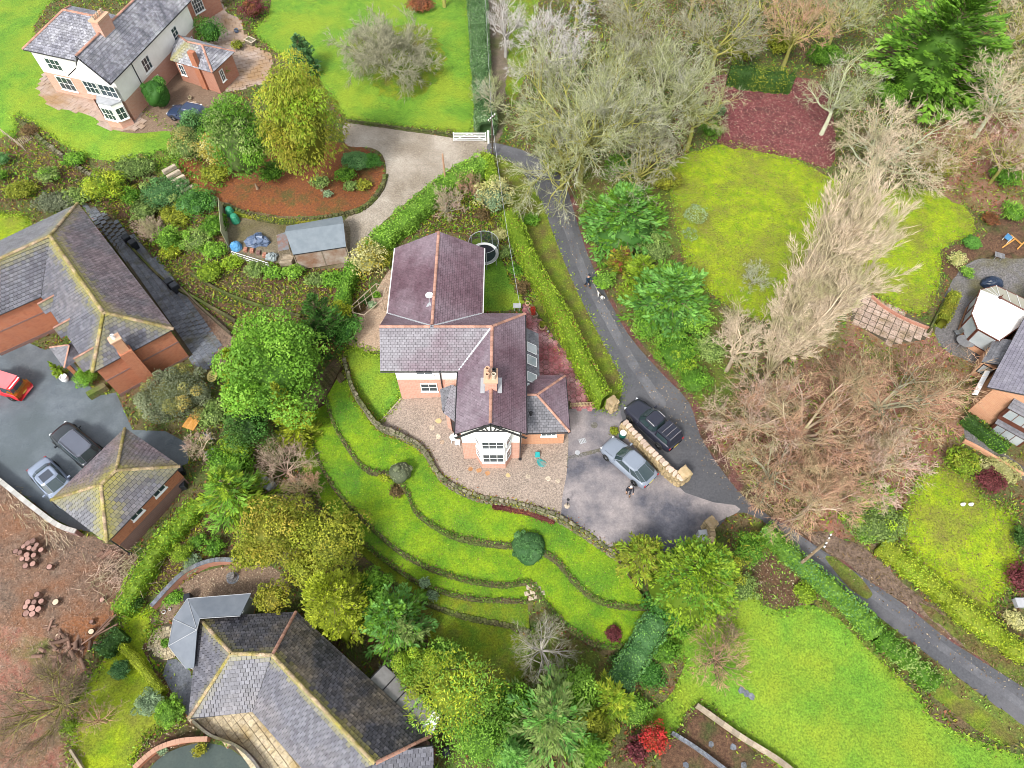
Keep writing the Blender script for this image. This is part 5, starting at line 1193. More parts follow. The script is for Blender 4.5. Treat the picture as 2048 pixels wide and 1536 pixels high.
def shrub(px,py,r,h,col,label,leaf=.13,dens=70,name='shrub',cat='shrub',group=None,sx=1.0,sy=1.0,lobes=22,frac=.30,elong=.6,trunk=0.0,col2=None,f2=.3,out=.0,core=.56,bk='brown',rot=0,up=-.35,droop=0.0):
    r*=1.14; rng=nrng(); hc=trunk+(h-trunk)*.5; b=where(px,py,hc); o=empty(name,(b.x,b.y,b.z),label,cat,group)
    R_=np.array([r*sx,r*sy,(h-trunk)*.5]); c=np.array([b.x,b.y,b.z+hc])
    cs,rs=subblobs(rng,c,R_,lobes,frac)
    cs=np.vstack([cs,c[None]]); rs=np.vstack([rs,(R_*.78)[None]]); leaf*=.98
    if rot:
        q=cs-c; cr,sr=math.cos(rot),math.sin(rot); cs=c+np.stack([q[:,0]*cr-q[:,1]*sr,q[:,0]*sr+q[:,1]*cr,q[:,2]],1)
    area=4*math.pi*((R_[0]*R_[1])**1.6/3+2*((R_[0]*R_[2])**1.6)/3)**(1/1.6)
    n=int(min(32000,max(350,area*dens*(.13/leaf)**1.2)))
    p,nn,idx=blobpts(rng,cs,rs,n,up)
    ext=rng.random(n)<.12; p[ext]+=nn[ext]*rng.uniform(0,leaf*1.4,(ext.sum(),1))
    l=leaf*rng.uniform(.6,1.5,n)[:,None]
    j=rng.normal(size=(n,3))
    nr=unit(nn+j*.75+np.array([0,0,.35]))
    t=unit(np.cross(nr,rng.normal(size=(n,3))))
    if out:
        t=unit(nn*out+j*.45+np.array([0,0,-droop])); nr=unit(np.cross(np.cross(t,nn+j*.5+np.array([0,0,.6])),t))
    w=unit(np.cross(nr,t))
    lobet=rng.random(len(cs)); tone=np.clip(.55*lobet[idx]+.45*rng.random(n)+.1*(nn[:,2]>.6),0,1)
    ms=LF[col]
    if col2:
        s=(rng.random(len(cs))<f2)[idx]|(rng.random(n)<.08)
        quads('foliage',p[~s],(t*l)[~s]*.5,(w*l*elong)[~s]*.5,ms,o,tone[~s])
        if s.any(): quads('foliage',p[s],(t*l)[s]*.5,(w*l*elong)[s]*.5,LF[col2],o,tone[s])
    else: quads('foliage',p,t*l*.5,w*l*elong*.5,ms,o,tone)
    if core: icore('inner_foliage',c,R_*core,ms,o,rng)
    if trunk or h>2.5:
        MB().tube([(b.x,b.y,b.z-.3),(b.x+.05,b.y,b.z+trunk*.6),(b.x,b.y,b.z+trunk+.5)],[.09+r*.03,.08+r*.02,.05],7).build('trunk',BK[bk],o)
    return o
def conifer(px,py,r,h,col,label,name='conifer_tree',cat='tree',whorls=14,per=11,spray=.42,droop=.25,col2=None,f2=.2,top=1.0,base=.06,bk='brown',frac=.5,n_s=26,group=None,power=.8,wid=.2,hc=None,lean=(0,0),tipup=.0,core=.5,fz=0.0):
    "evergreen built from boughs in whorls, each bough carrying flat sprays"
    rng=nrng(); hc=h*.5 if hc is None else hc; b=where(px,py,hc); o=empty(name,(b.x,b.y,b.z),label,cat,group)
    MB().tube([(b.x,b.y,b.z-.3),(b.x+lean[0]*.5,b.y+lean[1]*.5,b.z+h*.5),(b.x+lean[0],b.y+lean[1],b.z+h*.97)],[.05+h*.018,.04+h*.01,.02],8).build('trunk',BK[bk],o)
    nb=whorls*per; lv=(np.arange(nb)//per+rng.random(nb)*.9)/whorls
    z=h*(base+(1-base)*lv); az=rng.random(nb)*2*math.pi
    Lb=r*np.clip(1.03-lv**power,.08,1)**.8*rng.uniform(.72,1.12,nb)
    el=rng.uniform(-.1,.25,nb)+(lv*.9)*top
    d=np.stack([np.cos(az)*np.cos(el),np.sin(az)*np.cos(el),np.sin(el)],1)
    side=np.stack([-np.sin(az),np.cos(az),0*az],1)
    org=np.stack([b.x+lean[0]*lv,b.y+lean[1]*lv,b.z+z],1)
    S=n_s; t=np.sqrt(rng.random((nb,S)))*.95+.08
    t=np.clip(t,0,1.03)
    p=org[:,None]+d[:,None]*(t*Lb[:,None])[...,None]
    p[...,2]-=droop*(t**2)*Lb[:,None]*1.0
    lat=rng.normal(0,1,(nb,S))*.16*Lb[:,None]*(1.1-t*.75)
    p+=side[:,None]*lat[...,None]; p[...,2]+=rng.normal(0,.05,(nb,S))-.12*np.abs(lat)
    dirn=unit(d[:,None]*1.0+side[:,None]*(np.sign(lat)*rng.uniform(.2,.9,(nb,S)))[...,None]+np.array([0,0,1])*(tipup-droop*1.1*t)[...,None]+rng.normal(0,.16+fz,(nb,S,3)))
    nrm=unit(np.array([0,0,1.0])+rng.normal(0,.38,(nb,S,3))+d[:,None]*.25)
    w=unit(np.cross(nrm,dirn))
    l=(spray*rng.uniform(.55,1.25,(nb,S))*(.55+.45*np.clip(Lb/r,0,1))[:,None])[...,None]
    bt=rng.random(nb); tone=np.clip(.5*bt[:,None]+.5*rng.random((nb,S)),0,1)
    fl=lambda a:a.reshape(-1,a.shape[-1]) if a.ndim==3 else a.ravel()
    p,dirn,w,l,tone=fl(p),fl(dirn),fl(w),fl(l),tone.ravel()
    if col2:
        s=np.repeat(rng.random(nb)<f2,S)|(rng.random(nb*S)<.06)
        quads('sprays',p[~s],(dirn*l)[~s]*.5,(w*l)[~s]*wid,LF[col],o,tone[~s]); quads('sprays',p[s],(dirn*l)[s]*.5,(w*l)[s]*wid,LF[col2],o,tone[s])
    else: quads('sprays',p,dirn*l*.5,w*l*wid,LF[col],o,tone)
    B=np.stack([org,org+d*Lb[:,None]*.5-np.array([0,0,1])*(droop*.25*Lb)[:,None],org+d*Lb[:,None]*.92-np.array([0,0,1])*(droop*.85*Lb)[:,None]],1)
    chains('bough',B,np.stack([.012+Lb*.012,.01+Lb*.007,Lb*0+.006],1),BK[bk],o,rng.random(nb))
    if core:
        V=[];F=[];n=14;rows=8
        for i in range(rows+1):
            q=i/rows; rr=r*core*max(.02,(1-q**power))**.8
            for j in range(n): ph=2*math.pi*j/n; k=1+rng.normal(0,.12); V.append((b.x+lean[0]*q+rr*k*math.cos(ph),b.y+lean[1]*q+rr*k*math.sin(ph),b.z+h*(base+.02+(.74-base)*q)))
        for i in range(rows):
            for j in range(n): F.append((i*n+j,i*n+(j+1)%n,(i+1)*n+(j+1)%n,(i+1)*n+j))
        F.append(list(range(n))[::-1])
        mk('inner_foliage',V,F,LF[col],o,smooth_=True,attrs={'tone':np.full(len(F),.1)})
    return o
def chains(name,B,rad,m,parent,tone,sides=3,kind=None):
    "tapering limbs: B (n, s+1, 3) nodes, rad (n, s+1)"
    n,s1,_=B.shape; d=unit(B[:,-1]-B[:,0]); ref=np.where(np.abs(d[:,2:3])>.9,np.array([[1.,0,0]]),np.array([[0,0,1.]]))
    a=unit(np.cross(d,ref)); c=unit(np.cross(d,a)); V=np.empty((n,s1,sides,3),np.float32)
    for k in range(sides):
        t=2*math.pi*k/sides; V[:,:,k]=B+(a*math.cos(t)+c*math.sin(t))[:,None]*rad[...,None]
    base=(np.arange(n)*s1*sides)[:,None,None]+(np.arange(s1-1)*sides)[None,:,None]; k=np.arange(sides)[None,None,:]; k2=(k+1)%sides
    F=np.stack([base+k,base+k2,base+sides+k2,base+sides+k],-1).reshape(-1,4)
    return mk(name,V.reshape(-1,3),F,m,parent,smooth_=True,attrs={'tone':np.repeat(tone,(s1-1)*sides)},kind=kind)
def needles(name,B,rad,m,parent,tone):
    "finest twigs: one slender three sided cone each"
    n=len(B); d=unit(B[:,1]-B[:,0]); ref=np.where(np.abs(d[:,2:3])>.9,np.array([[1.,0,0]]),np.array([[0,0,1.]])); a=unit(np.cross(d,ref)); c=np.cross(d,a); V=np.empty((n,4,3),np.float32); r=rad[:,None]*1.25
    for k in range(3): V[:,k]=B[:,0]+(a*math.cos(2.094*k)+c*math.sin(2.094*k))*r
    V[:,3]=B[:,1]; i=(np.arange(n)*4)[:,None]; F=np.stack([i+[0,1,3],i+[1,2,3],i+[2,0,3]],1).reshape(-1,3)
    return mk(name,V.reshape(-1,3),F,m,parent,attrs={'tone':np.repeat(tone,3)},kind='stuff')
def bare_tree(px,py,r,h,label,bk='grey',tw=None,seed=None,dens=1.05,levels=(10,8,7,6),hc=None,name='bare_tree',cat='tree',group=None,trunk=.3,spread=(.35,1.25),upw=.05,wander=.15,tip=.018,lens=(1.0,.52,.30,.2),lean=(0,0),base=None,rt=None,rough3=None,limbbk=None,ang=(.45,1.1),elz=None,segs=(6,4,3,1),sx=1.0):
    rng=nrng() if seed is None else np.random.default_rng(seed); hc=h*.6 if hc is None else hc
    b=where(px,py,hc) if base is None else P(*base); o=empty(name,(b.x,b.y,b.z),label,cat,group)
    rt=rt or .03+h*.018; th=h*trunk
    top=np.array([b.x+lean[0]*.35,b.y+lean[1]*.35,b.z+th])
    MB().tube([(b.x,b.y,b.z-.4),(b.x+lean[0]*.1+.05,b.y+lean[1]*.1,b.z+th*.5),tuple(top)],[rt*1.25,rt,rt*.8],9).build('trunk',BK[limbbk or bk],o)
    levels=tuple(int(round(q*(dens if i else 1))) for i,q in enumerate(levels)); r=r*1.06; tip=tip*.8
    n=levels[0]; az=(np.arange(n)+rng.random(n)*.8)/n*2*math.pi; el=rng.uniform(*spread,n)
    d=np.stack([np.cos(az)*np.cos(el)*sx,np.sin(az)*np.cos(el),np.sin(el)],1); d=unit(d+np.array([lean[0],lean[1],0])*.25/max(h,1))
    pos=top+d*0+np.array([0,0,1])*(rng.uniform(-.35,.5,n)*th*.5)[:,None]
    L=1/np.sqrt((np.cos(el)/r)**2+(np.sin(el)/(h-th))**2)*.72*rng.uniform(.85,1.1,n)*lens[0]; rad=np.full(n,rt*.58)
    for lv in range(len(levels)):
        S=segs[min(lv,len(segs)-1)]; m_=len(pos); nodes=np.empty((m_,S+1,3)); nodes[:,0]=pos; dd=d.copy(); dirs=np.empty((m_,S+1,3)); dirs[:,0]=dd
        for s in range(S):
            dd=unit(dd+rng.normal(0,wander*(1+.15*lv),(m_,3))+np.array([0,0,upw])); nodes[:,s+1]=nodes[:,s]+dd*(L/S)[:,None]; dirs[:,s+1]=dd
        last=lv==len(levels)-1
        r1=np.maximum(rad*.4,tip*.75) if not last else np.full(m_,tip*.55)
        tt=np.linspace(0,1,S+1)[None]; RR=rad[:,None]*(1-tt)+r1[:,None]*tt
        nm=('limb','bough','twigs','twigs','twigs')[min(lv,4)]
        if last and S==1: needles(nm,nodes,RR[:,0],BK[tw or bk],o,rng.random(m_))
        elif lv<1:
            for i in range(m_): chains('limb',nodes[i:i+1],RR[i:i+1],BK[limbbk or bk],o,rng.random(1),sides=6)
        else: chains(nm,nodes,RR,BK[(tw or bk) if lv>1 else (limbbk or bk)],o,rng.random(m_),sides=4 if lv==1 else 3,kind='stuff' if lv>1 else None)
        if last: break
        k=levels[lv+1]; par=np.repeat(np.arange(m_),k); f=np.clip(rng.uniform(.22,1.0,len(par))**.8,0,1); f[::k]=1.0
        seg=np.minimum((f*S).astype(int),S-1); ff=f*S-seg
        pos=nodes[par,seg]*(1-ff)[:,None]+nodes[par,seg+1]*ff[:,None]; pd_=dirs[par,seg+1]
        rv=unit(np.cross(pd_,rng.normal(size=(len(par),3)))); an=rng.uniform(*ang,len(par))*np.where(f>=1,.3,1)
        d=unit(pd_*np.cos(an)[:,None]+rv*np.sin(an)[:,None])
        if elz is not None: d[:,2]=np.maximum(d[:,2],elz); d=unit(d)
        Lp=L[par]; L=Lp*(lens[lv+1]/lens[lv])*rng.uniform(.65,1.25,len(par))*(1.15-.35*f)
        rad=np.maximum((rad[par]*(1-.6*f))*.62,tip)
    return o
def hedge(pts,w,h,col,label,leaf=.15,dens=130,name='hedge',cat='hedge',wob=.16,col2=None,f2=.2,zl=None,round_=.25,group=None,dz=0.0):
    rng=nrng()
    Q=smooth([P(a,b,h*.9) for a,b in pts],6); Q=[Vector((p.x,p.y,0)) for p in Q]; b=Q[len(Q)//2]
    zs=[G(p.x,p.y)+dz for p in Q]; o=empty(name,(b.x,b.y,zs[len(Q)//2]),label,cat,group)
    n=len(Q); prof=[(-.5,0),(-.52,.5),(-.48,.88),(-.34,1),(0,1.03),(.34,1),(.48,.88),(.52,.5),(.5,0)]
    V=[];F=[]; k=len(prof)
    tan=[(Q[min(i+1,n-1)]-Q[max(i-1,0)]).normalized() for i in range(n)]
    ww=[w*(1+rng.normal(0,wob*.6))*(1 if 0<i<n-1 else .8) for i in range(n)]; hh=[h*(1+rng.normal(0,wob*.35)) for i in range(n)]
    for i in range(n):
        s=Vector((-tan[i].y,tan[i].x,0))
        for a,c in prof:
            g=rng.normal(0,.02); V.append(Q[i]+s*(a*ww[i]*.8)+Vector((0,0,zs[i]-.1+c*(hh[i]*.86+.1)+g)))
    for i in range(n-1):
        for j in range(k-1): F.append((i*k+j,i*k+j+1,(i+1)*k+j+1,(i+1)*k+j))
    F.append(list(range(k))); F.append([(n-1)*k+j for j in range(k)][::-1])
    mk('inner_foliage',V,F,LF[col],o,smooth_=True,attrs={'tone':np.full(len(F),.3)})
    L=sum((Q[i+1]-Q[i]).length for i in range(n-1)); N_=int(min(30000,L*(w+2*h)*dens*(.11/leaf)**1.3))
    seg=rng.integers(0,n-1,N_); f=rng.random(N_); Qa=np.array([[p.x,p.y,z] for p,z in zip(Q,zs)]); ta=np.array([[t.x,t.y,0] for t in tan]); sa=np.stack([-ta[:,1],ta[:,0],0*ta[:,0]],1)
    lens=np.array([(Q[i+1]-Q[i]).length for i in range(n-1)]); seg=rng.choice(n-1,N_,p=lens/lens.sum())
    c=Qa[seg]*(1-f)[:,None]+Qa[seg+1]*f[:,None]; s=sa[seg]; W_=np.array(ww)[seg]*(1-f)+np.array(ww)[seg+1]*f; H_=np.array(hh)[seg]*(1-f)+np.array(hh)[seg+1]*f
    u=rng.random(N_)*(w+2*h*.95); side=np.where(u<w,0,np.where(u<w+h*.95,-1,1))
    a=np.where(side==0,rng.uniform(-.5,.5,N_),side*.5)*W_; zz=np.where(side==0,H_*(1.02-.1*np.abs(a/W_)*2*0),rng.random(N_)*H_)
    edge=np.clip(np.abs(a)/(W_*.5)-.65,0,1)/.35*np.clip(zz/H_-.7,0,1)/.3; zz=zz-edge*H_*.1*round_*2
    nn=np.where((side==0)[:,None],np.array([[0,0,1.]]),s*side[:,None])
    p=c+s*a[:,None]; p[:,2]+=zz; p-=nn*(rng.random((N_,1))**1.5*.16-.05)+rng.normal(0,.02,(N_,3))
    ex=rng.random(N_)<.05; p[ex]+=nn[ex]*rng.uniform(.02,.2,(ex.sum(),1))
    nr=unit(nn+rng.normal(0,.55,(N_,3))+np.array([0,0,.25])); t=unit(np.cross(nr,rng.normal(size=(N_,3)))); w2=np.cross(nr,t)
    l=leaf*rng.uniform(.6,1.4,N_)[:,None]; low=np.sin(c[:,0]*1.7)*np.cos(c[:,1]*1.3+c[:,0]); tone=np.clip(.6*rng.random(N_)+.2+.2*low+rng.normal(0,.15,N_),0,1)
    if col2:
        q=rng.random(N_)<f2*(1+low); quads('foliage',p[~q],(t*l)[~q]*.5,(w2*l)[~q]*.3,LF[col],o,tone[~q]); quads('foliage',p[q],(t*l)[q]*.5,(w2*l)[q]*.3,LF[col2],o,tone[q])
    else: quads('foliage',p,t*l*.6,w2*l*.38,LF[col],o,tone)
    return o

hedge([(953,-22),(955,0),(962,130),(972,248)],2.1,1.9,'hedgeb','clipped grey green hedge along the track, right of the north lawn',leaf=.16,dens=170,col2='pale')
hedge([(966,318),(925,340),(890,362),(850,395),(810,430),(770,465),(735,495)],1.9,1.7,'hedge','clipped bright green hedge between the gravel drive and the house garden')
hedge([(712,520),(697,545),(686,585),(684,610)],1.2,1.4,'bright','short clipped hedge running down from the variegated bush beside the shed')
hedge([(976,312),(984,352),(990,372)],1.0,1.5,'lime','short end of hedge beside the lane, opposite the white gate')
hedge([(1018,418),(1040,470),(1060,515),(1090,568),(1120,620),(1150,680),(1174,730),(1200,778),(1212,792)],1.45,1.9,'lime','long lime green hedge curving along the lane beside the house',col2='rust',f2=.05,wob=.14)
hedge([(1530,1052),(1580,1098),(1640,1150),(1700,1200),(1735,1235),(1762,1268)],1.2,1.4,'hedge','ivy green hedge along the lower lane below the wild bed',leaf=.14,col2='blue',f2=.4,wob=.2)
hedge([(1762,1268),(1800,1298),(1830,1322),(1858,1350),(1880,1368)],1.3,1.1,'green','rough low hedge between the big lower lawn and the lane',leaf=.14,col2='sage',f2=.4,wob=.35)
hedge([(390,1000),(360,1040),(325,1075),(300,1110),(280,1145),(255,1185),(235,1225)],1.35,1.4,'lime','lime green hedge between the felled tree ground and the garage',wob=.16,col2='green',f2=.3)
hedge([(240,1262),(215,1285),(195,1305)],1.2,1.3,'dark','dark ivy hedge at the upper corner of the lower left lawn',leaf=.14,col2='blue',f2=.6)
hedge([(240,1290),(265,1315),(295,1352),(322,1385)],.5,1.0,'limey','narrow clipped yellow green hedge beside the round patio',leaf=.07,dens=200)
hedge([(1318,1235),(1300,1265),(1280,1300),(1250,1345),(1240,1372)],1.9,1.7,'blue','broad blue green hedge below the bright conifer, over the stream ditch',leaf=.11,dens=140,col2='cyp',wob=.12)
hedge([(1765,1085),(1800,1112),(1850,1150),(1900,1192),(1960,1240),(2060,1310)],1.5,1.0,'limey','sprawling yellow green hedge along the front of the right lawn',leaf=.13,col2='lime',f2=.4,wob=.25)
hedge([(1462,132),(1500,138),(1545,145),(1590,148)],1.7,2.2,'dark','dark green hedge above the red leaf carpet',leaf=.15,col2='olive',f2=.3)
hedge([(1890,640),(1902,610),(1915,582)],.9,1.2,'moss','mossy green hedge between the right lawn and the dark gravel path',leaf=.1)
hedge([(1935,830),(1960,850),(1985,870),(2020,893)],.8,1.1,'dark','dark creeper hedge against the orange brick gable',leaf=.13,col2='green',f2=.3)
hedge([(470,425),(560,440),(640,442)],.35,.35,'moss','low mossy fringe on the wall above the shed yard',leaf=.1)

shrub(606,262,3.1,14,'moss','tall golden olive evergreen standing over the mulch bed beside the mansion',leaf=.3,elong=.34,out=.7,droop=.7,lobes=52,frac=.30,dens=150,col2='lime',f2=.3,trunk=.2,core=.5,sx=.95,sy=1.15,up=-.7,name='conifer_tree',cat='tree')
shrub(478,290,2.5,10.5,'sage','grey green conifer beside the tall golden one',leaf=.26,elong=.4,out=.5,droop=.5,lobes=38,frac=.3,dens=140,col2='green',f2=.45,trunk=.2,up=-.7,core=.6,name='conifer_tree',cat='tree')
shrub(432,305,1.5,4.5,'gold','golden yellow leaved shrub left of the grey green conifer',leaf=.17,col2='vari',trunk=.4)
shrub(378,292,1.9,3.6,'sage','mixed grey green bush at the corner of the mansion gravel',leaf=.16,col2='greygold',f2=.4)
shrub(385,250,1.5,3.0,'dark','dark green bush half covering the parked estate car',leaf=.16,col2='blue',f2=.4)
conifer(603,110,1.9,4.6,'blue','small dark blue green conical tree at the edge of the north lawn',base=.0,whorls=14,per=12,spray=.3,droop=.2,power=2,wid=.3,n_s=24,core=.7)
shrub(312,188,1.35,3.4,'holly','tall dense rounded bush clipped against the mansion wall',leaf=.1,dens=170,lobes=4,frac=.3,core=.78,name='clipped_bush',cat='bush')
shrub(712,322,1.4,1.6,'blue','rounded blue green hedge bush at the end of the mulch bed',leaf=.12,sx=1.2,dens=120,lobes=8)
shrub(742,322,1.1,1.5,'holly','rounded deep green bush next to the gravel drive bend',leaf=.12,dens=120,lobes=8)
shrub(700,372,.8,.9,'sage','low grey green plants at the mulch bed kerb',leaf=.14,lobes=8); shrub(655,388,.5,.6,'pale','small pale plant in the orange mulch bed',leaf=.13)
shrub(208,372,2.1,2.9,'lime','bright lime green spreading shrub above the left bungalow',leaf=.2,lobes=20,frac=.42,col2='limey',f2=.4,trunk=.3)
shrub(96,350,1.2,1.5,'sage','pale green rounded shrub in the upper left border',leaf=.13,col2='bright'); shrub(5,318,.8,1.2,'blue','blue green bush at the left edge, upper of two',leaf=.13); shrub(2,352,.7,1.1,'green','green bush at the left edge, lower of two',leaf=.13)
shrub(60,262,.9,1.0,'brown','brown hydrangea like mound beside the small picket gate',leaf=.14,sx=1.2); shrub(110,405,1.5,1.3,'grey','low grey green bush over the bank above the left bungalow',leaf=.16,sx=1.6)
shrub(270,335,1.6,1.1,'sage','low pale ground shrub behind the lime green one',leaf=.15,sx=1.5,rot=-.5); shrub(262,395,1.2,2.0,'green','olive green bush right of the lime shrub',leaf=.15,col2='moss')
shrub(330,385,2.3,2.4,'blue','big blue green ceanothus bush on the slope, left one',leaf=.15,sx=1.2,col2='sage',f2=.35,lobes=22); shrub(395,405,2.0,2.2,'holly','deep green bush on the slope beside the shed yard screen',leaf=.14,col2='blue',f2=.4,lobes=18)
shrub(340,480,1.3,2.4,'bright','bright green bush in the bank below the pinkish bare bush',leaf=.16); shrub(342,505,.9,1.5,'limey','yellow green bush at the foot of the bank',leaf=.14); shrub(395,480,1.6,1.8,'sage','loose pale green bush in the middle of the bank',leaf=.15,col2='hedge',f2=.5)
for k,(x,y,r,c) in enumerate(((430,500,1.1,'hedge'),(465,525,.9,'lime'),(510,540,1.0,'sage'),(548,545,.9,'bright'),(588,545,.9,'hedge'),(630,560,.8,'sage'),(665,560,1.0,'bright'))):
    shrub(x,y,r,1.2,c,['laurel bush at the left end of the row under the shed yard','lime laurel second from the left in the row under the shed yard','greyish laurel below the blue bag in the shed yard','laurel below the grey tarpaulin','laurel under the slatted pallet beside the shed','laurel in front of the middle of the shed','bright laurel at the right corner of the shed'][k],leaf=.17,group='laurels in a row below the shed yard',sx=1.2)
shrub(735,522,1.6,3.4,'vari','cream and yellow variegated bush between shed and house',leaf=.17,lobes=20,frac=.4,col2='gold',f2=.25)
shrub(765,520,1.0,2.0,'olive','olive green bush against the west side of the north wing',leaf=.14)
shrub(985,392,1.7,3.0,'pale','pale green and cream bush between the two hedges',leaf=.17,col2='vari',f2=.5,lobes=20)
for k,(x,y,c) in enumerate(((1000,470,'vari'),(1012,505,'sage'),(1030,540,'green'),(965,430,'brown'),(1045,575,'brown'))):
    shrub(x,y,.75,1.0,c,['yellow variegated shrub right of the trampoline','grey green shrub on the bank right of the small lawn','round green shrub under the lane hedge','brown dry shrub above the north wing','brown shrub at the point of the small lawn'][k],leaf=.13)
conifer(640,640,2.6,6.5,'dark','dark green pine with a dead brown patch above the side lawn',base=.0,whorls=14,per=13,spray=.42,droop=.1,tipup=.3,power=1.3,wid=.12,n_s=30,col2='holly',f2=.4,fz=.25)
shrub(655,690,1.0,2.0,'rust','withered orange brown branch cluster on the dark pine',leaf=.3,elong=.12,core=0,dens=30,out=1.0,lobes=6,name='dead_branch_cluster',cat='shrub'); shrub(683,625,.9,3.2,'limey','yellow green upright bush beside the dark pine',leaf=.13)
shrub(556,745,3.9,8.5,'bright','huge rounded bright green evergreen with clipped looking domes, left of the terraces',leaf=.21,dens=110,lobes=34,frac=.3,col2='green',f2=.45,trunk=.8,core=.55,sx=1.0,sy=1.1,name='evergreen_tree',cat='tree')
conifer(472,735,2.2,7.8,'limey','feathery yellow green cypress on the left of the huge evergreen',whorls=14,per=12,spray=.55,droop=-.1,tipup=.35,wid=.12,power=1.1,n_s=26,hc=5.5)
conifer(560,792,1.9,8.8,'limey','feathery yellow green cypress growing through the front of the huge evergreen',whorls=12,per=12,spray=.55,droop=0,tipup=.3,wid=.12,power=1.1,n_s=26,hc=7,core=.3)
shrub(500,855,1.8,4.5,'dark','dark green lower bush at the foot of the huge evergreen',leaf=.15,col2='holly')
shrub(347,792,2.7,3.3,'greygold','wide grey green and gold bush in front of the bungalow chimney wall',leaf=.14,sx=1.15,lobes=26,dens=120,col2='grey',f2=.4)
shrub(170,755,1.0,1.3,'bright','clipped bright green bush by the bungalow door',leaf=.1,dens=150,name='clipped_bush',cat='bush'); conifer(112,738,.75,2.2,'lime','small feathery lime conifer by the bungalow porch',whorls=8,per=10,spray=.25,wid=.14,n_s=14,core=.5)
conifer(462,985,3.3,7.0,'lime','feathery green conifer with sweeping fronds beside the garage hedge',whorls=13,per=10,spray=.6,droop=.3,wid=.11,n_s=34,power=1.2,col2='bright',f2=.4,core=.45)
shrub(470,890,1.3,2.2,'lime','lime green bush above the feathery conifer',leaf=.14,col2='green'); shrub(440,920,1.2,1.7,'green','green bush at the bungalow garden corner',leaf=.14)
shrub(366,1105,.9,1.4,'lime','round lime bush by the curved red wall',leaf=.11); shrub(395,1082,.7,1.0,'bright','small bright bush above the curved red wall',leaf=.11); shrub(430,1095,.9,1.1,'green','green bush behind the curved red wall',leaf=.12); shrub(385,1128,.8,.8,'pale','silvery spiky plant by the curved red wall',leaf=.2,elong=.2,out=.8)
shrub(555,1062,2.6,5.0,'moss','golden olive spreading tree, left of the two above the bottom bungalow',leaf=.17,lobes=24,frac=.4,col2='gold',f2=.3,trunk=.8,sx=1.1,name='broadleaf_tree',cat='tree')
shrub(665,1082,2.6,5.2,'olive','olive green spreading tree, right of the two above the bottom bungalow',leaf=.17,lobes=24,frac=.4,col2='moss',f2=.5,trunk=.8,name='broadleaf_tree',cat='tree')
shrub(545,1195,1.3,3.0,'moss','golden olive bough bush overhanging the bungalow roof corner',leaf=.15,col2='olive',trunk=1.5)
conifer(672,1200,2.5,8.5,'limey','dense lime yellow conifer beside the dark bungalow roof',whorls=20,per=17,spray=.28,droop=.05,tipup=.2,wid=.22,n_s=34,power=2.3,core=.75)
conifer(785,1235,2.9,7.5,'green','fresh green conifer right of the lime yellow one',whorls=14,per=12,spray=.42,droop=.15,wid=.2,n_s=26,col2='cyp',f2=.4,power=1.2)
conifer(815,1262,1.6,6.5,'sage','dull sage fir with flat fronds behind the fresh green conifer',whorls=8,per=9,spray=.42,droop=.1,wid=.12,n_s=24,power=1.0,core=.3)
shrub(830,1335,1.6,3.6,'lime','rounded yellow green tree above the glazed lean-to',leaf=.11,dens=150,lobes=10,col2='moss',f2=.3,trunk=.3,name='evergreen_tree',cat='tree')
shrub(905,1385,2.4,7.0,'limey','tall yellow tipped conifer at the lower middle',leaf=.22,elong=.3,out=.8,lobes=26,frac=.42,col2='hedge',f2=.4,trunk=.5,core=.5,name='conifer_tree',cat='tree')
shrub(960,1475,2.0,5.5,'bright','bright green conifer in front of the yellow tipped one at the bottom edge',leaf=.2,elong=.3,out=.8,lobes=20,frac=.4,col2='hedge',trunk=.4,name='conifer_tree',cat='tree')
conifer(1105,1438,3.9,9,'sage','big sage green cedar with layered boughs at the bottom',whorls=11,per=10,spray=.5,droop=.22,wid=.15,n_s=44,power=1.1,col2='cyp',f2=.3,core=.45)
conifer(1022,1510,1.8,6.5,'cyp','green cypress filling the bottom edge left of the cedar',whorls=12,per=11,spray=.42,wid=.18,n_s=24)
conifer(1185,1500,1.6,6.5,'green','green conifer below the star shaped one',whorls=12,per=11,spray=.4,wid=.18,n_s=22)
conifer(1225,1400,2.1,6.0,'lime','star shaped yellow green fir left of the ditch',whorls=8,per=11,spray=.55,droop=.3,wid=.1,n_s=26,power=1.0,col2='limey',f2=.3,core=.35)
conifer(1284,1112,2.0,3.6,'olive','spiky domed monkey puzzle like tree at the edge of the parking court',whorls=9,per=17,spray=.36,droop=.25,wid=.16,n_s=22,power=2.2,top=.6,col2='lime',f2=.35,core=.6,name='monkey_puzzle_tree')
conifer(1392,1155,3.1,8.0,'lime','dense bright green conifer below the parking court',whorls=22,per=19,spray=.3,droop=.1,wid=.22,n_s=38,power=2.2,col2='bright',f2=.3,core=.75)
shrub(1458,1140,1.1,1.8,'moss','olive bush between the bright conifer and the ivy hedge',leaf=.13); shrub(1500,1100,1.3,2.0,'green','green bush by the gate pier at the lane',leaf=.13,col2='moss'); shrub(1480,1175,1.1,1.2,'sage','low pale ground bush at the top of the lower lawn',leaf=.13,sx=1.3)
shrub(1610,1185,.9,.6,'lime','low lime ground cover patch beside the wild bed',leaf=.12)
shrub(1058,1096,1.3,2.0,'blue','perfectly round blue green bush on the terraces',leaf=.13,dens=200,lobes=5,frac=.25,core=.78,name='clipped_bush',cat='bush')
shrub(800,945,.85,1.5,'grey','round grey green lavender bush on the second terrace',leaf=.1,dens=200,lobes=4,frac=.25,core=.85); shrub(768,955,.5,.7,'limey','small bright yellow bush on the second terrace',leaf=.11); shrub(795,980,.75,.5,'brown','brown dead perennials below the small yellow bush',leaf=.14)
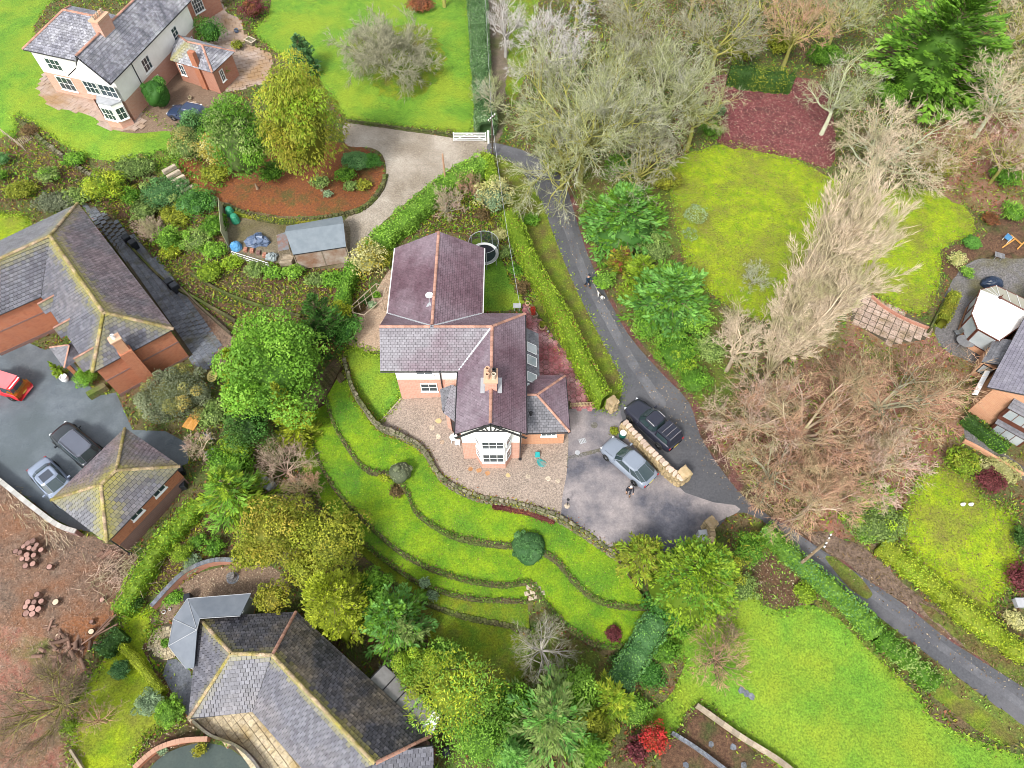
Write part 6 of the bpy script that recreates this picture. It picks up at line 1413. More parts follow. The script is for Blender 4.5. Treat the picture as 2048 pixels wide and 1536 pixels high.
shrub(850,1170,.45,.5,'pale','upper small pale green plant below the terraces',leaf=.11); shrub(866,1190,.5,.55,'pale','lower small pale green plant below the terraces',leaf=.11); shrub(1228,1268,.7,.4,'maroon','dark maroon plant bed at the low end of the terraces',leaf=.13)
conifer(1252,432,4.3,5.5,'cyp','big blue green cypress beside the lane, upper one',whorls=14,per=15,spray=.55,droop=.15,wid=.2,n_s=34,power=1.5,col2='green',f2=.4,core=.65)
conifer(1345,592,4.1,5.5,'cyp','big blue green cypress on the lane bank, lower one',whorls=14,per=15,spray=.55,droop=.15,wid=.2,n_s=34,power=1.5,col2='green',f2=.35,core=.65)
conifer(1245,520,1.5,2.6,'moss','yellow green juniper on the lane bank between the two cypresses',whorls=8,per=12,spray=.4,wid=.15,n_s=22,power=1.6,droop=0,col2='rust',f2=.12,group=None); conifer(1285,540,1.8,2.8,'lime','yellow green juniper with drooping tips left of the lower cypress',whorls=8,per=12,spray=.45,wid=.15,n_s=24,power=1.6,droop=.1)
shrub(1262,585,1.5,1.4,'lime','low lime bush at the lane edge by the walker',leaf=.2,elong=.3,out=.7,col2='rust',f2=.12); shrub(1300,650,1.7,1.8,'bright','green bush on the bank below the lower cypress, left',leaf=.2,elong=.3,out=.7); shrub(1355,705,2.2,2.4,'green','green bush on the bank near the bend of the lane',leaf=.2,elong=.3,out=.7,col2='lime',f2=.3); shrub(1390,760,1.5,1.8,'bright','green bush at the bottom of the bank opposite the pickup truck',leaf=.2,elong=.3,out=.7,col2='green')
shrub(1392,430,1.2,1.5,'pale','wispy pale grey green bush on the edge of the upper right lawn',leaf=.1,core=0,dens=40,lobes=10); shrub(1380,470,.8,1.0,'pale','wispy pale tuft below the other on the upper right lawn',leaf=.1,core=0,dens=40)
conifer(1905,60,6.6,11,'bright','large bright green cedar at the top right',whorls=12,per=13,spray=.85,droop=.12,wid=.18,n_s=80,power=1.9,col2='green',f2=.35,core=.5,hc=7)
conifer(1960,140,3.4,7,'green','lower green cedar boughs beside the large cedar, top right',whorls=9,per=11,spray=.75,droop=.2,wid=.18,n_s=36,power=1.2,col2='bright',f2=.4,core=.4)
shrub(1435,222,.9,1.0,'blue','clump of blue green strap leaves beside the red leaf carpet',leaf=.4,elong=.12,out=1.2,core=.4,dens=90,lobes=6); shrub(1420,262,1.4,1.2,'green','green fern clump left of the red leaf carpet',leaf=.3,elong=.2,out=1.0,core=.4,lobes=8)
shrub(2030,425,1.3,1.6,'bright','bright green strap leaved bush at the right edge',leaf=.3,elong=.2,out=1.0); shrub(1980,438,.9,.9,'rust','low orange heather bush by the upper right lawn',leaf=.1); shrub(1945,486,.85,1.0,'holly','round green heather bush in the stone ringed bed',leaf=.1,dens=150,lobes=5)
shrub(1915,520,.9,1.0,'vari','yellow green variegated shrub left of the dark gravel path',leaf=.13,col2='sage'); shrub(1935,545,.7,.9,'hedge','light green shrub at the dark gravel path',leaf=.13)
shrub(1925,922,1.35,1.6,'olive','round olive green laurel bush above the right lawn',leaf=.16,col2='lime',f2=.4); shrub(1982,962,1.1,.9,'maroon','low purple red bush right of the round laurel',leaf=.12,sx=1.2); shrub(2000,940,1.3,.5,'vari','pale dry ground plants behind the purple bush',leaf=.13,sx=1.5,core=.5)
shrub(1750,1045,1.8,1.8,'sage','pale green spreading shrub at the foot of the big bare tree',leaf=.16,sx=1.5,col2='lime',f2=.4); shrub(1730,1070,.8,1.2,'hedge','leafy shrub beside the lane verge below the big bare tree',leaf=.15)
shrub(2045,1075,.8,1.3,'dark','dark bush at the right edge of the right lawn, upper',leaf=.13); shrub(2045,1160,1.2,1.4,'maroon','dark maroon bush at the right edge of the right lawn, lower',leaf=.13); shrub(2030,1240,.8,.6,'vari','cream plants by the pale box at the right edge',leaf=.13)
shrub(2000,730,.9,1.2,'pale','pale leafy shrub against the wall of the orange brick house',leaf=.16,sy=1.5,col2='bright',f2=.3,rot=.5)
shrub(240,1340,.75,1.0,'blue','round blue green bush on the lower left lawn',leaf=.09,dens=160,lobes=5); shrub(297,1405,.95,1.3,'pale','pale rounded bush left of the pair by the bungalow corner',leaf=.1,dens=160); shrub(338,1425,1.05,1.3,'hedge','pale green rounded bush right of the pair by the bungalow corner',leaf=.1,dens=160); shrub(140,1448,.7,1.1,'lime','small lime bush under the brown bare tree at lower left',leaf=.11)
shrub(270,1202,.8,1.0,'dark','small dark green bush by the tail of the garage hedge',leaf=.1); shrub(345,1195,.7,.5,'bright','strip of green plants on the curved terrace wall',leaf=.12,sx=1.5,rot=.8); shrub(400,1500,.5,.7,'moss','small golden bush by the round courtyard wall',leaf=.12); shrub(325,1500,.35,.5,'pale','small silver shrub in the brown bed',leaf=.1); shrub(330,1285,.35,.45,'bright','small green plant in the middle of the round patio',leaf=.1,lobes=5)
shrub(1310,1475,1.0,1.6,'red','bright red leaved shrub at the bottom of the lower lawn',leaf=.14,col2='rust',f2=.3,core=.6); shrub(1275,1500,.9,1.2,'maroon','dark red shrub left of the bright red one',leaf=.14)
for k,(x,y,r,c) in enumerate(((1330,1300,1.0,'green'),(1300,1350,1.0,'holly'),(1270,1420,1.1,'hedge'),(1360,1250,1.1,'green'),(1240,1320,.7,'dark'))):
    shrub(x,y,r,.8,c,['ivy mound right of the ditch, top','ivy mound right of the ditch, middle','pale ivy mound beside the star shaped fir','ivy mound under the bright green conifer','dark bush at the end of the wide hedge'][k],leaf=.14,sx=1.3)
shrub(420,65,1.5,3.4,'holly','dark climbing shrub on the brick rear wing of the mansion',leaf=.13,col2='green'); shrub(505,18,1.6,1.8,'rust','reddish brown rounded bush in the border beside the courtyard',leaf=.13,col2='maroon',f2=.5); shrub(475,90,.8,1.0,'olive','olive plant beside the stone trough',leaf=.12); shrub(840,8,1.8,1.2,'rust','reddish bush at the top of the north lawn',leaf=.14,col2='brown',f2=.5)
shrub(450,135,1.0,3.0,'green','green creeper on the annex end wall of the mansion',leaf=.1,sx=.5,sy=.9)
for k,(x,y,c) in enumerate(((930,1168,'rust'),(1010,1030,'rust'),(1060,1150,'vari'),(965,1100,'rust'),(880,1120,'maroon'))): pass
hedge([(985,1010),(1050,1022),(1110,1042)],.5,.3,'maroon','strip of dark red sedum on top of the terrace wall',leaf=.1,dens=160,col2='rust',f2=.5)

EX=[(545,345,1.3,2.2,'green','green bush at the foot between the two tall mansion evergreens'),(640,365,.9,1,'sage','sage plant right of the tall evergreen in the mulch bed'),(690,350,1.0,1.2,'green','green plant beside the rounded blue green hedge bush'),(725,370,.8,.8,'moss','mossy plant at the curved kerb of the mulch bed'),(430,350,1.2,1.8,'olive','olive bush at the left tip of the mulch bed')]+[(290, 420, 1.5, 1.8, 'sage', 'pale sage bush between the blue green bushes and the bungalow roof'),
 (355, 430, 1.6, 1.8, 'olive', 'olive bush on the upper slope beside the pinkish bare bush'),
 (430, 450, 1.3, 1.6, 'green', 'green bush against the pale green board screen'),
 (420, 545, 1.3, 1.2, 'lime', 'lime green low bush on the middle of the slope'),
 (150, 318, 1.1, 1.2, 'green', 'green bush under the mansion lawn wall'),
 (40, 380, 1.3, 1.4, 'olive', 'olive bush at the far left of the upper border'),
 (150, 395, 1.4, 1.3, 'sage', 'sage bush at the ridge tip of the bungalow'),
 (690, 660, 1.4, 2.4, 'holly', 'deep green bush right of the dark pine'),
 (600, 700, 1.6, 3, 'green', 'green bush between pine and huge evergreen'),
 (430, 830, 1.3, 2.2, 'sage', 'sage bush right of the wide gold bush'),
 (600, 880, 1.2, 1.5, 'moss', 'mossy bush at the top of the lowest terrace'),
 (475, 930, 1.2, 2, 'green', 'green bush right of the lime one, behind the garage'),
 (500, 1110, 1.3, 2.2, 'olive', 'olive bush over the gravel circle behind the bungalow'),
 (610, 1140, 1.6, 3.5, 'moss', 'golden green bush between the spreading trees and the bungalow'),
 (740, 1180, 1.4, 3, 'green', 'green bush between the lime conifer and the terraces'),
 (880, 1310, 1.4, 3, 'hedge', 'green bush above the tall yellow tipped conifer'),
 (1030, 1410, 1.6, 4, 'green', 'green tree left behind the sage cedar'),
 (1160, 1390, 1.5, 4, 'hedge', 'fresh green tree between cedar and star shaped fir'),
 (1180, 1450, 1.4, 3.5, 'olive', 'olive tree behind the star shaped fir'),
 (1330, 1215, 1.2, 2.4, 'holly', 'deep green bush tucked under the bright conifer'),
 (1210, 560, 1.2, 1.2, 'hedge', 'bright green bush on the edge of the lane by the dog walker'),
 (1200, 470, 1.3, 1.6, 'cyp', 'green fronds at the lane edge below the upper cypress'),
 (1310, 500, 1.6, 2, 'sage', 'sage juniper between the cypresses, right side'),
 (1390, 640, 1.6, 2.4, 'hedge', 'fresh green bush right of the lower cypress'),
 (1420, 700, 1.4, 2, 'sage', 'sage bush at the foot of the poplar'),
 (1110, 330, 1.3, 2, 'olive', 'olive ivy clump under the huge lichened tree, left'),
 (1240, 330, 1.6, 2.2, 'green', 'green ivy clump under the huge lichened tree, right'),
 (1330, 360, 1.4, 1.6, 'moss', 'mossy bush at the left tip of the upper right lawn'),
 (1480, 100, 2, 2, 'olive', 'olive bramble above the dark hedge'),
 (1650, 110, 1.8, 2, 'green', 'green bramble left of the large cedar'),
 (1560, 90, 1.6, 1.6, 'moss', 'mossy bramble above the red leaf carpet'),
 (1060, 440, 0.8, 1, 'green', 'small green bush at the top end of the lane hedge'),
 (1780, 190, 1.8, 2.2, 'green', 'green bush under the large cedar'),
 (1880, 330, 1.8, 1.6, 'moss', 'mossy bramble in the right upper thicket'),
 (2010, 350, 1.6, 1.5, 'green', 'green bush at the right edge, middle of the thicket'),
 (1745, 990, 1.6, 1.4, 'hedge', 'fresh green ground shrub above the right lawn hedge')]
for x,y,r_,h_,c_,l_ in EX: shrub(x,y,r_,h_,c_,l_,leaf=.17,lobes=16,sx=random.uniform(.9,1.3))
bare_tree(768,95,6.3,6.5,'leafless grey tan tree on the north lawn','pink','grey',levels=(14,8,7,7),hc=3.2,trunk=.12,spread=(.1,1.3),lens=(1.0,.5,.3,.18),upw=-.0,tip=.018,limbbk='grey',dens=1.35)
bare_tree(1175,215,8.6,14,'huge leafless lichened tree beside the top of the lane','lichen','lichen',levels=(17,10,8,7),hc=9,trunk=.28,spread=(-.05,1.3),lens=(1.0,.52,.3,.19),tip=.022,limbbk='mossy')
bare_tree(1350,150,5.0,12,'leafless grey tree at the right shoulder of the huge lichened one','grey','lichen',levels=(11,8,7,7),hc=8,tip=.018,limbbk='lichen')
bare_tree(1105,60,4.4,12,'leafless pale grey tree above the huge lichened one','lichen','pale',levels=(11,8,7,7),hc=8,tip=.018)
bare_tree(1270,30,5.0,11,'leafless brown grey tree at the top centre right','grey','grey',levels=(10,8,7,6),hc=7,tip=.018,limbbk='mossy')
bare_tree(1450,40,5.5,11,'leafless tan tree above the dark hedge at the top','russet','grey',levels=(10,8,7,7),hc=7,tip=.018,limbbk='mossy')
bare_tree(1600,40,5.0,10,'leafless brown tree left of the large cedar','russet','russet',levels=(10,8,7,6),hc=6,tip=.018,limbbk='mossy')
bare_tree(1010,10,2.6,8,'leafless pale tree overhanging the track at the top','pale','pale',levels=(9,7,7,6),hc=6,tip=.015)
bare_tree(985,175,2.5,6,'leafless pale shrub tree leaning over the track hedge','grey','lichen',levels=(8,7,6,6),hc=4,tip=.014)
bare_tree(1795,255,6.0,10,'wide leafless silver limbed tree above the upper right lawn','silver','tan',levels=(13,8,7,8),hc=6.5,trunk=.2,spread=(.0,1.25),wander=.2,tip=.018,limbbk='silver')
bare_tree(1690,165,4.2,9,'leafless silver green tree at the edge of the red leaf carpet','silver','lichen',levels=(10,7,7,6),hc=6,wander=.2,tip=.018,limbbk='silver')
bare_tree(2020,170,4.5,9,'leafless silver tree right of the large cedar','silver','tan',levels=(10,8,6,6),hc=6,tip=.018)
bare_tree(1900,310,3.6,6,'low leafless mossy tree between the lawns at the right','mossy','russet',levels=(9,7,6,6),hc=3,tip=.016)
bare_tree(2030,300,4.5,7,'leafless brown tree at the right edge, upper','russet','pink',levels=(9,8,6,6),hc=4,tip=.016,limbbk='mossy')
for k,(x,y,c,r_) in enumerate(((1540,-30,'grey',5),(1690,10,'lichen',4.5),(1160,-50,'pale',5),(1400,-60,'russet',5),(1770,-60,'grey',5),(2060,30,'tan',5),(880,-90,'pink',4),(1310,95,'grey',3.6),(1225,110,'lichen',4.2),(1130,280,'lichen',3.2),(1290,300,'grey',4.2),(1400,200,'lichen',3.6))):
    bare_tree(x,y,r_,9.5,['leafless grey tree at the top edge above the red leaf carpet','leafless lichened tree at the top edge beside the cedar','leafless pale tree at the top edge above the lane wood','leafless russet tree at the top edge, centre right','leafless grey tree behind the cedar at the top edge','leafless tan tree in the top right corner','leafless pinkish tree beyond the top of the north lawn','smaller leafless grey tree inside the lane wood, upper right','smaller leafless lichened tree inside the lane wood, middle','leafless lichened tree inside the lower lane wood','leafless grey tree above the upper blue green cypress','leafless lichened tree left of the red leaf carpet'][k],c,c,levels=(10,8,6,6),hc=6,tip=.018,limbbk='mossy',dens=1.05)

bare_tree(1600,600,2.3,20,'tall slim pale leafless poplar leaning across the upper right lawn','tan','tan',levels=(44,12,8,7),base=(1529,761),trunk=.05,spread=(1.36,1.56),seed=3,lens=(1.3,.19,.11,.07),upw=.10,wander=.09,ang=(.25,.55),tip=.017,elz=.6,name='poplar_tree',limbbk='tan',rt=.13,dens=1.25)
bare_tree(1490,665,3.0,7,'thin leafless tan tree at the foot of the poplar','tan','tan',levels=(10,7,7,6),hc=5.5,spread=(.3,1.2),upw=.1,tip=.016)
bare_tree(1515,545,1.8,3,'small grey leafless shrub on the upper right lawn edge','grey','silver',levels=(9,6,6,5),hc=1.5,spread=(.2,1.3),trunk=.05,tip=.012,name='bare_shrub',cat='shrub')
bare_tree(1535,800,4.2,7.5,'leafless reddish tan tree beside the lane at the truck','russet','pink',dens=.95,levels=(12,8,7,7),hc=5.5,trunk=.15,spread=(.1,1.3),tip=.017,wander=.17)
bare_tree(1640,820,5.8,10,'broad leafless pinkish tree in the middle of the right thicket','pink','russet',dens=1.15,levels=(14,8,7,6),hc=6,trunk=.18,spread=(.1,1.3),tip=.017,wander=.17,limbbk='pink')
bare_tree(1800,770,5.6,8.5,'leafless pinkish tree in front of the orange brick house','pink','russet',dens=.95,levels=(12,8,7,7),hc=5,trunk=.15,spread=(.1,1.25),tip=.016,wander=.17,limbbk='grey')
bare_tree(1640,990,4.0,7.5,'leafless tan tree leaning over the lane above the pole','russet','russet',dens=1.1,levels=(10,8,7,6),hc=4.5,spread=(.2,1.25),tip=.016,limbbk='pink')
bare_tree(1765,925,4.2,7,'leafless brown tree at the corner of the right lawn','russet','pink',dens=.95,levels=(10,8,7,6),hc=4,spread=(.2,1.25),tip=.016)
bare_tree(1560,930,3.4,6,'leafless red brown tree at the lane junction','russet','russet',levels=(10,8,7,6),hc=4,spread=(.2,1.25),tip=.016,limbbk='grey')
bare_tree(1085,1290,2.4,4.2,'small pale grey leafless tree at the foot of the terraces','pale','grey',levels=(13,7,6,6),hc=2.6,trunk=.1,spread=(.3,1.35),tip=.011,wander=.12)
bare_tree(560,925,2.4,4.2,'leafless pinkish shrub tree between garage and terraces','pink','pink',levels=(12,7,6,5),hc=2.2,trunk=.08,spread=(.3,1.3),tip=.012,wander=.14); bare_tree(600,970,1.8,3,'leafless dark red stemmed shrub left of the lowest terrace','russet','russet',levels=(10,7,6,5),hc=1.5,trunk=.08,tip=.012)
bare_tree(1440,1315,2.2,3.4,'leafless brown branching shrub on the lower lawn','brown','russet',levels=(14,6,5,5),hc=1.6,trunk=.1,spread=(.25,1.2),tip=.012,wander=.12); bare_tree(1440,1240,1.8,3,'leafless olive shrub right of the bright conifer','mossy','brown',levels=(10,6,6,5),hc=1.6,trunk=.1,tip=.012)
bare_tree(70,1400,4.0,6.5,'large leafless brown tree in the lower left corner','russet','brown',levels=(12,8,7,6),hc=4,trunk=.15,spread=(.2,1.25),tip=.014,limbbk='mossy'); bare_tree(190,1440,1.6,3,'small leafless brown shrub on the lower left lawn','russet','russet',levels=(8,6,5,5),hc=1.5,tip=.011,name='bare_shrub',cat='shrub')
bare_tree(300,450,1.7,3,'pinkish leafless bush on the bank above the bungalow path','pink','pink',levels=(14,8,6,6),hc=1.6,trunk=.05,spread=(.2,1.4),tip=.012,name='bare_shrub',cat='shrub')
bare_tree(890,400,2.0,3,'grey leafless shrub under the drive hedge, left one','grey','pink',levels=(10,7,6,5),hc=1.6,trunk=.06,tip=.012,name='bare_shrub',cat='shrub'); bare_tree(940,365,1.6,2.4,'brown leafless shrub under the drive hedge, right one','brown','russet',levels=(10,7,6,5),hc=1.3,trunk=.06,tip=.012,name='bare_shrub',cat='shrub')
bare_tree(780,1345,.9,2,'small bleached dead shrub beside the dark bungalow roof','pale','pale',levels=(8,6,5,4),hc=1.3,trunk=.1,tip=.012,name='bare_shrub',cat='shrub'); bare_tree(400,895,1.6,2.6,'tan leafless shrub by the orange table','tan','pink',levels=(9,6,6,5),hc=1.3,tip=.012,name='bare_shrub',cat='shrub')
bare_tree(1700,335,1.6,2.2,'low leafless twiggy shrub under the silver tree','tan','tan',levels=(9,6,5,5),hc=1,tip=.012,name='bare_shrub',cat='shrub')

def scatter(name,regs,n,size,m,parent=None,flat=.35,elong=.5,up=.02,label=None,jz=.02):
    rng=nrng(); out=[]
    for rn in regs:
        polys_=[q for r_q,q in zip(REG,RP) if r_q[0]==rn and q is not None]
        for q in polys_:
            pl=Poly(q); x0_,y0_,x1_,y1_=pl.b; nn_=int(n*min(1,(x1_-x0_)*(y1_-y0_)/700)); x0_=max(x0_,-62);x1_=min(x1_,62);y1_=min(y1_,90)
            A=np.stack([rng.uniform(x0_,x1_,nn_),rng.uniform(y0_,y1_,nn_)],1); A=A[inpoly_np(A,pl)]; out.append(A)
    A=np.vstack(out); k=len(A); z=zbv(A)+rng.random(k)*jz+up
    c=np.column_stack([A,z]); nr=unit(np.array([0,0,1.])+rng.normal(0,flat,(k,3))); t=unit(np.cross(nr,rng.normal(size=(k,3)))); w=np.cross(nr,t); l=size*rng.uniform(.5,1.5,k)[:,None]
    c[:,2]+=np.abs(nr[:,0:1]*l)[:,0]*.3
    o=quads(name,c,t*l*.5,w*l*elong*.5,m,parent,rng.random(k)); return o
def only_floor(name,n,size,m,flat,elong,box,up=.03,jz=.1):
    "scatter over the woodland floor only"
    rng=nrng(); A=np.stack([rng.uniform(box[0],box[2],n),rng.uniform(box[1],box[3],n)],1); keep=np.ones(n,bool)
    for r_q,q in zip(REG,RP):
        if q is not None and r_q[0] not in ('leaf_litter','leaf_litter_path'): keep[inpoly_np(A,Poly(q))]=False
    A=A[keep]; k=len(A); z=zbv(A)+rng.random(k)*jz+up; c=np.column_stack([A,z]); nr=unit(np.array([0,0,1.])+rng.normal(0,flat,(k,3))); t=unit(np.cross(nr,rng.normal(size=(k,3)))); w=np.cross(nr,t); l=size*rng.uniform(.5,1.6,k)[:,None]
    return quads(name,c,t*l*.5,w*l*elong*.5,m,None,rng.random(k))
only_floor('ground_ivy',60000,.28,LF['olive'],.8,.4,(-62,2,62,88))
only_floor('ground_ferns',60000,.34,LF['hedge'],.9,.25,(-62,2,62,88))
only_floor('fallen_leaves',80000,.18,LF['rust'],.5,.6,(-62,2,62,88))
only_floor('dead_bracken',60000,.36,LF['brown'],1.0,.14,(-62,2,62,88),jz=.25)
m_deadleaf=mat('dead_leaves',(.12,.075,.04),(.22,.15,.08),scale=3,tone=.5,rough=.8)
m_paleleaf=mat('pale_fallen_leaves',(.45,.38,.27),(.36,.28,.18),scale=3,tone=.4,rough=.7)
scatter('lawn_debris',['upper_right_lawn','right_lawn'],13000,.11,m_deadleaf)
scatter('terrace_debris',['terrace_lawn'],8000,.075,m_deadleaf)
scatter('grass_tufts',['terrace_lawn','verge','bottom_lawn'],9000,.15,LF['lime'],flat=1.0,elong=.2)
scatter('bank_plants',['mossy_bank','bank_ivy','east_undergrowth','copse_floor','wild_bed','track_grass','stair_bank'],9000,.2,LF['hedge'],flat=.9,elong=.4,jz=.15)
scatter('bank_plants',['bank_ivy','copse_floor','wild_bed','right_verge','right_verge_grass','east_undergrowth'],6000,.22,LF['brown'],flat=.9,elong=.3,jz=.12)
scatter('slope_leaves',['woodland_slope','shrub_bank','wild_bed','soil_walk','rear_gravel','lower_bed'],14000,.11,m_paleleaf)
scatter('slope_plants',['woodland_slope','shrub_bank','soil_walk'],30000,.3,LF['moss'],flat=.9,elong=.3,jz=.15)
scatter('slope_plants',['woodland_slope','shrub_bank','stair_bank','border_bed'],14000,.32,LF['green'],flat=.9,elong=.35,jz=.25)
scatter('red_leaves',['red_leaf_carpet'],16000,.16,mat('red_leaf_mix',(.22,.07,.065),(.36,.20,.17),scale=2,tone=.6,rough=.7),jz=.05)
scatter('wood_chips',['felled_tree_ground'],22000,.15,mat('wood_chips',(.34,.21,.14),(.22,.13,.09),scale=2,tone=.5,rough=.85),elong=.28,jz=.05)
scatter('fallen_twigs',['leaf_litter','felled_tree_ground','pink_ground'],12000,.38,mat('twig_litter',(.22,.15,.11),(.34,.26,.20),scale=2,tone=.4,rough=.9),elong=.05,flat=.3,jz=.12)
scatter('mulch_bits',['mulch_bed','orange_mulch'],9000,.13,mat('mulch_bits',(.30,.12,.045),(.20,.08,.04),scale=2,tone=.5,rough=.85),elong=.4)
scatter('lane_grit',['lane'],700,.05,m_paleleaf,up=.006,jz=.0)
scatter('gravel_chips',['gravel_terrace'],16000,.06,mat('gravel_chips',(.42,.36,.30),(.18,.13,.10),scale=8,tone=.5,rough=.8),flat=.3,elong=.7,up=.01)
scatter('drive_chips',['gravel_drive'],16000,.07,MATS['gravel_chips'],flat=.3,elong=.7,up=.01)

scatter('margin_leaves',['right_margin','right_verge'],9000,.13,m_deadleaf)
scatter('margin_leaves',['right_margin','red_leaf_carpet'],6000,.12,m_paleleaf)
def along(lines,n,wd,size,m,dz=.06):
    rng=nrng(); C=[]
    for l in lines:
        a=np.array([[p[0],p[1]] for p in l]); s_=rng.integers(0,len(a)-1,n); f=rng.random((n,1)); C.append(a[s_]*(1-f)+a[s_+1]*f+rng.normal(0,wd,(n,2)))
    A=np.vstack(C); k=len(A); z=np.maximum(zbv(A),np.maximum(zbv(A+[.3,.3]),zbv(A+[.2,.5])))+dz; c=np.column_stack([A,z+rng.random(k)*.08]); t=unit(rng.normal(0,1,(k,3))*np.array([1,1,.5])); w=unit(np.cross(t,rng.normal(size=(k,3)))); l=size*rng.uniform(.5,1.4,k)[:,None]
    return quads('wall_top_plants',c,t*l*.5,w*l*.2,m,None,rng.random(k))
along(TW[1:4],1400,.10,.18,LF['green']); along(TW[1:4],900,.12,.18,LF['brown']); along(TW[:1],1500,.2,.2,LF['moss'],.02); along(TW[:1],900,.22,.18,LF['rust'],.02)

LN=('mansion_lawn','north_lawn','upper_right_lawn','right_lawn','lower_right_lawn','lower_left_lawn','upper_left_lawn','verge','side_lawn')
for nm_,cl_,k_ in ((LN,'lime',1500),(LN[:6],'hedge',900),(LN[1:6],'brown',900)):
    along([q+[q[0]] for r_q,q in zip(REG,RP) if r_q[0] in nm_],k_,.28,.2,LF[cl_],.01)
along([q+[q[0]] for r_q,q in zip(REG,RP) if r_q[0] in ('upper_right_lawn','red_leaf_carpet','right_lawn')],2500,.8,.14,m_deadleaf,.01)
for o_ in bpy.data.objects:
    if o_.name.startswith('wall_top_plants') and o_.parent is None and o_.data.name.split('.')[-1].isdigit() and int(o_.data.name.split('.')[-1])>3: o_.name='edge_grass'
m_tyre=mat('tyre_rubber',(.02,.02,.02),(.03,.03,.03),scale=8,rough=.85,coord='obj'); m_rim=mat('alloy_rim',(.45,.46,.48),rough=.3,metal=.7,coord='obj')
m_cglass=mat('car_glass',(.025,.045,.05),(.04,.06,.065),scale=.8,rough=.05,spec=.9,coord='obj'); m_chrome=mat('chrome_trim',(.6,.6,.62),rough=.2,metal=.8,coord='obj')
m_lamp=mat('headlamp',(.55,.57,.6),rough=.15,spec=.8,coord='obj'); m_tail=mat('tail_lamp',(.35,.02,.02),rough=.2,spec=.8,coord='obj'); m_plate=mat('number_plate',(.75,.62,.12),rough=.5,coord='obj')
def paint(n,c,r=.28): return mat(n,c,tuple(min(1,x*1.15) for x in c),scale=.6,rough=r,spec=.7,coord='obj')
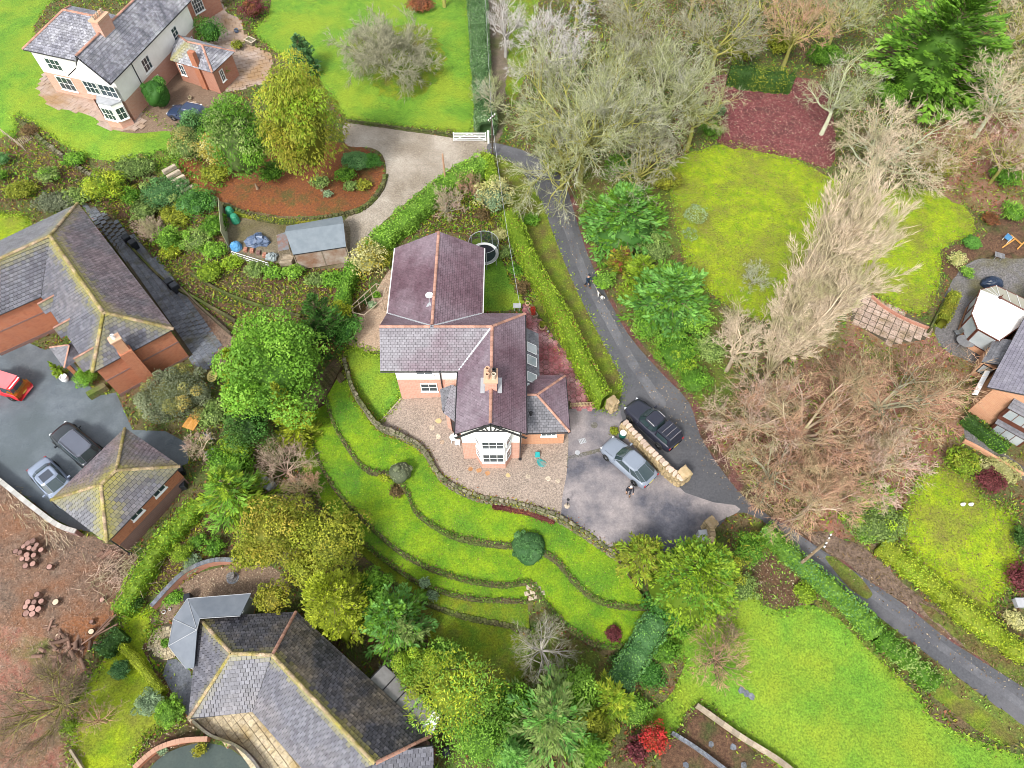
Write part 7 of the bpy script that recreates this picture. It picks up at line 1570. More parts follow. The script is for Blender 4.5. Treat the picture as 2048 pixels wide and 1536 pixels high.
def car(label,c0,c1,L,Wd,H,body,kind='hatch',z0=None,roofcol=None,group=None,cat='car',wheelz=.33):
    "c0 front and c1 rear ground points in pixels (under the bumper middles)"
    A=P(*c0,.5);B=P(*c1,.5); m_=(A+B)/2; d=(A-B); rz=math.atan2(d.y,d.x); o=empty('parked_car' if kind!='van' else 'parked_van',(m_.x,m_.y,G(m_.x,m_.y) if z0 is None else z0),label,cat,group,rz)
    h=L/2; w=Wd/2
    def loft(st,m,name,closed=True):
        V=[];F=[]
        for x,hw,zl,zt,sh in st:
            r=[(-hw*.9,zl),(-hw,zl+(zt-zl)*.28),(-hw*.995,zl+(zt-zl)*.62),(-hw*.93,zt-.07*sh),(-hw*.80,zt-.01),(-hw*.4,zt+.02*sh),(0,zt+.03*sh),(hw*.4,zt+.02*sh),(hw*.80,zt-.01),(hw*.93,zt-.07*sh),(hw*.995,zl+(zt-zl)*.62),(hw,zl+(zt-zl)*.28),(hw*.9,zl)]
            V+=[(x,a,b) for a,b in r]
        k=13
        for i in range(len(st)-1):
            for j in range(k): F.append((i*k+j,i*k+(j+1)%k,(i+1)*k+(j+1)%k,(i+1)*k+j))
        F.append(list(range(k))); F.append([len(V)-k+j for j in range(k)][::-1])
        return mk(name,V,F,m,o,local=True,smooth_=True)
    hb={'hatch':.92,'sedan':.88,'suv':1.12,'pickup':1.12,'van':1.15,'estate':.9}[kind]; gz=.2 if kind in('suv','pickup') else .16
    hood=hb-.06
    st=[(-h,w*.72,gz+.2,hb*.72,.3),(-h+.07,w*.88,gz+.06,hb*.95,.8),(-h+.35,w*.97,gz,hb,1),(-h*.45,w,gz,hb,1),(0,w,gz,hb,1),(h*.42,w,gz,hb-.01,1),(h*.62,w*.985,gz,hood-.04,1),(h-.5,w*.95,gz,hood-.12,1),(h-.16,w*.86,gz+.04,hood-.2,1),(h-.03,w*.7,gz+.12,hood-.34,.5),(h,w*.55,gz+.2,hood-.42,.2)]
    if kind=='van': st=[(-h,w*.93,gz,H*.55,.3),(-h+.05,w*.97,gz,H*.56,1),(0,w,gz,H*.56,1),(h*.5,w,gz,H*.56,1),(h*.72,w*.97,gz,H*.5,1),(h-.1,w*.85,gz,H*.42,1),(h,w*.65,gz+.1,H*.34,.4)]
    bo=loft(st,body,'body')
    cf={'hatch':(.42,.10,-.46,-.93),'sedan':(.38,.06,-.42,-.72),'suv':(.40,.2,-.80,-.95),'pickup':(.40,.17,-.24,-.30),'van':(.62,.42,-.97,-.985),'estate':(.42,.14,-.72,-.93)}[kind]
    zb_=st[3][3]-.02 if kind!='van' else H*.55; zr=H
    def cabin(cf,name='cabin',wt=.74):
        xb0,xr0,xr1,xb1=[c*h for c in cf]; N_=5
        bot=[];top=[]
        bw=w*.90; tw=w*wt
        bo_=[(xb0+.02,-bw*.55),(xb0-.12,-bw*.93),(xb0*.4+xb1*.6,-bw),(xb1+.18,-bw*.92),(xb1,-bw*.6),(xb1,bw*.6),(xb1+.18,bw*.92),(xb0*.4+xb1*.6,bw),(xb0-.12,bw*.93),(xb0+.02,bw*.55)]
        tp=[(xr0+.05,-tw*.6),(xr0-.08,-tw*.96),(xr0*.4+xr1*.6,-tw),(xr1+.12,-tw*.94),(xr1,-tw*.6),(xr1,tw*.6),(xr1+.12,tw*.94),(xr0*.4+xr1*.6,tw),(xr0-.08,tw*.96),(xr0+.05,tw*.6)]
        V=[(a,b,zb_) for a,b in bo_]+[(a,b,zr-.05) for a,b in tp]+[((a-(xr0+xr1)/2)*.9+(xr0+xr1)/2,b*.86,zr) for a,b in tp]; n=10
        F=[list(range(20,30))]+[(i,(i+1)%n,n+(i+1)%n,n+i) for i in range(n)]+[(n+i,n+(i+1)%n,2*n+(i+1)%n,2*n+i) for i in range(n)]
        cb_=mk(name,V,F,body if not roofcol else roofcol,o,local=True,smooth_=False)
        def pane(i0,i1,nm,ins=.08,lo=.1,hi=.06):
            a,b,c,d=Vector(V[i0]),Vector(V[i1]),Vector(V[i1+n]),Vector(V[i0+n]); ctr=(a+b+c+d)/4; nn=(b-a).cross(d-a).normalized(); 
            if nn.dot(ctr-Vector(((xb0+xb1)/2,0,zb_)))<0: nn=-nn
            q=[]
            for p,u,v in ((a,b,d),(b,a,c),(c,d,b),(d,c,a)): q.append(p+(u-p)*ins+(v-p)*lo)
            q=[p+nn*.012 for p in q]; mk(nm,q+[p-nn*.02 for p in q],[(0,1,2,3),(7,6,5,4),(0,4,5,1),(1,5,6,2),(2,6,7,3),(3,7,4,0)],m_cglass,cb_ if False else o,local=True)
        def wide(ia,ib,nm):
            a,b,c,d=Vector(V[ia]),Vector(V[ib]),Vector(V[ib+n]),Vector(V[ia+n]); q=[a.lerp(d,.06),b.lerp(c,.06),c.lerp(b,.05),d.lerp(a,.05)]; q=[p+Vector((.045 if ia in(9,) else -.03,0,.02)) for p in q]; q=[Vector((p.x,p.y*.93,p.z)) for p in q]
            mk(nm,q+[p-Vector((.03 if ia==9 else -.03,0,.02)) for p in q],[(0,1,2,3),(7,6,5,4),(0,4,5,1),(1,5,6,2),(2,6,7,3),(3,7,4,0)],m_cglass,o,local=True)
        wide(9,0,'windscreen'); wide(4,5,'rear_window')
        for e,f in ((9,8),(0,1),(4,3),(5,6)): pane(min(e,f),max(e,f),'quarter_window',.03,.08)
        for (i0,i1) in ((1,2),(2,3),(6,7),(7,8)): pane(i0,i1,'side_window',.05,.10)
        return xr0,xr1,tw
    xr0,xr1,tw=cabin(cf)
    if kind=='pickup':
        xa,xb=-.34*h,-.97*h; q=MB(); V=[(xa,-w*.86,zb_),(xa,w*.86,zb_),(xb,w*.84,zb_),(xb,-w*.84,zb_),(xa-.02,-w*.74,zr-.02),(xa-.02,w*.74,zr-.02),(xb+.22,w*.7,zr-.06),(xb+.22,-w*.7,zr-.06)]
        q.add(V,[(3,2,1,0),(4,5,6,7),(0,1,5,4),(1,2,6,5),(2,3,7,6),(3,0,4,7)]); q.build('truck_top',body,o,local=True)
        for s in (-1,1): MB().add([(xa-.15,s*w*.865,zb_+.08),(xb+.35,s*w*.85,zb_+.08),(xb+.42,s*w*.76,zr-.14),(xa-.15,s*w*.79,zr-.12)],[(0,1,2,3),(3,2,1,0)]).build('side_window',m_cglass,o,local=True)
        for k in range(3): MB().tube([(xa-.45-k*.42,-w*.68,zr+.07),(xa-.45-k*.42,w*.68,zr+.07)],.022,5).build('roof_bar',m_chrome if k else m_chrome,o,local=True)
        for s in (-.45,-.15,.15,.45): MB().tube([(xa-.15,s*w,zr+.0),(xb+.35,s*w,zr-.02)],.02,4).build('roof_rib',body,o,local=True)
        for s in (-1,1): MB().tube([(h*.3,s*w*1.02,.38),(-h*.45,s*w*1.02,.38)],.05,6).build('side_step',m_black,o,local=True)
    if kind in('suv','pickup','estate'):
        for s in (-1,1): MB().tube([(xr0-.15,s*tw*.88,zr+.0),(xr0-.25,s*tw*.88,zr+.06),(xr1+.25,s*tw*.88,zr+.06),(xr1+.1,s*tw*.88,zr)],.02,5).build('roof_rail',m_chrome if kind!='suv' else m_black,o,local=True)
    if kind=='sedan':
        MB().prism([(xr0-.12,-tw*.62),(xr0-.12,tw*.62),(xr1+.3,tw*.6),(xr1+.3,-tw*.6)],zr+.002,zr+.012).build('sunroof',mat('tinted_roof_'+kind,(.05,.06,.08),rough=.12,spec=.8,coord='obj') if 'tinted_roof_'+kind not in MATS else MATS['tinted_roof_'+kind],o,local=True) if kind!='hatch' or True else 0
    for sx in (.62,-.62):
        for sy in (-1,1):
            x=h*sx; wh=MB(); r=wheelz
            prof=[(.6*r,-.1),(.92*r,-.11),(r,-.07),(r,.07),(.92*r,.11),(.6*r,.1)]; V=[];F=[];n=18
            for rr,yy in prof:
                for k in range(n): t=2*math.pi*k/n; V.append((x+rr*math.cos(t),sy*(w*.93)+yy,r+rr*math.sin(t)))
            for i in range(5):
                for k in range(n): F.append((i*n+k,i*n+(k+1)%n,(i+1)*n+(k+1)%n,(i+1)*n+k))
            ty=mk('wheel',V,F,m_tyre,o,local=True,smooth_=True)
            q=MB(); yy=sy*(w*.93+.085)
            q.add([(x+.2*r*math.cos(R(a)),yy,r+.2*r*math.sin(R(a))) for a in range(0,360,45)],[list(range(8))])
            for a in range(0,360,72): 
                c,s=math.cos(R(a)),math.sin(R(a)); q.add([(x+c*.1*r-s*.07*r,yy,r+s*.1*r+c*.07*r),(x+c*.62*r-s*.06*r,yy,r+s*.62*r+c*.06*r),(x+c*.62*r+s*.06*r,yy,r+s*.62*r-c*.06*r),(x+c*.1*r+s*.07*r,yy,r+s*.1*r-c*.07*r)],[(0,1,2,3)])
            mk('rim',q.v,q.f,m_rim,ty,local=True)
            V=[];F=[]
            for k in range(11): t=math.pi*k/10; V+= [(x+r*1.13*math.cos(t),sy*w*.985,r+r*1.13*math.sin(t)),(x+r*1.24*math.cos(t),sy*w*1.003,r+r*1.24*math.sin(t))]
            F=[(2*k,2*k+1,2*k+3,2*k+2) for k in range(10)]; mk('wheel_arch',V,F,m_black,o,local=True)
    for s in (-1,1):
        MB().box((h-.17,s*w*.62,hood-.36 if kind!='van' else .75),(.16,.34,.13),-s*.5).build('headlight',m_lamp,o,local=True)
        MB().box((-h+.05,s*w*.76,hb*.72),(.1,.2,.16),s*.3).build('tail_light',m_tail,o,local=True)
        mx=cf[0]*h-.25; MB().box((mx,s*(w+.1),zb_+.02),(.12,.22,.13)).build('wing_mirror',body,o,local=True)
    MB().box((-h-.01,0,.52),(.02,.5,.11)).build('number_plate',m_plate,o,local=True)
    MB().box((h-.06,0,.35),(.06,Wd*.45,.16)).build('grille',m_black,o,local=True)
    q=MB(); yb=w*.78; xb=cf[0]*h+.08; zz=lambda x:np.interp(x,[s[0] for s in st],[s[3] for s in st])+.035
    for s in (-1,1): q.tube([(xb,s*yb,zz(xb)-.02),(h-.45,s*yb*.93,zz(h-.45)-.02)],.008,4)
    q.build('shut_line',m_black,o,local=True)
    return o
car('grey blue hatchback parked on the court beside the sandstone wall',(1222,893),(1292,955),4.65,1.9,1.45,paint('grey_blue_paint',(.19,.22,.27)),'hatch')
car('black pickup truck with hard top parked on the lane by the sandstone wall',(1268,817),(1342,883),5.0,1.9,1.75,paint('black_blue_paint',(.02,.022,.035),.22),'pickup',cat='pickup truck',wheelz=.39)
car('black off road car with grey roof panels standing in front of the garage',(122,862),(190,920),5.0,2.05,1.85,paint('deep_black_paint',(.02,.025,.03),.22),'suv',roofcol=paint('dark_silver_roof',(.09,.10,.13)),wheelz=.38)
car('blue grey saloon with bright edges parked half under the garage roof',(150,1010),(72,925),5.0,1.95,1.42,paint('pale_blue_paint',(.20,.24,.32)),'sedan')
car('dark blue estate car half hidden under the bush by the mansion',(346,219),(412,238),4.7,1.85,1.5,paint('navy_paint',(.03,.045,.09),.22),'estate')
vo=car('small bright red van with orange and white chevron rear, cut by the left edge',(-38,755),(55,785),4.3,1.85,1.8,paint('red_paint',(.55,.01,.02)),'van',cat='van')
q=MB(); h=2.15
for k in range(6):
    for s in (-1,1):
        y0=s*(.02+k*.15); q.add([(-h-.012,y0,.45+.1*k%.3),(-h-.012,y0+s*.08,.45+.1*k%.3),(-h-.012,y0+s*.08,1.35),(-h-.012,y0,1.35)],[(0,1,2,3),(3,2,1,0)])
q.build('chevron_stripes',mat('orange_stripe',(.8,.35,.03),rough=.5,coord='obj'),vo,local=True)
MB().box((-h+.22,0,1.8),(.12,1.2,.02)).build('rear_roof_edge',m_wframe,vo,local=True)
q=MB()
for k in range(7): q.add([(-h+.02,-.75+k*.24,1.05),(-h+.02,-.63+k*.24,1.05),(-h+.30,-.50+k*.24,1.79),(-h+.30,-.62+k*.24,1.79)],[(0,1,2,3),(3,2,1,0)])
q.build('rear_chevrons',MATS['orange_stripe'],vo,local=True)
MB().box((.55,1.25,.35),(1.0,.06,.95),.9).box((.55,1.2,1.3),(.95,.05,.35),.9).build('open_door',MATS['red_paint'],vo,local=True)
MB().prism([(-1.7,-.7),(-1.7,.7),(.9,.7),(.9,-.7)],1.803,1.815).build('pink_roof_panel',paint('pink_roof',(.62,.16,.17),.5),vo,local=True)

m_skin=mat('skin',(.45,.28,.2),rough=.6,coord='obj'); m_coat=mat('navy_coat',(.02,.035,.06),(.03,.05,.085),scale=6,rough=.8,coord='obj'); m_jean=mat('dark_trousers',(.03,.035,.05),rough=.85,coord='obj'); m_hair=mat('white_grey_hair',(.6,.58,.55),rough=.8,coord='obj'); m_cap=mat('dark_cap',(.02,.03,.045),rough=.8,coord='obj'); m_shoe=mat('brown_shoe',(.16,.09,.05),rough=.6,coord='obj'); m_pale=mat('pale_shirt',(.6,.6,.6),rough=.8,coord='obj')
def skin(name,verts,edges,rad,m,parent,sub=2,root=0):
    me=bpy.data.meshes.new(name); me.from_pydata(verts,edges,[]); me.materials.append(m); o=bpy.data.objects.new(name,me); COL.objects.link(o); o.parent=parent
    sk=o.modifiers.new('skin','SKIN'); me.skin_vertices.new() if not me.skin_vertices else None
    for i,r_ in enumerate(rad):
        r_=(r_,r_) if not isinstance(r_,tuple) else r_; me.skin_vertices[0].data[i].radius=r_
    me.skin_vertices[0].data[root].use_root=True
    sk.use_smooth_shade=True; s=o.modifiers.new('sub','SUBSURF'); s.levels=sub; s.render_levels=sub; o.color=(.5,0,0,1); return o
def person(px,py,label,rz,coat,hairm,stride=.18,arm=(0,0),lean=.0,trous=m_jean,cap=None):
    b=P(px,py); o=empty('person',(b.x,b.y,b.z),label,'person',rz=rz)
    st=stride; J=[(0,0,.93),(0,0,1.15),(lean,0,1.40),(lean*1.2,0,1.50),(lean*1.4,0,1.60),(lean*1.5,0,1.72),
      (0,.10,.90),(st*.5,.11,.50),(st,.11,.08),(st+.14,.11,.04),(0,-.10,.90),(-st*.2,-.11,.50),(-st,-.11,.10),(-st+.13,-.11,.05),
      (lean,.19,1.38),(lean+.02,.25,1.12),(lean+.12+arm[0],.26,.90),(lean,-.19,1.38),(lean+.02,-.25,1.12),(lean+.12+arm[1],-.26,.92)]
    E=[(0,1),(1,2),(2,3),(3,4),(4,5),(0,6),(6,7),(7,8),(8,9),(0,10),(10,11),(11,12),(12,13),(2,14),(14,15),(15,16),(2,17),(17,18),(18,19)]
    rd=[.13,.12,.12,.055,.09,.075,.085,.06,.04,.035,.085,.06,.04,.035,.06,.045,.032,.06,.045,.032]
    skin('body',J,E,rd,m_skin,o)
    ci=[0,1,2,3,14,15,16,17,18,19,6,10]; cm={k:i for i,k in enumerate(ci)}
    JJ=[J[k] for k in ci]; JJ[6]=tuple(Vector(J[15]).lerp(Vector(J[16]),.85)); JJ[9]=tuple(Vector(J[18]).lerp(Vector(J[19]),.85)); JJ[3]=(lean*1.1,0,1.45); JJ[10]=(0,.09,.82);JJ[11]=(0,-.09,.82)
    skin('coat',JJ,[(0,1),(1,2),(2,3),(2,4),(4,5),(5,6),(2,7),(7,8),(8,9),(0,10),(0,11)],[(.17,.15),(.165,.14),(.17,.13),.075,.085,.068,.055,.085,.068,.055,.13,.13],coat,o)
    skin('trousers',[J[0],J[6],J[7],J[8],J[10],J[11],J[12]],[(0,1),(1,2),(2,3),(0,4),(4,5),(5,6)],[.135,.098,.075,.058,.098,.075,.058],trous,o)
    for k in (8,12): x,y,z=J[k]; MB().box((x+.07,y,max(0,z-.085)),(.28,.1,.09)).build('shoe',m_shoe,o,local=True)
    hx,hy,hz=J[5]; MB().lathe((hx-.01,hy,hz-.07),[(.075,-.02),(.103,.03),(.1,.09),(.075,.14),(.02,.17)],14).build('cap' if cap else 'hair',cap or hairm,o,local=True)
    if cap: MB().box((hx+.11,hy,hz-.03),(.09,.13,.02)).build('cap_peak',cap,o,local=True)
    MB().box((hx+.092,hy,hz-.11),(.03,.022,.045)).build('nose',m_skin,o,local=True)
    for s in (-1,1):
        MB().box((hx+.085,hy+s*.034,hz-.075),(.012,.018,.012)).build('eye',m_black,o,local=True)
        k=16 if s>0 else 19; x,y,z=J[k]; q=MB(); q.box((x+.03,y,z-.06),(.05,.075,.08),0)
        for f in range(4): q.tube([(x+.05,y-.03+f*.02,z-.05),(x+.075,y-.03+f*.02,z-.075-.004*f),(x+.05,y-.03+f*.02,z-.1)],.009,5)
        q.tube([(x+.02,y+s*-.04,z-.03),(x+.06,y+s*-.045,z-.055)],.011,5); q.build('hand',m_skin,o,local=True)
    MB().box((hx+.09,hy,hz-.135),(.012,.04,.008)).build('mouth',mat('lips',(.3,.12,.1),coord='obj') if 'lips' not in MATS else MATS['lips'],o,local=True)
    return o,b
wa,wb=person(1174,573,'walker in dark navy coat and cap on the lane holding a dog lead',R(-52),m_coat,m_hair,.22,(.12,.2),.05,cap=m_cap)
person(1256,987,'grey haired person in a dark coat standing on the parking court below the hatchback',R(-95),mat('black_coat',(.02,.02,.028),rough=.8,coord='obj'),m_hair,.12,(.1,.0),.12,trous=m_jean)
db=P(1201,598); dg=empty('dog',(db.x,db.y,db.z),'black and white dog pulling ahead on a pale lead','dog',rz=R(-55)); m_dw=mat('white_fur',(.7,.68,.64),(.6,.58,.54),scale=9,rough=.9,coord='obj'); m_db=mat('black_fur',(.02,.02,.02),(.04,.035,.03),scale=9,rough=.9,coord='obj')
V=[(-.3,0,.46),(-.08,0,.45),(.16,0,.45),(.3,0,.55),(.40,0,.64),(.52,0,.61),(-.3,.07,.36),(-.36,.08,.2),(-.32,.08,.03),(-.3,-.07,.36),(-.24,-.08,.2),(-.30,-.08,.03),(.18,.08,.34),(.20,.08,.18),(.24,.08,.03),(.18,-.08,.34),(.13,-.08,.18),(.16,-.08,.03),(-.42,0,.52),(-.56,0,.62)]
skin('body',V,[(0,1),(1,2),(2,3),(3,4),(4,5),(0,6),(6,7),(7,8),(0,9),(9,10),(10,11),(2,12),(12,13),(13,14),(2,15),(15,16),(16,17),(0,18),(18,19)],[.11,.105,.13,.08,.085,.04,.07,.04,.03,.07,.04,.03,.06,.035,.03,.06,.035,.03,.04,.025],m_dw,dg)
MB().lathe((-.06,0,.5),[(.16,-.06),(.165,.0),(.12,.06),(.03,.085)],12,sx=1.5,sy=.75).build('black_saddle_patch',m_db,dg,local=True)
for s in (-1,1): MB().add([(.36,s*.05,.70),(.42,s*.05,.70),(.37,s*.10,.62),(.41,s*.09,.62)],[(0,1,3,2),(2,3,1,0)]).build('ear',m_db,dg,local=True); MB().box((.455,s*.035,.655),(.012,.018,.014)).build('eye',m_black,dg,local=True)
MB().box((.555,0,.6),(.03,.04,.03)).build('nose',m_black,dg,local=True)
hand=Vector((wb.x+.45,wb.y-.35,wb.z+.95)); q=MB().tube([hand,hand.lerp(Vector((db.x,db.y,db.z+.55)),.5)-Vector((0,0,.12)),(db.x+.05,db.y-.1,db.z+.58)],.012,5)
lo=q.build('dog_lead',m_flag,None); tag(lo,'pale lead stretched between the walker and the dog','lead')

def pole(px,py,h,label,arms=True,btm=None,r=.13,m='brown'):
    t=P(px,py,h); b=t; o=empty('utility_pole',(b.x,b.y,b.z),label,'pole'); MB().tube([(b.x,b.y,b.z-.3),(b.x,b.y,b.z+h)],[r,r*.7],10).build('post',BK[m],o)
    if arms:
        a=Vector((.6,.8,0)).normalized(); 
        MB().tube([(b.x-a.x*.55,b.y-a.y*.55,b.z+h-.25),(b.x+a.x*.55,b.y+a.y*.55,b.z+h-.25)],.05,5).build('cross_arm',BK['dark'],o)
        for k in (-.5,-.2,.2,.5): MB().lathe((b.x+a.x*k,b.y+a.y*k,b.z+h-.2),[(.05,0),(.06,.06),(.03,.1),(.05,.14),(.02,.18)],8).build('insulator',m_wframe,o)
        for k in range(4): MB().tube([(b.x-.16,b.y,b.z+1.2+k*.8),(b.x+.16,b.y,b.z+1.2+k*.8)],.015,4).build('step_iron',m_wframe,o)
    return o,Vector((b.x,b.y,b.z+h))
p1,t1_=pole(1657,1080,6.2,'dark wooden utility pole with insulators leaning over the lower lane'); p2,t2_=pole(885,308,4.2,'short brown wooden post standing in the drive hedge',arms=False,m='russet',r=.11)
p3,t3_=pole(983,232,5.0,'pole with white box fittings beside the white gate',arms=True,m='dark',r=.1)
w_=MB(); a=t3_; b=W(1040,612,5.6); pts=[a.lerp(b,i/14)-Vector((0,0,1.4*math.sin(math.pi*i/14))) for i in range(15)]; w_.tube(pts,.02,4); a2=Vector(W(968,-60,7)); w_.tube([a.lerp(a2,i/8)-Vector((0,0,.8*math.sin(math.pi*i/8))) for i in range(9)],.018,4)
wo_=w_.build('overhead_cable',m_lead,None); tag(wo_,'thin pale overhead cable running from the gate pole to the house','cable')
ga,gb=P(908,284),P(972,284); gt_=empty('field_gate',tuple(ga),'white painted five bar gate standing open beside the gravel drive','gate'); u_=(gb-ga); gl_=u_.length; u_.normalize(); z_=ga.z
for k,zz in enumerate((.25,.45,.66,.88,1.12)): MB().tube([ga+Vector((0,0,zz)),gb+Vector((0,0,zz))],.045,4).build('bar',m_wframe,gt_)
for t in (0,1): p=ga.lerp(gb,t); MB().box((p.x,p.y,z_+.15),(.09,.09,1.05)).build('stile',m_wframe,gt_)
for a,b in ((0,.5),(1,.5)): MB().tube([ga.lerp(gb,a)+Vector((0,0,.22)),ga.lerp(gb,b)+Vector((0,-.03,1.12))],.035,4).build('brace',m_wframe,gt_)
for k,(x,y,hh) in enumerate(((977,286,1.45),(970,246,1.4))):
    p=P(x,y); g=empty('gate_post',(p.x,p.y,p.z),['white gate post at the hinge of the field gate','white gate post behind the field gate, beside the hedge end'][k],'post'); MB().box((p.x,p.y,p.z),(.2,.2,hh)).build('post',m_wframe,g); MB().box((p.x,p.y,p.z+hh),(.26,.26,.07),top=.6).build('cap',m_wframe,g)
p=P(1160,812); g=empty('brown_fence',(p.x,p.y,p.z),'low red brown wooden fence between the red court and the parking court','fence'); a,b=P(1140,815),P(1200,812)
for i in range(22):
    c=a.lerp(b,i/21); MB().box((c.x,c.y,c.z+.03),(.06,.02,.72),math.atan2((b-a).y,(b-a).x)).build('picket',m_brickpath if False else BK['russet'],g)
for zz in (.2,.6): MB().tube([a+Vector((0,.03,zz)),b+Vector((0,.03,zz))],.03,4).build('rail',BK['russet'],g)

def bin_(px,py,label,m,rz=0,name='wheelie_bin',s=1.0):
    p=P(px,py,.5); o=empty(name,(p.x,p.y,p.z),label,'bin',rz=rz); MB().box((0,0,.05),(.5*s,.6*s,.92*s),top=1.15).build('body',m,o,local=True)
    MB().box((.0,0,.97*s),(.6*s,.72*s,.08),top=.85).build('lid',m,o,local=True)
    for s_ in (-1,1): MB().tube([(-.25*s,s_*.27*s,.1),(-.25*s,s_*.33*s,.1)],.1,10).build('wheel',m_tyre,o,local=True)
    MB().tube([(-.33*s,-.2*s,.98*s),(-.33*s,.2*s,.98*s)],.02,5).build('handle',m_black,o,local=True); return o
m_binb=mat('black_plastic',(.018,.02,.025),(.03,.035,.045),scale=2,rough=.4,coord='obj'); m_bing=mat('green_plastic',(.03,.22,.12),(.05,.30,.18),scale=2,rough=.45,coord='obj'); m_blue=mat('blue_plastic',(.06,.22,.45),(.12,.32,.55),scale=1.5,rough=.5,coord='obj'); m_grn=mat('green_water_butt',(.02,.12,.10),rough=.4,coord='obj')
bin_(255,480,'black bin with a pale blue lid beside the bungalow path, upper',m_binb,-.8); bin_(268,490,'black bin next to the blue lidded one on the bungalow path',m_binb,-.8); bin_(340,568,'black wheelie bin on the slab path, left of two',m_binb,-.8); bin_(351,576,'black wheelie bin on the slab path, right of two',m_binb,-.8)
bin_(363,941,'dark bin at the corner of the garage, upper',m_binb,.4,s=.7); bin_(366,970,'dark planter tub at the corner of the garage, lower',m_binb,.2,s=.75); bin_(377,1196,'black bin by the garden room',m_binb,.3,s=.8); bin_(893,1504,'dark bin at the bottom by the red trimmed roof end',m_binb,.3,s=.8)
for k,(x,y) in enumerate(((458,420),(468,434))):
    p=P(x,y,.6); o=empty('compost_bin',(p.x,p.y,p.z),['green dome compost bin, upper of the two in the shed yard','green dome compost bin, lower of the two in the shed yard'][k],'compost bin'); MB().lathe((p.x,p.y,p.z),[(.42,0),(.4,.4),(.33,.75),(.24,.82)],10).build('body',m_bing,o); MB().lathe((p.x,p.y,p.z+.82),[(.27,0),(.27,.05),(.06,.1)],10).build('lid',m_bing,o)
a,b=P(447,418,0),P(459,498,0); sc=empty('fence_panel',tuple(a),'pale green board screen at the left end of the shed yard','fence'); n_=9
for i in range(n_):
    p=a.lerp(b,i/n_);q_=a.lerp(b,(i+.95)/n_); t=(q_-p).normalized(); n=Vector((-t.y,t.x,0))*.02; MB().prism([XY(p-n),XY(q_-n),XY(q_+n),XY(p+n)],min(a.z,b.z)-.1,a.z+1.5).build('board',mat('pale_green_board',(.34,.35,.22),(.42,.42,.28),scale=2,tone=.1) if 'pale_green_board' not in MATS else MATS['pale_green_board'],sc)
def lump(px,py,rx,ry,h,m,label,name,cat,rz=0,seed=1,noise=.18):
    p=P(px,py,h*.5); o=empty(name,(p.x,p.y,p.z),label,cat); rng=np.random.default_rng(seed); V=[];F=[];n=18;rows=6
    for i in range(rows+1):
        q=i/rows; 
        for j in range(n): t=2*math.pi*j/n; k=(1-q**2.2)**.5*(1+noise*.6*math.sin(3*t+seed)+rng.normal(0,noise*.5)) if i<rows else .01; x=rx*k*math.cos(t);y=ry*k*math.sin(t); V.append((p.x+x*math.cos(rz)-y*math.sin(rz),p.y+x*math.sin(rz)+y*math.cos(rz),p.z+h*q*(1+rng.normal(0,noise*.35))))
    for i in range(rows):
        for j in range(n): F.append((i*n+j,i*n+(j+1)%n,(i+1)*n+(j+1)%n,(i+1)*n+j))
    F.append(list(range(n))[::-1]); F.append([rows*n+j for j in range(n)])
    mk('cover',V,F,m,o); return o
m_tarp=mat('blue_grey_tarpaulin',(.05,.08,.15),(.14,.18,.26),scale=3,rough=.4); m_tarp2=mat('grey_tarpaulin',(.20,.24,.25),(.32,.36,.37),scale=3,rough=.5)
lump(513,478,1.0,.75,.8,m_tarp,'crumpled dark blue tarpaulin over a heap in the shed yard','tarpaulin_heap','tarpaulin',seed=3,noise=.3); lump(471,490,.55,.5,.8,m_blue,'light blue builder bag in the shed yard corner','builder_bag','bag',seed=4,noise=.1); lump(543,512,.55,.45,.6,m_tarp2,'small grey green tarpaulin beside the barrier','tarpaulin_heap','tarpaulin',seed=5,noise=.3)
for k,(x,y) in enumerate(((490,497),(503,499),(516,503),(528,508))):
    p=P(x,y,.3); o=empty('brick_stack',(p.x,p.y,p.z),['stack of red bricks nearest the blue bag','second stack of red bricks in the shed yard','third stack of dark red bricks in the shed yard','stack of red bricks beside the grey tarpaulin'][k],'bricks')
    for a in range(3):
        for b in range(2):
            for c in range(4): MB().box((p.x+(a-1)*.11+random.uniform(-.01,.01),p.y+(b-.5)*.23,p.z+c*.07),(.1,.215,.066),.02).build('brick',m_brickR if k!=2 else m_brickV,o,uv=True)
a,b=P(462,502,1.0),P(535,525,1.0); sc=empty('white_barrier',tuple(a),'white railing barrier along the front of the shed yard','barrier')
for zz in (.3,.6,.95): MB().tube([a+Vector((0,0,zz)),b+Vector((0,0,zz))],.03,5).build('rail',m_wframe,sc)
for i in range(15): p=a.lerp(b,i/14); MB().tube([p+Vector((0,0,.0)),p+Vector((0,0,.95))],.015,4).build('upright',m_wframe,sc)
a=P(575,520,.4); pl_=empty('wooden_pallet',tuple(a),'brown slatted pallets leaning beside the shed','pallet')
for i in range(7): MB().box((a.x-.1+i*.03,a.y-.4+i*.14,a.z+.05+i*.02),(1.1,.09,.5),.12).build('slat',m_timber,pl_)
a=P(560,482,1.2); cb_=empty('lean_to_cover',tuple(P(560,482)),'rusty mottled sheet roof over a store beside the shed','shed'); z=G(a.x,a.y)+1.3
pts_=[Z(553,470,z),Z(574,463,z),Z(578,498,z),Z(557,502,z)]; q=MB(); q.add(pts_+[p-Vector((0,0,.05)) for p in pts_],[(0,1,2,3),(7,6,5,4),(0,4,5,1),(1,5,6,2),(2,6,7,3),(3,7,4,0)]); q.build('sheet_roof',mat('rusty_sheet',(.17,.19,.21),(.22,.12,.09),scale=2.2,rough=.6),cb_)
for p in pts_: MB().tube([(p.x,p.y,z-1.4),(p.x,p.y,z-.05)],.04,5).build('post',m_timber,cb_)
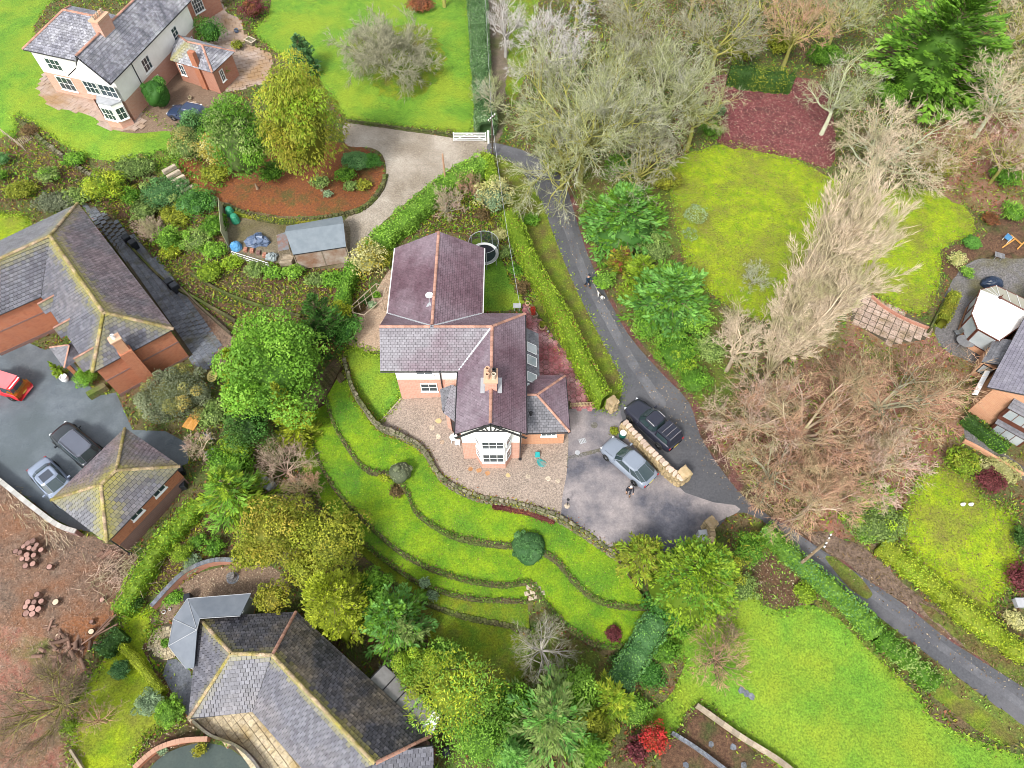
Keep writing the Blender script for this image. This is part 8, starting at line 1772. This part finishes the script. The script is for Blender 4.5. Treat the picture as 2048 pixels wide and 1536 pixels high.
fc=empty('fruit_cage',tuple(P(742,600)),'weathered timber fruit cage frame left of the north wing','cage'); hh=1.6
top=[(703,612),(752,567),(772,575),(764,600),(728,630),(706,625)]; T_=[P(a,b,hh)+Vector((0,0,hh)) for a,b in top]
for p,q_ in zip(T_,T_[1:]+T_[:1]): MB().tube([p,q_],.04,4).build('top_rail',m_timber,fc)
for p in T_: MB().tube([(p.x,p.y,G(p.x,p.y)-.1),p],.045,5).build('post',m_timber,fc)
for a,b in ((.25,.25),(.5,.5),(.75,.75)): MB().tube([T_[0].lerp(T_[1],a),T_[5].lerp(T_[3],b)],.03,4).build('cross_rail',m_timber,fc)
MB().tube([T_[0].lerp(T_[5],.5),T_[1].lerp(T_[2],.6)],.03,4).build('cross_rail',m_timber,fc)
for k,(x,y) in enumerate(((730,600),(745,610),(722,618),(752,590))): shrub(x,y,.45,.6,('dark','pale','brown','green')[k],['dark plant inside the fruit cage','pale grey plant inside the fruit cage','brown plant inside the fruit cage','green plant at the back of the fruit cage'][k],leaf=.12,lobes=6)
tp=P(968,505,.9); tr=empty('trampoline',(tp.x,tp.y,tp.z),'round trampoline with white rim and dark net, half behind the north wing','trampoline'); r=1.35
MB().lathe((tp.x,tp.y,tp.z+.75),[(r-.28,0),(r-.28,.03)],28).build('jumping_mat',mat('black_mat',(.02,.022,.03),rough=.6),tr)
V=[];F=[];n=28
for rr,zz in ((r-.28,.78),(r,.78),(r,.70),(r-.28,.70)):
    for k in range(n): t=2*math.pi*k/n; V.append((tp.x+rr*math.cos(t),tp.y+rr*math.sin(t),tp.z+zz))
for i in range(4):
    for k in range(n): F.append((i*n+k,i*n+(k+1)%n,((i+1)%4)*n+(k+1)%n,((i+1)%4)*n+k))
mk('rim_pad',V,F,m_wframe,tr)
for k in range(8): t=math.pi*k/4+.2; x,y=tp.x+r*math.cos(t),tp.y+r*math.sin(t); MB().tube([(x,y,tp.z),(x,y,tp.z+2.3)],.03,6).build('net_pole',m_lead,tr)
MB().tube([(tp.x+r*math.cos(t),tp.y+r*math.sin(t),tp.z+2.3) for t in np.linspace(0,2*math.pi,30)],.025,5).build('top_ring',m_lead,tr)
V=[];F=[]
for zz in (.8,2.28):
    for k in range(n): t=2*math.pi*k/n; V.append((tp.x+r*1.0*math.cos(t),tp.y+r*math.sin(t),tp.z+zz))
F=[(k,(k+1)%n,n+(k+1)%n,n+k) for k in range(n)]
nm_=mat('dark_net',(.01,.04,.035),rough=.9); nt_=nm_.node_tree; tb=nt_.nodes.new('ShaderNodeBsdfTransparent'); mx=nt_.nodes.new('ShaderNodeMixShader'); mx.inputs[0].default_value=.45; nt_.links.new(nt_.nodes['Principled BSDF'].outputs[0],mx.inputs[1]); nt_.links.new(tb.outputs[0],mx.inputs[2]); nt_.links.new(mx.outputs[0],nt_.nodes['Material Output'].inputs[0]); mk('net',V,F,nm_,tr)
def table(px,py,label,rx,ry,h,m,rz=0,round_=True,slats=0,name='garden_table',cat='table'):
    p=P(px,py,h); o=empty(name,(p.x,p.y,p.z),label,cat,rz=rz)
    if round_: MB().lathe((0,0,h-.04),[(rx*.9,0),(rx,.015),(rx,.035),(rx*.97,.045)],20,sy=ry/rx).build('table_top',m,o,local=True)
    else:
        k=slats or 1
        for i in range(k): MB().box((-rx+rx*2*(i+.5)/k,0,h-.04),(rx*2/k-.015,ry*2,.04)).build('slat' if slats else 'table_top',m,o,local=True)
    for sx in (-1,1):
        for sy in (-1,1): MB().tube([(sx*rx*.62,sy*ry*.62,0),(sx*rx*.5,sy*ry*.5,h-.04)],.028,6).build('leg',m,o,local=True)
    return o
table(907,874,'round white garden table beside the eaves of the house',.32,.32,.7,m_wframe); table(915,884,'smaller white stool beside the round white table',.22,.22,.45,m_wframe,round_=False,name='garden_stool',cat='stool')
table(1932,682,'oval grey slatted garden table on the dark path by the conservatory',.75,.62,.74,mat('grey_teak',(.16,.16,.165),(.22,.22,.225),scale=4,tone=.2),rz=-.3); 
for k,(x,y) in enumerate(((1950,668),(1955,690),(1915,665))):
    p=P(x,y,.4); o=empty('garden_chair',(p.x,p.y,p.z),['dark garden chair above the oval table','dark garden chair right of the oval table','dark garden chair upper left of the oval table'][k],'chair',rz=k*1.4+.5); MB().box((0,0,.4),(.42,.42,.04)).build('seat',m_slab,o,local=True); MB().box((-.2,0,.44),(.04,.42,.45)).build('backrest',m_slab,o,local=True)
    for sx in (-1,1):
        for sy in (-1,1): MB().tube([(sx*.18,sy*.18,0),(sx*.18,sy*.18,.4)],.02,5).build('leg',m_slab,o,local=True)
table(385,842,'orange wooden table top on legs beside the golden bush',.55,.75,.75,mat('orange_timber',(.50,.24,.05),(.58,.30,.09),scale=4,tone=.15),rz=-.35,round_=False,slats=6)
lump(1987,563,.95,.6,.95,mat('dark_blue_cover',(.015,.025,.05),(.03,.045,.08),scale=2,rough=.35),'dark blue covered barbecue behind the conservatory','covered_barbecue','barbecue',rz=-.2,seed=9,noise=.08)
o=table(2000,510,'grey slatted bench table near the blue chair',.42,.3,.5,MATS['grey_teak'],rz=-.4,round_=False,slats=4,name='garden_bench',cat='bench')
p=P(2018,474,.5); o=empty('garden_chair',(p.x,p.y,p.z),'blue and white garden chair beside the orange timber frame','chair',rz=.6); MB().box((0,0,.35),(.5,.5,.06)).build('seat',m_blue,o,local=True); MB().box((-.25,0,.4),(.05,.5,.5)).build('backrest',m_blue,o,local=True)
for sx in (-1,1):
    for sy in (-1,1): MB().tube([(sx*.22,sy*.25,0),(sx*.22,sy*.25,.6)],.025,5).build('leg',m_wframe,o,local=True)
p=P(2035,485,.3); o=empty('timber_frame',(p.x,p.y,p.z),'orange timber edging frame at the right edge','frame')
for a,b in (((2005,495),(2030,478)),((2022,470),(2045,490)),((2035,498),(2062,470))): A=P(*a,.2);B=P(*b,.2); MB().tube([A+Vector((0,0,.2)),B+Vector((0,0,.2))],.07,4).build('timber',MATS['orange_timber'],o)
def pot(px,py,r,h,m,label,plant=None,name='plant_pot'):
    p=P(px,py,h*.5); o=empty(name,(p.x,p.y,p.z),label,'pot'); MB().lathe((p.x,p.y,p.z),[(r*.65,0),(r,h*.5),(r*.9,h*.93),(r,h),(r*.82,h),(r*.75,h*.8)],18).build('pot',m,o); MB().lathe((p.x,p.y,p.z+h*.7),[(r*.76,0),(r*.7,.05)],12).build('soil',m_bed,o); return o
pot(129,757,.33,.6,m_wframe,'big white round planter on the courtyard beside the bungalow door')
pot(1245,849,.2,.45,m_binb,'dark round pot at the upper end of the sandstone wall'); 
p=P(1246,868,.5); o=empty('water_butt',(p.x,p.y,p.z),'dark green barrel with white lid beside the sandstone wall','barrel'); MB().lathe((p.x,p.y,p.z),[(.24,0),(.29,.3),(.27,.7)],16).build('barrel',m_grn,o); MB().lathe((p.x,p.y,p.z+.7),[(.27,0),(.25,.05),(.05,.07)],16).build('lid',m_wframe,o)
shrub(1228,862,.4,.4,'moss','small grass tuft beside the dark pot on the court',leaf=.12,lobes=5)
for k,(x,y) in enumerate(((1404,1069),(1402,1081))):
    p=P(x,y,.5); o=empty('storage_box',(p.x,p.y,p.z),['pale metal bin against the lower gate wall, upper','pale metal bin against the lower gate wall, lower'][k],'bin',rz=.1); MB().box((0,0,0),(.6,.45,.85)).build('body',m_lead,o,local=True); MB().box((0,0,.85),(.66,.5,.06),top=.9).build('lid',m_lead,o,local=True)
pot(1055,608,.2,.3,m_brickT,'terracotta pot at the top of the red court'); 
p=P(1066,624,.3); o=empty('flower_trough',(p.x,p.y,p.z),'wooden trough with red and white flowers on the red court','trough',rz=-1.1); MB().box((0,0,0),(1.0,.45,.35),top=1.08).build('trough',m_timber,o,local=True); MB().box((0,0,.3),(.9,.36,.1)).build('soil',m_bed,o,local=True)
rng=nrng(); n=260; c=np.column_stack([p.x+rng.uniform(-.2,.2,n),p.y+rng.uniform(-.45,.45,n),p.z+.42+rng.random(n)*.12]); t=unit(rng.normal(size=(n,3))); w=unit(np.cross(t,rng.normal(size=(n,3))))
quads('flowers',c-np.array([p.x,p.y,p.z])*0,t*.05,w*.04,LF['red'],None,rng.random(n)); bpy.data.objects[-1] if False else None
fl_=[x for x in bpy.data.objects if x.name=='flowers'][0]; tag(fl_,'red flowers in the wooden trough'); fl_['kind']='stuff'
pot(1084,655,.3,.35,m_brickT,'round terracotta pot with a leafy plant beside the hedge'); shrub(1084,650,.35,.5,'moss','leafy plant growing in the round terracotta pot',leaf=.12,lobes=5)
table(1034,611,'small grey metal table at the corner of the north roof',.35,.25,.6,m_lead,round_=False)
pot(1096,663,.08,.12,m_wframe,'small white ball pot under the lane hedge',name='small_pot')
p=P(1075,908,.3); o=empty('hose_reel',(p.x,p.y,p.z),'turquoise hose reel with a coiled hose against the low wing wall','hose'); m_tq=mat('turquoise_hose',(.02,.32,.33),(.04,.42,.42),scale=4,rough=.4)
MB().box((p.x,p.y,p.z),(.4,.3,.45),top=.8).build('reel_box',m_tq,o)
for k in range(5): MB().tube([(p.x+.15+.02*k+(.2+.03*k)*math.cos(t)+.1*k*.3,p.y-.45-.07*k+(.16+.02*k)*math.sin(t),p.z+.03+.01*k) for t in np.linspace(0,5.8,16)],.016,5).build('hose_loop',m_tq,o)
p=P(1165,882); o=empty('drain_cover',(p.x,p.y,p.z),'square metal drain cover set in the court near the house','cover',rz=.3); MB().box((0,0,.0),(.55,.42,.02)).build('cover',m_lead,o,local=True)
for s in range(4): MB().box((-.2+s*.13,0,.02),(.03,.34,.008)).build('rib',m_dgr,o,local=True)
p=P(1134,1012); o=empty('iron_stand',(p.x,p.y,p.z),'thin black iron lamp stand with a stone foot at the edge of the court','stand'); MB().lathe((p.x,p.y,p.z),[(.22,0),(.2,.08),(.08,.14)],14).build('foot',m_flag,o); MB().tube([(p.x,p.y,p.z+.1),(p.x,p.y,p.z+1.2)],.03,6).build('stem',m_black,o); MB().lathe((p.x,p.y,p.z+1.2),[(.04,0),(.12,.08),(.04,.16)],8).build('head',m_black,o)
p=P(463,1154,.3); o=empty('garden_fountain',(p.x,p.y,p.z),'dark stone urn on a round base in the gravel behind the bungalow','urn'); MB().lathe((p.x,p.y,p.z),[(.34,0),(.34,.1),(.15,.14),(.12,.35),(.28,.5),(.3,.58),(.2,.56),(.05,.5)],16).build('urn',m_dgr,o); MB().lathe((p.x,p.y,p.z-.02),[(.48,0),(.46,.06)],18).build('base_ring',m_slab,o)
p=P(328,1223,.2); pot(328,1224,.14,.18,m_wframe,'small white bowl in the gravel beside the garden room'); pot(340,1219,.1,.18,m_wframe,'tiny white ornament beside the white bowl',name='ornament')
a,b=P(1136,916),P(1206,899); o=empty('drain_channel',tuple(a),'dark strip drain across the top of the parking court','drain')
for i in range(10):
    c=a.lerp(b,(i+.5)/10); MB().box((c.x,c.y,c.z),((b-a).length/10-.02,.34,.012),math.atan2((b-a).y,(b-a).x)).build('grating',m_dgr,o)
for k,(x,y,sx,sy,l) in enumerate(((1188,850,.5,.35,'small round'),(1155,905,.35,.35,'pale round'))):
    p=P(x,y); o=empty('manhole_cover',(p.x,p.y,p.z),l+' manhole cover in the court tarmac','cover'); MB().lathe((p.x,p.y,p.z),[(sx*.6,0),(sx*.55,.014)],14).build('cover',m_lead if k else m_dgr,o)
p=P(903,825,.4); o=empty('log_bench',(p.x,p.y,p.z),'dark wooden crate with green sides in front of the porch door','crate',rz=-.7); MB().box((0,0,0),(.85,.62,.4)).build('crate_body',m_black,o,local=True)
for s in (-1,1): MB().box((s*.5,0,0),(.14,.66,.42)).build('side_board',m_mstone,o,local=True)
MB().tube([(0,.38,.5),(0,-.5,.5)],.03,4).build('rail',m_timber,o,local=True)
p=P(501,82,.3); o=empty('stone_trough',(p.x,p.y,p.z),'grey stone trough with a pale rim in the mansion courtyard','trough',rz=-.6); MB().box((0,0,0),(1.2,.75,.45)).build('trough',m_gstone,o,local=True)
for a,b,c,d in ((0,.36,1.25,.12),(0,-.36,1.25,.12),(.58,0,.12,.62),(-.58,0,.12,.62)): MB().box((a,b,.45),(c,d,.05)).build('rim',m_flag,o,local=True)
pot(473,62,.25,.4,m_tarp,'blue grey urn in the mansion courtyard'); 
p=P(385,207,.3); o=empty('stone_bench',(p.x,p.y,p.z),'small pale stone seat on the gravel above the estate car','seat',rz=.3); MB().box((0,0,.3),(.75,.45,.07)).build('seat',m_gravel3,o,local=True)
for s in (-1,1): MB().box((s*.28,0,0),(.12,.36,.3)).build('leg',m_gravel3,o,local=True)
pot(380,196,.2,.3,m_paver,'small round pale bowl beside the stone seat')
a,b=P(42,292),P(68,278); o=empty('picket_gate',tuple(a),'small wooden picket gate in the upper left border','gate')
for i in range(9): p=a.lerp(b,i/8); MB().box((p.x,p.y,p.z),(.07,.03,.85),math.atan2((b-a).y,(b-a).x)).build('picket',m_timber,o)
for zz in (.2,.65): MB().tube([a+Vector((0,.03,zz)),b+Vector((0,.03,zz))],.03,4).build('rail',m_timber,o)
a,b=P(8,268),P(52,302); o=empty('rail_fence',tuple(a),'low brown rail fence left of the picket gate','fence')
for zz in (.25,.6): MB().tube([a+Vector((0,0,zz)),b+Vector((0,0,zz))],.035,4).build('rail',m_timber,o)
for i in range(4): p=a.lerp(b,i/3); MB().box((p.x,p.y,p.z-.1),(.09,.09,.85)).build('post',m_timber,o)
p=P(424,752,.6); o=empty('yellow_board',(p.x,p.y,p.z),'yellow oval garden sign board with dark bars beside the huge evergreen','board',rz=.2); MB().lathe((0,0,.55),[(.42,0),(.45,.03),(.42,.06)],20,sy=1.35).build('board',mat('yellow_panel',(.50,.42,.12),(.56,.48,.18),scale=3,rough=.6),o,local=True)
for k in range(4): MB().box((0,-.35+k*.2,.612),(.45,.05,.01),.3).build('bar',m_black,o,local=True)
MB().tube([(0,0,0),(0,0,.56)],.05,6).build('post',m_timber,o,local=True)
p=P(415,872,.4); o=empty('blue_bicycle',(p.x,p.y,p.z),'blue framed bicycle like rack behind the orange table','bicycle',rz=-.5)
for x in (-.5,.5): MB().tube([(x+.3*math.cos(t),0,.32+.3*math.sin(t)) for t in np.linspace(0,2*math.pi,18)],.02,5).build('wheel',m_tyre,o,local=True)
MB().tube([(-.5,0,.32),(-.15,0,.75),(.35,0,.75),(.5,0,.32)],.03,5).tube([(-.15,0,.75),(0,0,.3),(.35,0,.75)],.03,5).build('frame',m_blue,o,local=True)
MB().tube([(.35,-.25,.95),(.35,.25,.95)],.02,5).build('handlebar',m_wframe,o,local=True); MB().box((-.15,0,.8),(.25,.12,.05)).build('saddle',m_black,o,local=True)
p=P(533,966,.4); o=empty('cold_frame',(p.x,p.y,p.z),'small grey glazed cold frame left of the terraces','cold frame',rz=-.6); MB().box((0,0,0),(1.3,.8,.5)).build('box',m_lead,o,local=True)
for k in range(3): MB().box((-.42+k*.42,0,.5),(.39,.76,.03)).build('pane',m_glassL,o,local=True)
p=P(420,906,.3); o=empty('glass_table',(p.x,p.y,p.z),'pale glass topped box behind the feathery conifer','box',rz=.6); MB().box((0,0,0),(.7,.5,.4)).build('box',m_lead,o,local=True); MB().box((0,0,.4),(.66,.46,.02)).build('pane',m_glassL,o,local=True)
p=P(2043,1205,.4); o=empty('storage_box',(p.x,p.y,p.z),'pale grey box at the right edge above the cream plants','box'); MB().box((0,0,0),(.7,.6,.4)).build('body',m_lead,o,local=True); MB().box((0,0,.4),(.74,.64,.05)).build('lid',m_lead,o,local=True)
for k,(x,y) in enumerate(((1924,1010),(1940,1010))):
    p=P(x,y); o=empty('white_ornament',(p.x,p.y,p.z),['left white bird ornament on the right lawn','right white bird ornament on the right lawn'][k],'ornament'); MB().lathe((p.x,p.y,p.z),[(.05,0),(.14,.1),(.12,.2),(.05,.28),(.07,.34),(.02,.4)],10,sx=1.3).build('body',m_wframe,o); MB().box((p.x+.1,p.y,p.z+.33),(.08,.03,.03)).build('beak',m_brickO,o)

m_bk=mat('log_bark',(.16,.09,.07),(.22,.14,.10),scale=5,tone=.3,rough=.9,coord='obj'); m_cut=mat('cut_wood',(.22,.12,.10),(.36,.22,.18),scale=6,tone=.4,rough=.8,coord='obj'); m_cutp=mat('fresh_cut_wood',(.60,.46,.32),(.68,.55,.40),scale=6,tone=.15,rough=.8,coord='obj')
def logmesh(m2):
    k='log'+m2.name
    if k not in _slates:
        V=[];F=[];n=12
        for z,r in ((0,1.0),(.5,.97),(1.0,1.0)):
            for j in range(n): t=2*math.pi*j/n; V.append((r*math.cos(t)*(1+.04*math.sin(3*t)),r*math.sin(t)*(1+.04*math.cos(2*t)),z))
        for i in range(2):
            for j in range(n): F.append((i*n+j,i*n+(j+1)%n,(i+1)*n+(j+1)%n,(i+1)*n+j))
        me=bpy.data.meshes.new('log_bark'); me.from_pydata(V,[],F); me.materials.append(m_bk)
        V=[];F=[]
        for z in (1.0,):
            o_=len(V)
            for rr,dz in ((.82,.02),(.5,.028),(.05,.03)):
                for j in range(n): t=2*math.pi*j/n; V.append((rr*math.cos(t),rr*math.sin(t),z+(dz if z>.5 else -dz)))
            for i in range(2):
                for j in range(n): F.append((o_+i*n+j,o_+i*n+(j+1)%n,o_+(i+1)*n+(j+1)%n,o_+(i+1)*n+j))
            F.append([o_+2*n+j for j in range(n)])
        m3=bpy.data.meshes.new('log_end'); m3.from_pydata(V,[],F); m3.materials.append(m2); _slates[k]=(me,m3)
    return _slates[k]
def log(p,r,l,d,label,grp,m2=m_cut):
    d=Vector(d).normalized(); o=empty('cut_log',tuple(p),label,'log',grp); M_=Matrix.Translation(p)@d.to_track_quat('Z','Y').to_matrix().to_4x4()@Matrix.Diagonal((r,r,l,1))
    a,b=logmesh(m2); inst(a,'bark',o,M_); inst(b,'cut_face',o,M_)
    if l>2.2*r: inst(b,'cut_face',o,M_@Matrix.Translation((0,0,1))@Matrix.Rotation(math.pi,4,'X'))
    return o
G1=[(57,1087),(67,1083),(76,1090),(49,1094),(60,1097),(69,1099),(83,1101),(33,1104),(42,1105),(54,1110),(69,1112),(45,1118),(57,1119),(53,1132),(67,1129),(100,1134)]
def rounds(Gx,which,grp,r):
    rows={}
    for x,y in sorted(Gx,key=lambda q:q[1]): rows.setdefault(round((y-Gx[0][1])/12),[]).append((x,y))
    for i,k in enumerate(sorted(rows)):
        for j,(x,y) in enumerate(sorted(rows[k])): p=P(x,y,.3); log(p,r*random.uniform(.85,1.12),.42,(random.gauss(0,.05),random.gauss(0,.05),1),'log round in the %s row of the %s cluster, %s from left'%(('top','second','middle','lower','bottom','lowest')[i],which,('first','second','third','fourth','fifth','sixth')[j]),grp)
rounds(G1,'upper','upper cluster of upright log rounds',.24)
G2=[(57,1204),(70,1205),(84,1203),(53,1214),(65,1216),(78,1218),(54,1228),(66,1229),(76,1190)]
rounds(G2,'lower','lower cluster of upright log rounds',.25)
log(P(113,1205,.2),.26,.35,(0,0,1),'single pale fresh log round right of the lower cluster',None,m_cutp); log(P(205,1200,.2),.2,.3,(0,0,1),'single pinkish log round in the middle of the chips',None); log(P(184,1244,.2),.17,.3,(0,0,1),'small log round above the split log heap',None); log(P(115,1272,.15),.18,.25,(.3,0,1),'pale log round left of the branch heap',None,m_cutp); log(P(182,1262,.2),.22,.4,(.3,-.2,1),'larger pale log round on the branch heap',None,m_cutp)
for k,(x,y,m2) in enumerate(((204,1103,m_cut),(212,1107,m_cutp),(222,1100,m_cut),(232,1104,m_cut),(240,1108,m_cut))): log(P(x,y,.15),.17,.5,(-.8,-.9,.2),'short log lying by the corner of the garage, %s from the left'%('first','second','third','fourth','last')[k],'logs lying at the garage corner',m2)
random.seed(5)
for k in range(34):
    x=random.gauss(138,20);y=random.gauss(1295,14); log(P(x,y,.1)+Vector((0,0,random.uniform(.05,.3))),random.uniform(.08,.15),random.uniform(.45,.9),(random.gauss(0,1),random.gauss(0,1),random.gauss(0,.15)),'split log tumbled in the big heap below the log rounds','split logs in the heap',m_cut if random.random()<.75 else m_cutp)
for k in range(6): x=165+k*6;y=1290-k*4; log(P(x,y,.1)+Vector((0,0,.25)),.06,1.8,(random.gauss(1,.3),random.gauss(.9,.3),.1),'long thin branch lying across the log heap','long branches on the log heap')
bh=empty('brushwood_heap',tuple(P(70,1030)),'line of cut brushwood along the courtyard wall','brushwood'); rng=nrng(); n=260; t=rng.random(n); A=np.array([[*P(15,985)],[*P(130,1085)]]); c=A[0]*(1-t)[:,None]+A[1]*t[:,None]+rng.normal(0,.35,(n,3))*np.array([1,1,.25]); d=unit(np.array([1,-1.0,0])+rng.normal(0,.5,(n,3))*np.array([1,1,.2])); B=np.stack([c,c+d*rng.uniform(.3,1.0,(n,1))],1); chains('branch',B,np.full((n,2),.018),BK['tan'],bh,rng.random(n),kind='stuff')
bh=empty('brushwood_heap',tuple(P(225,1135)),'grey heap of thin cut branches below the garage','brushwood'); n=420; c=np.array([*P(222,1140)])+rng.normal(0,1,(n,3))*np.array([1.3,.9,.1])+np.array([0,0,.15]); d=unit(rng.normal(0,1,(n,3))*np.array([1,1,.15])); B=np.stack([c,c+d*rng.uniform(.3,1.1,(n,1))],1); chains('branch',B,np.full((n,2),.016),BK['pink'],bh,rng.random(n),kind='stuff')
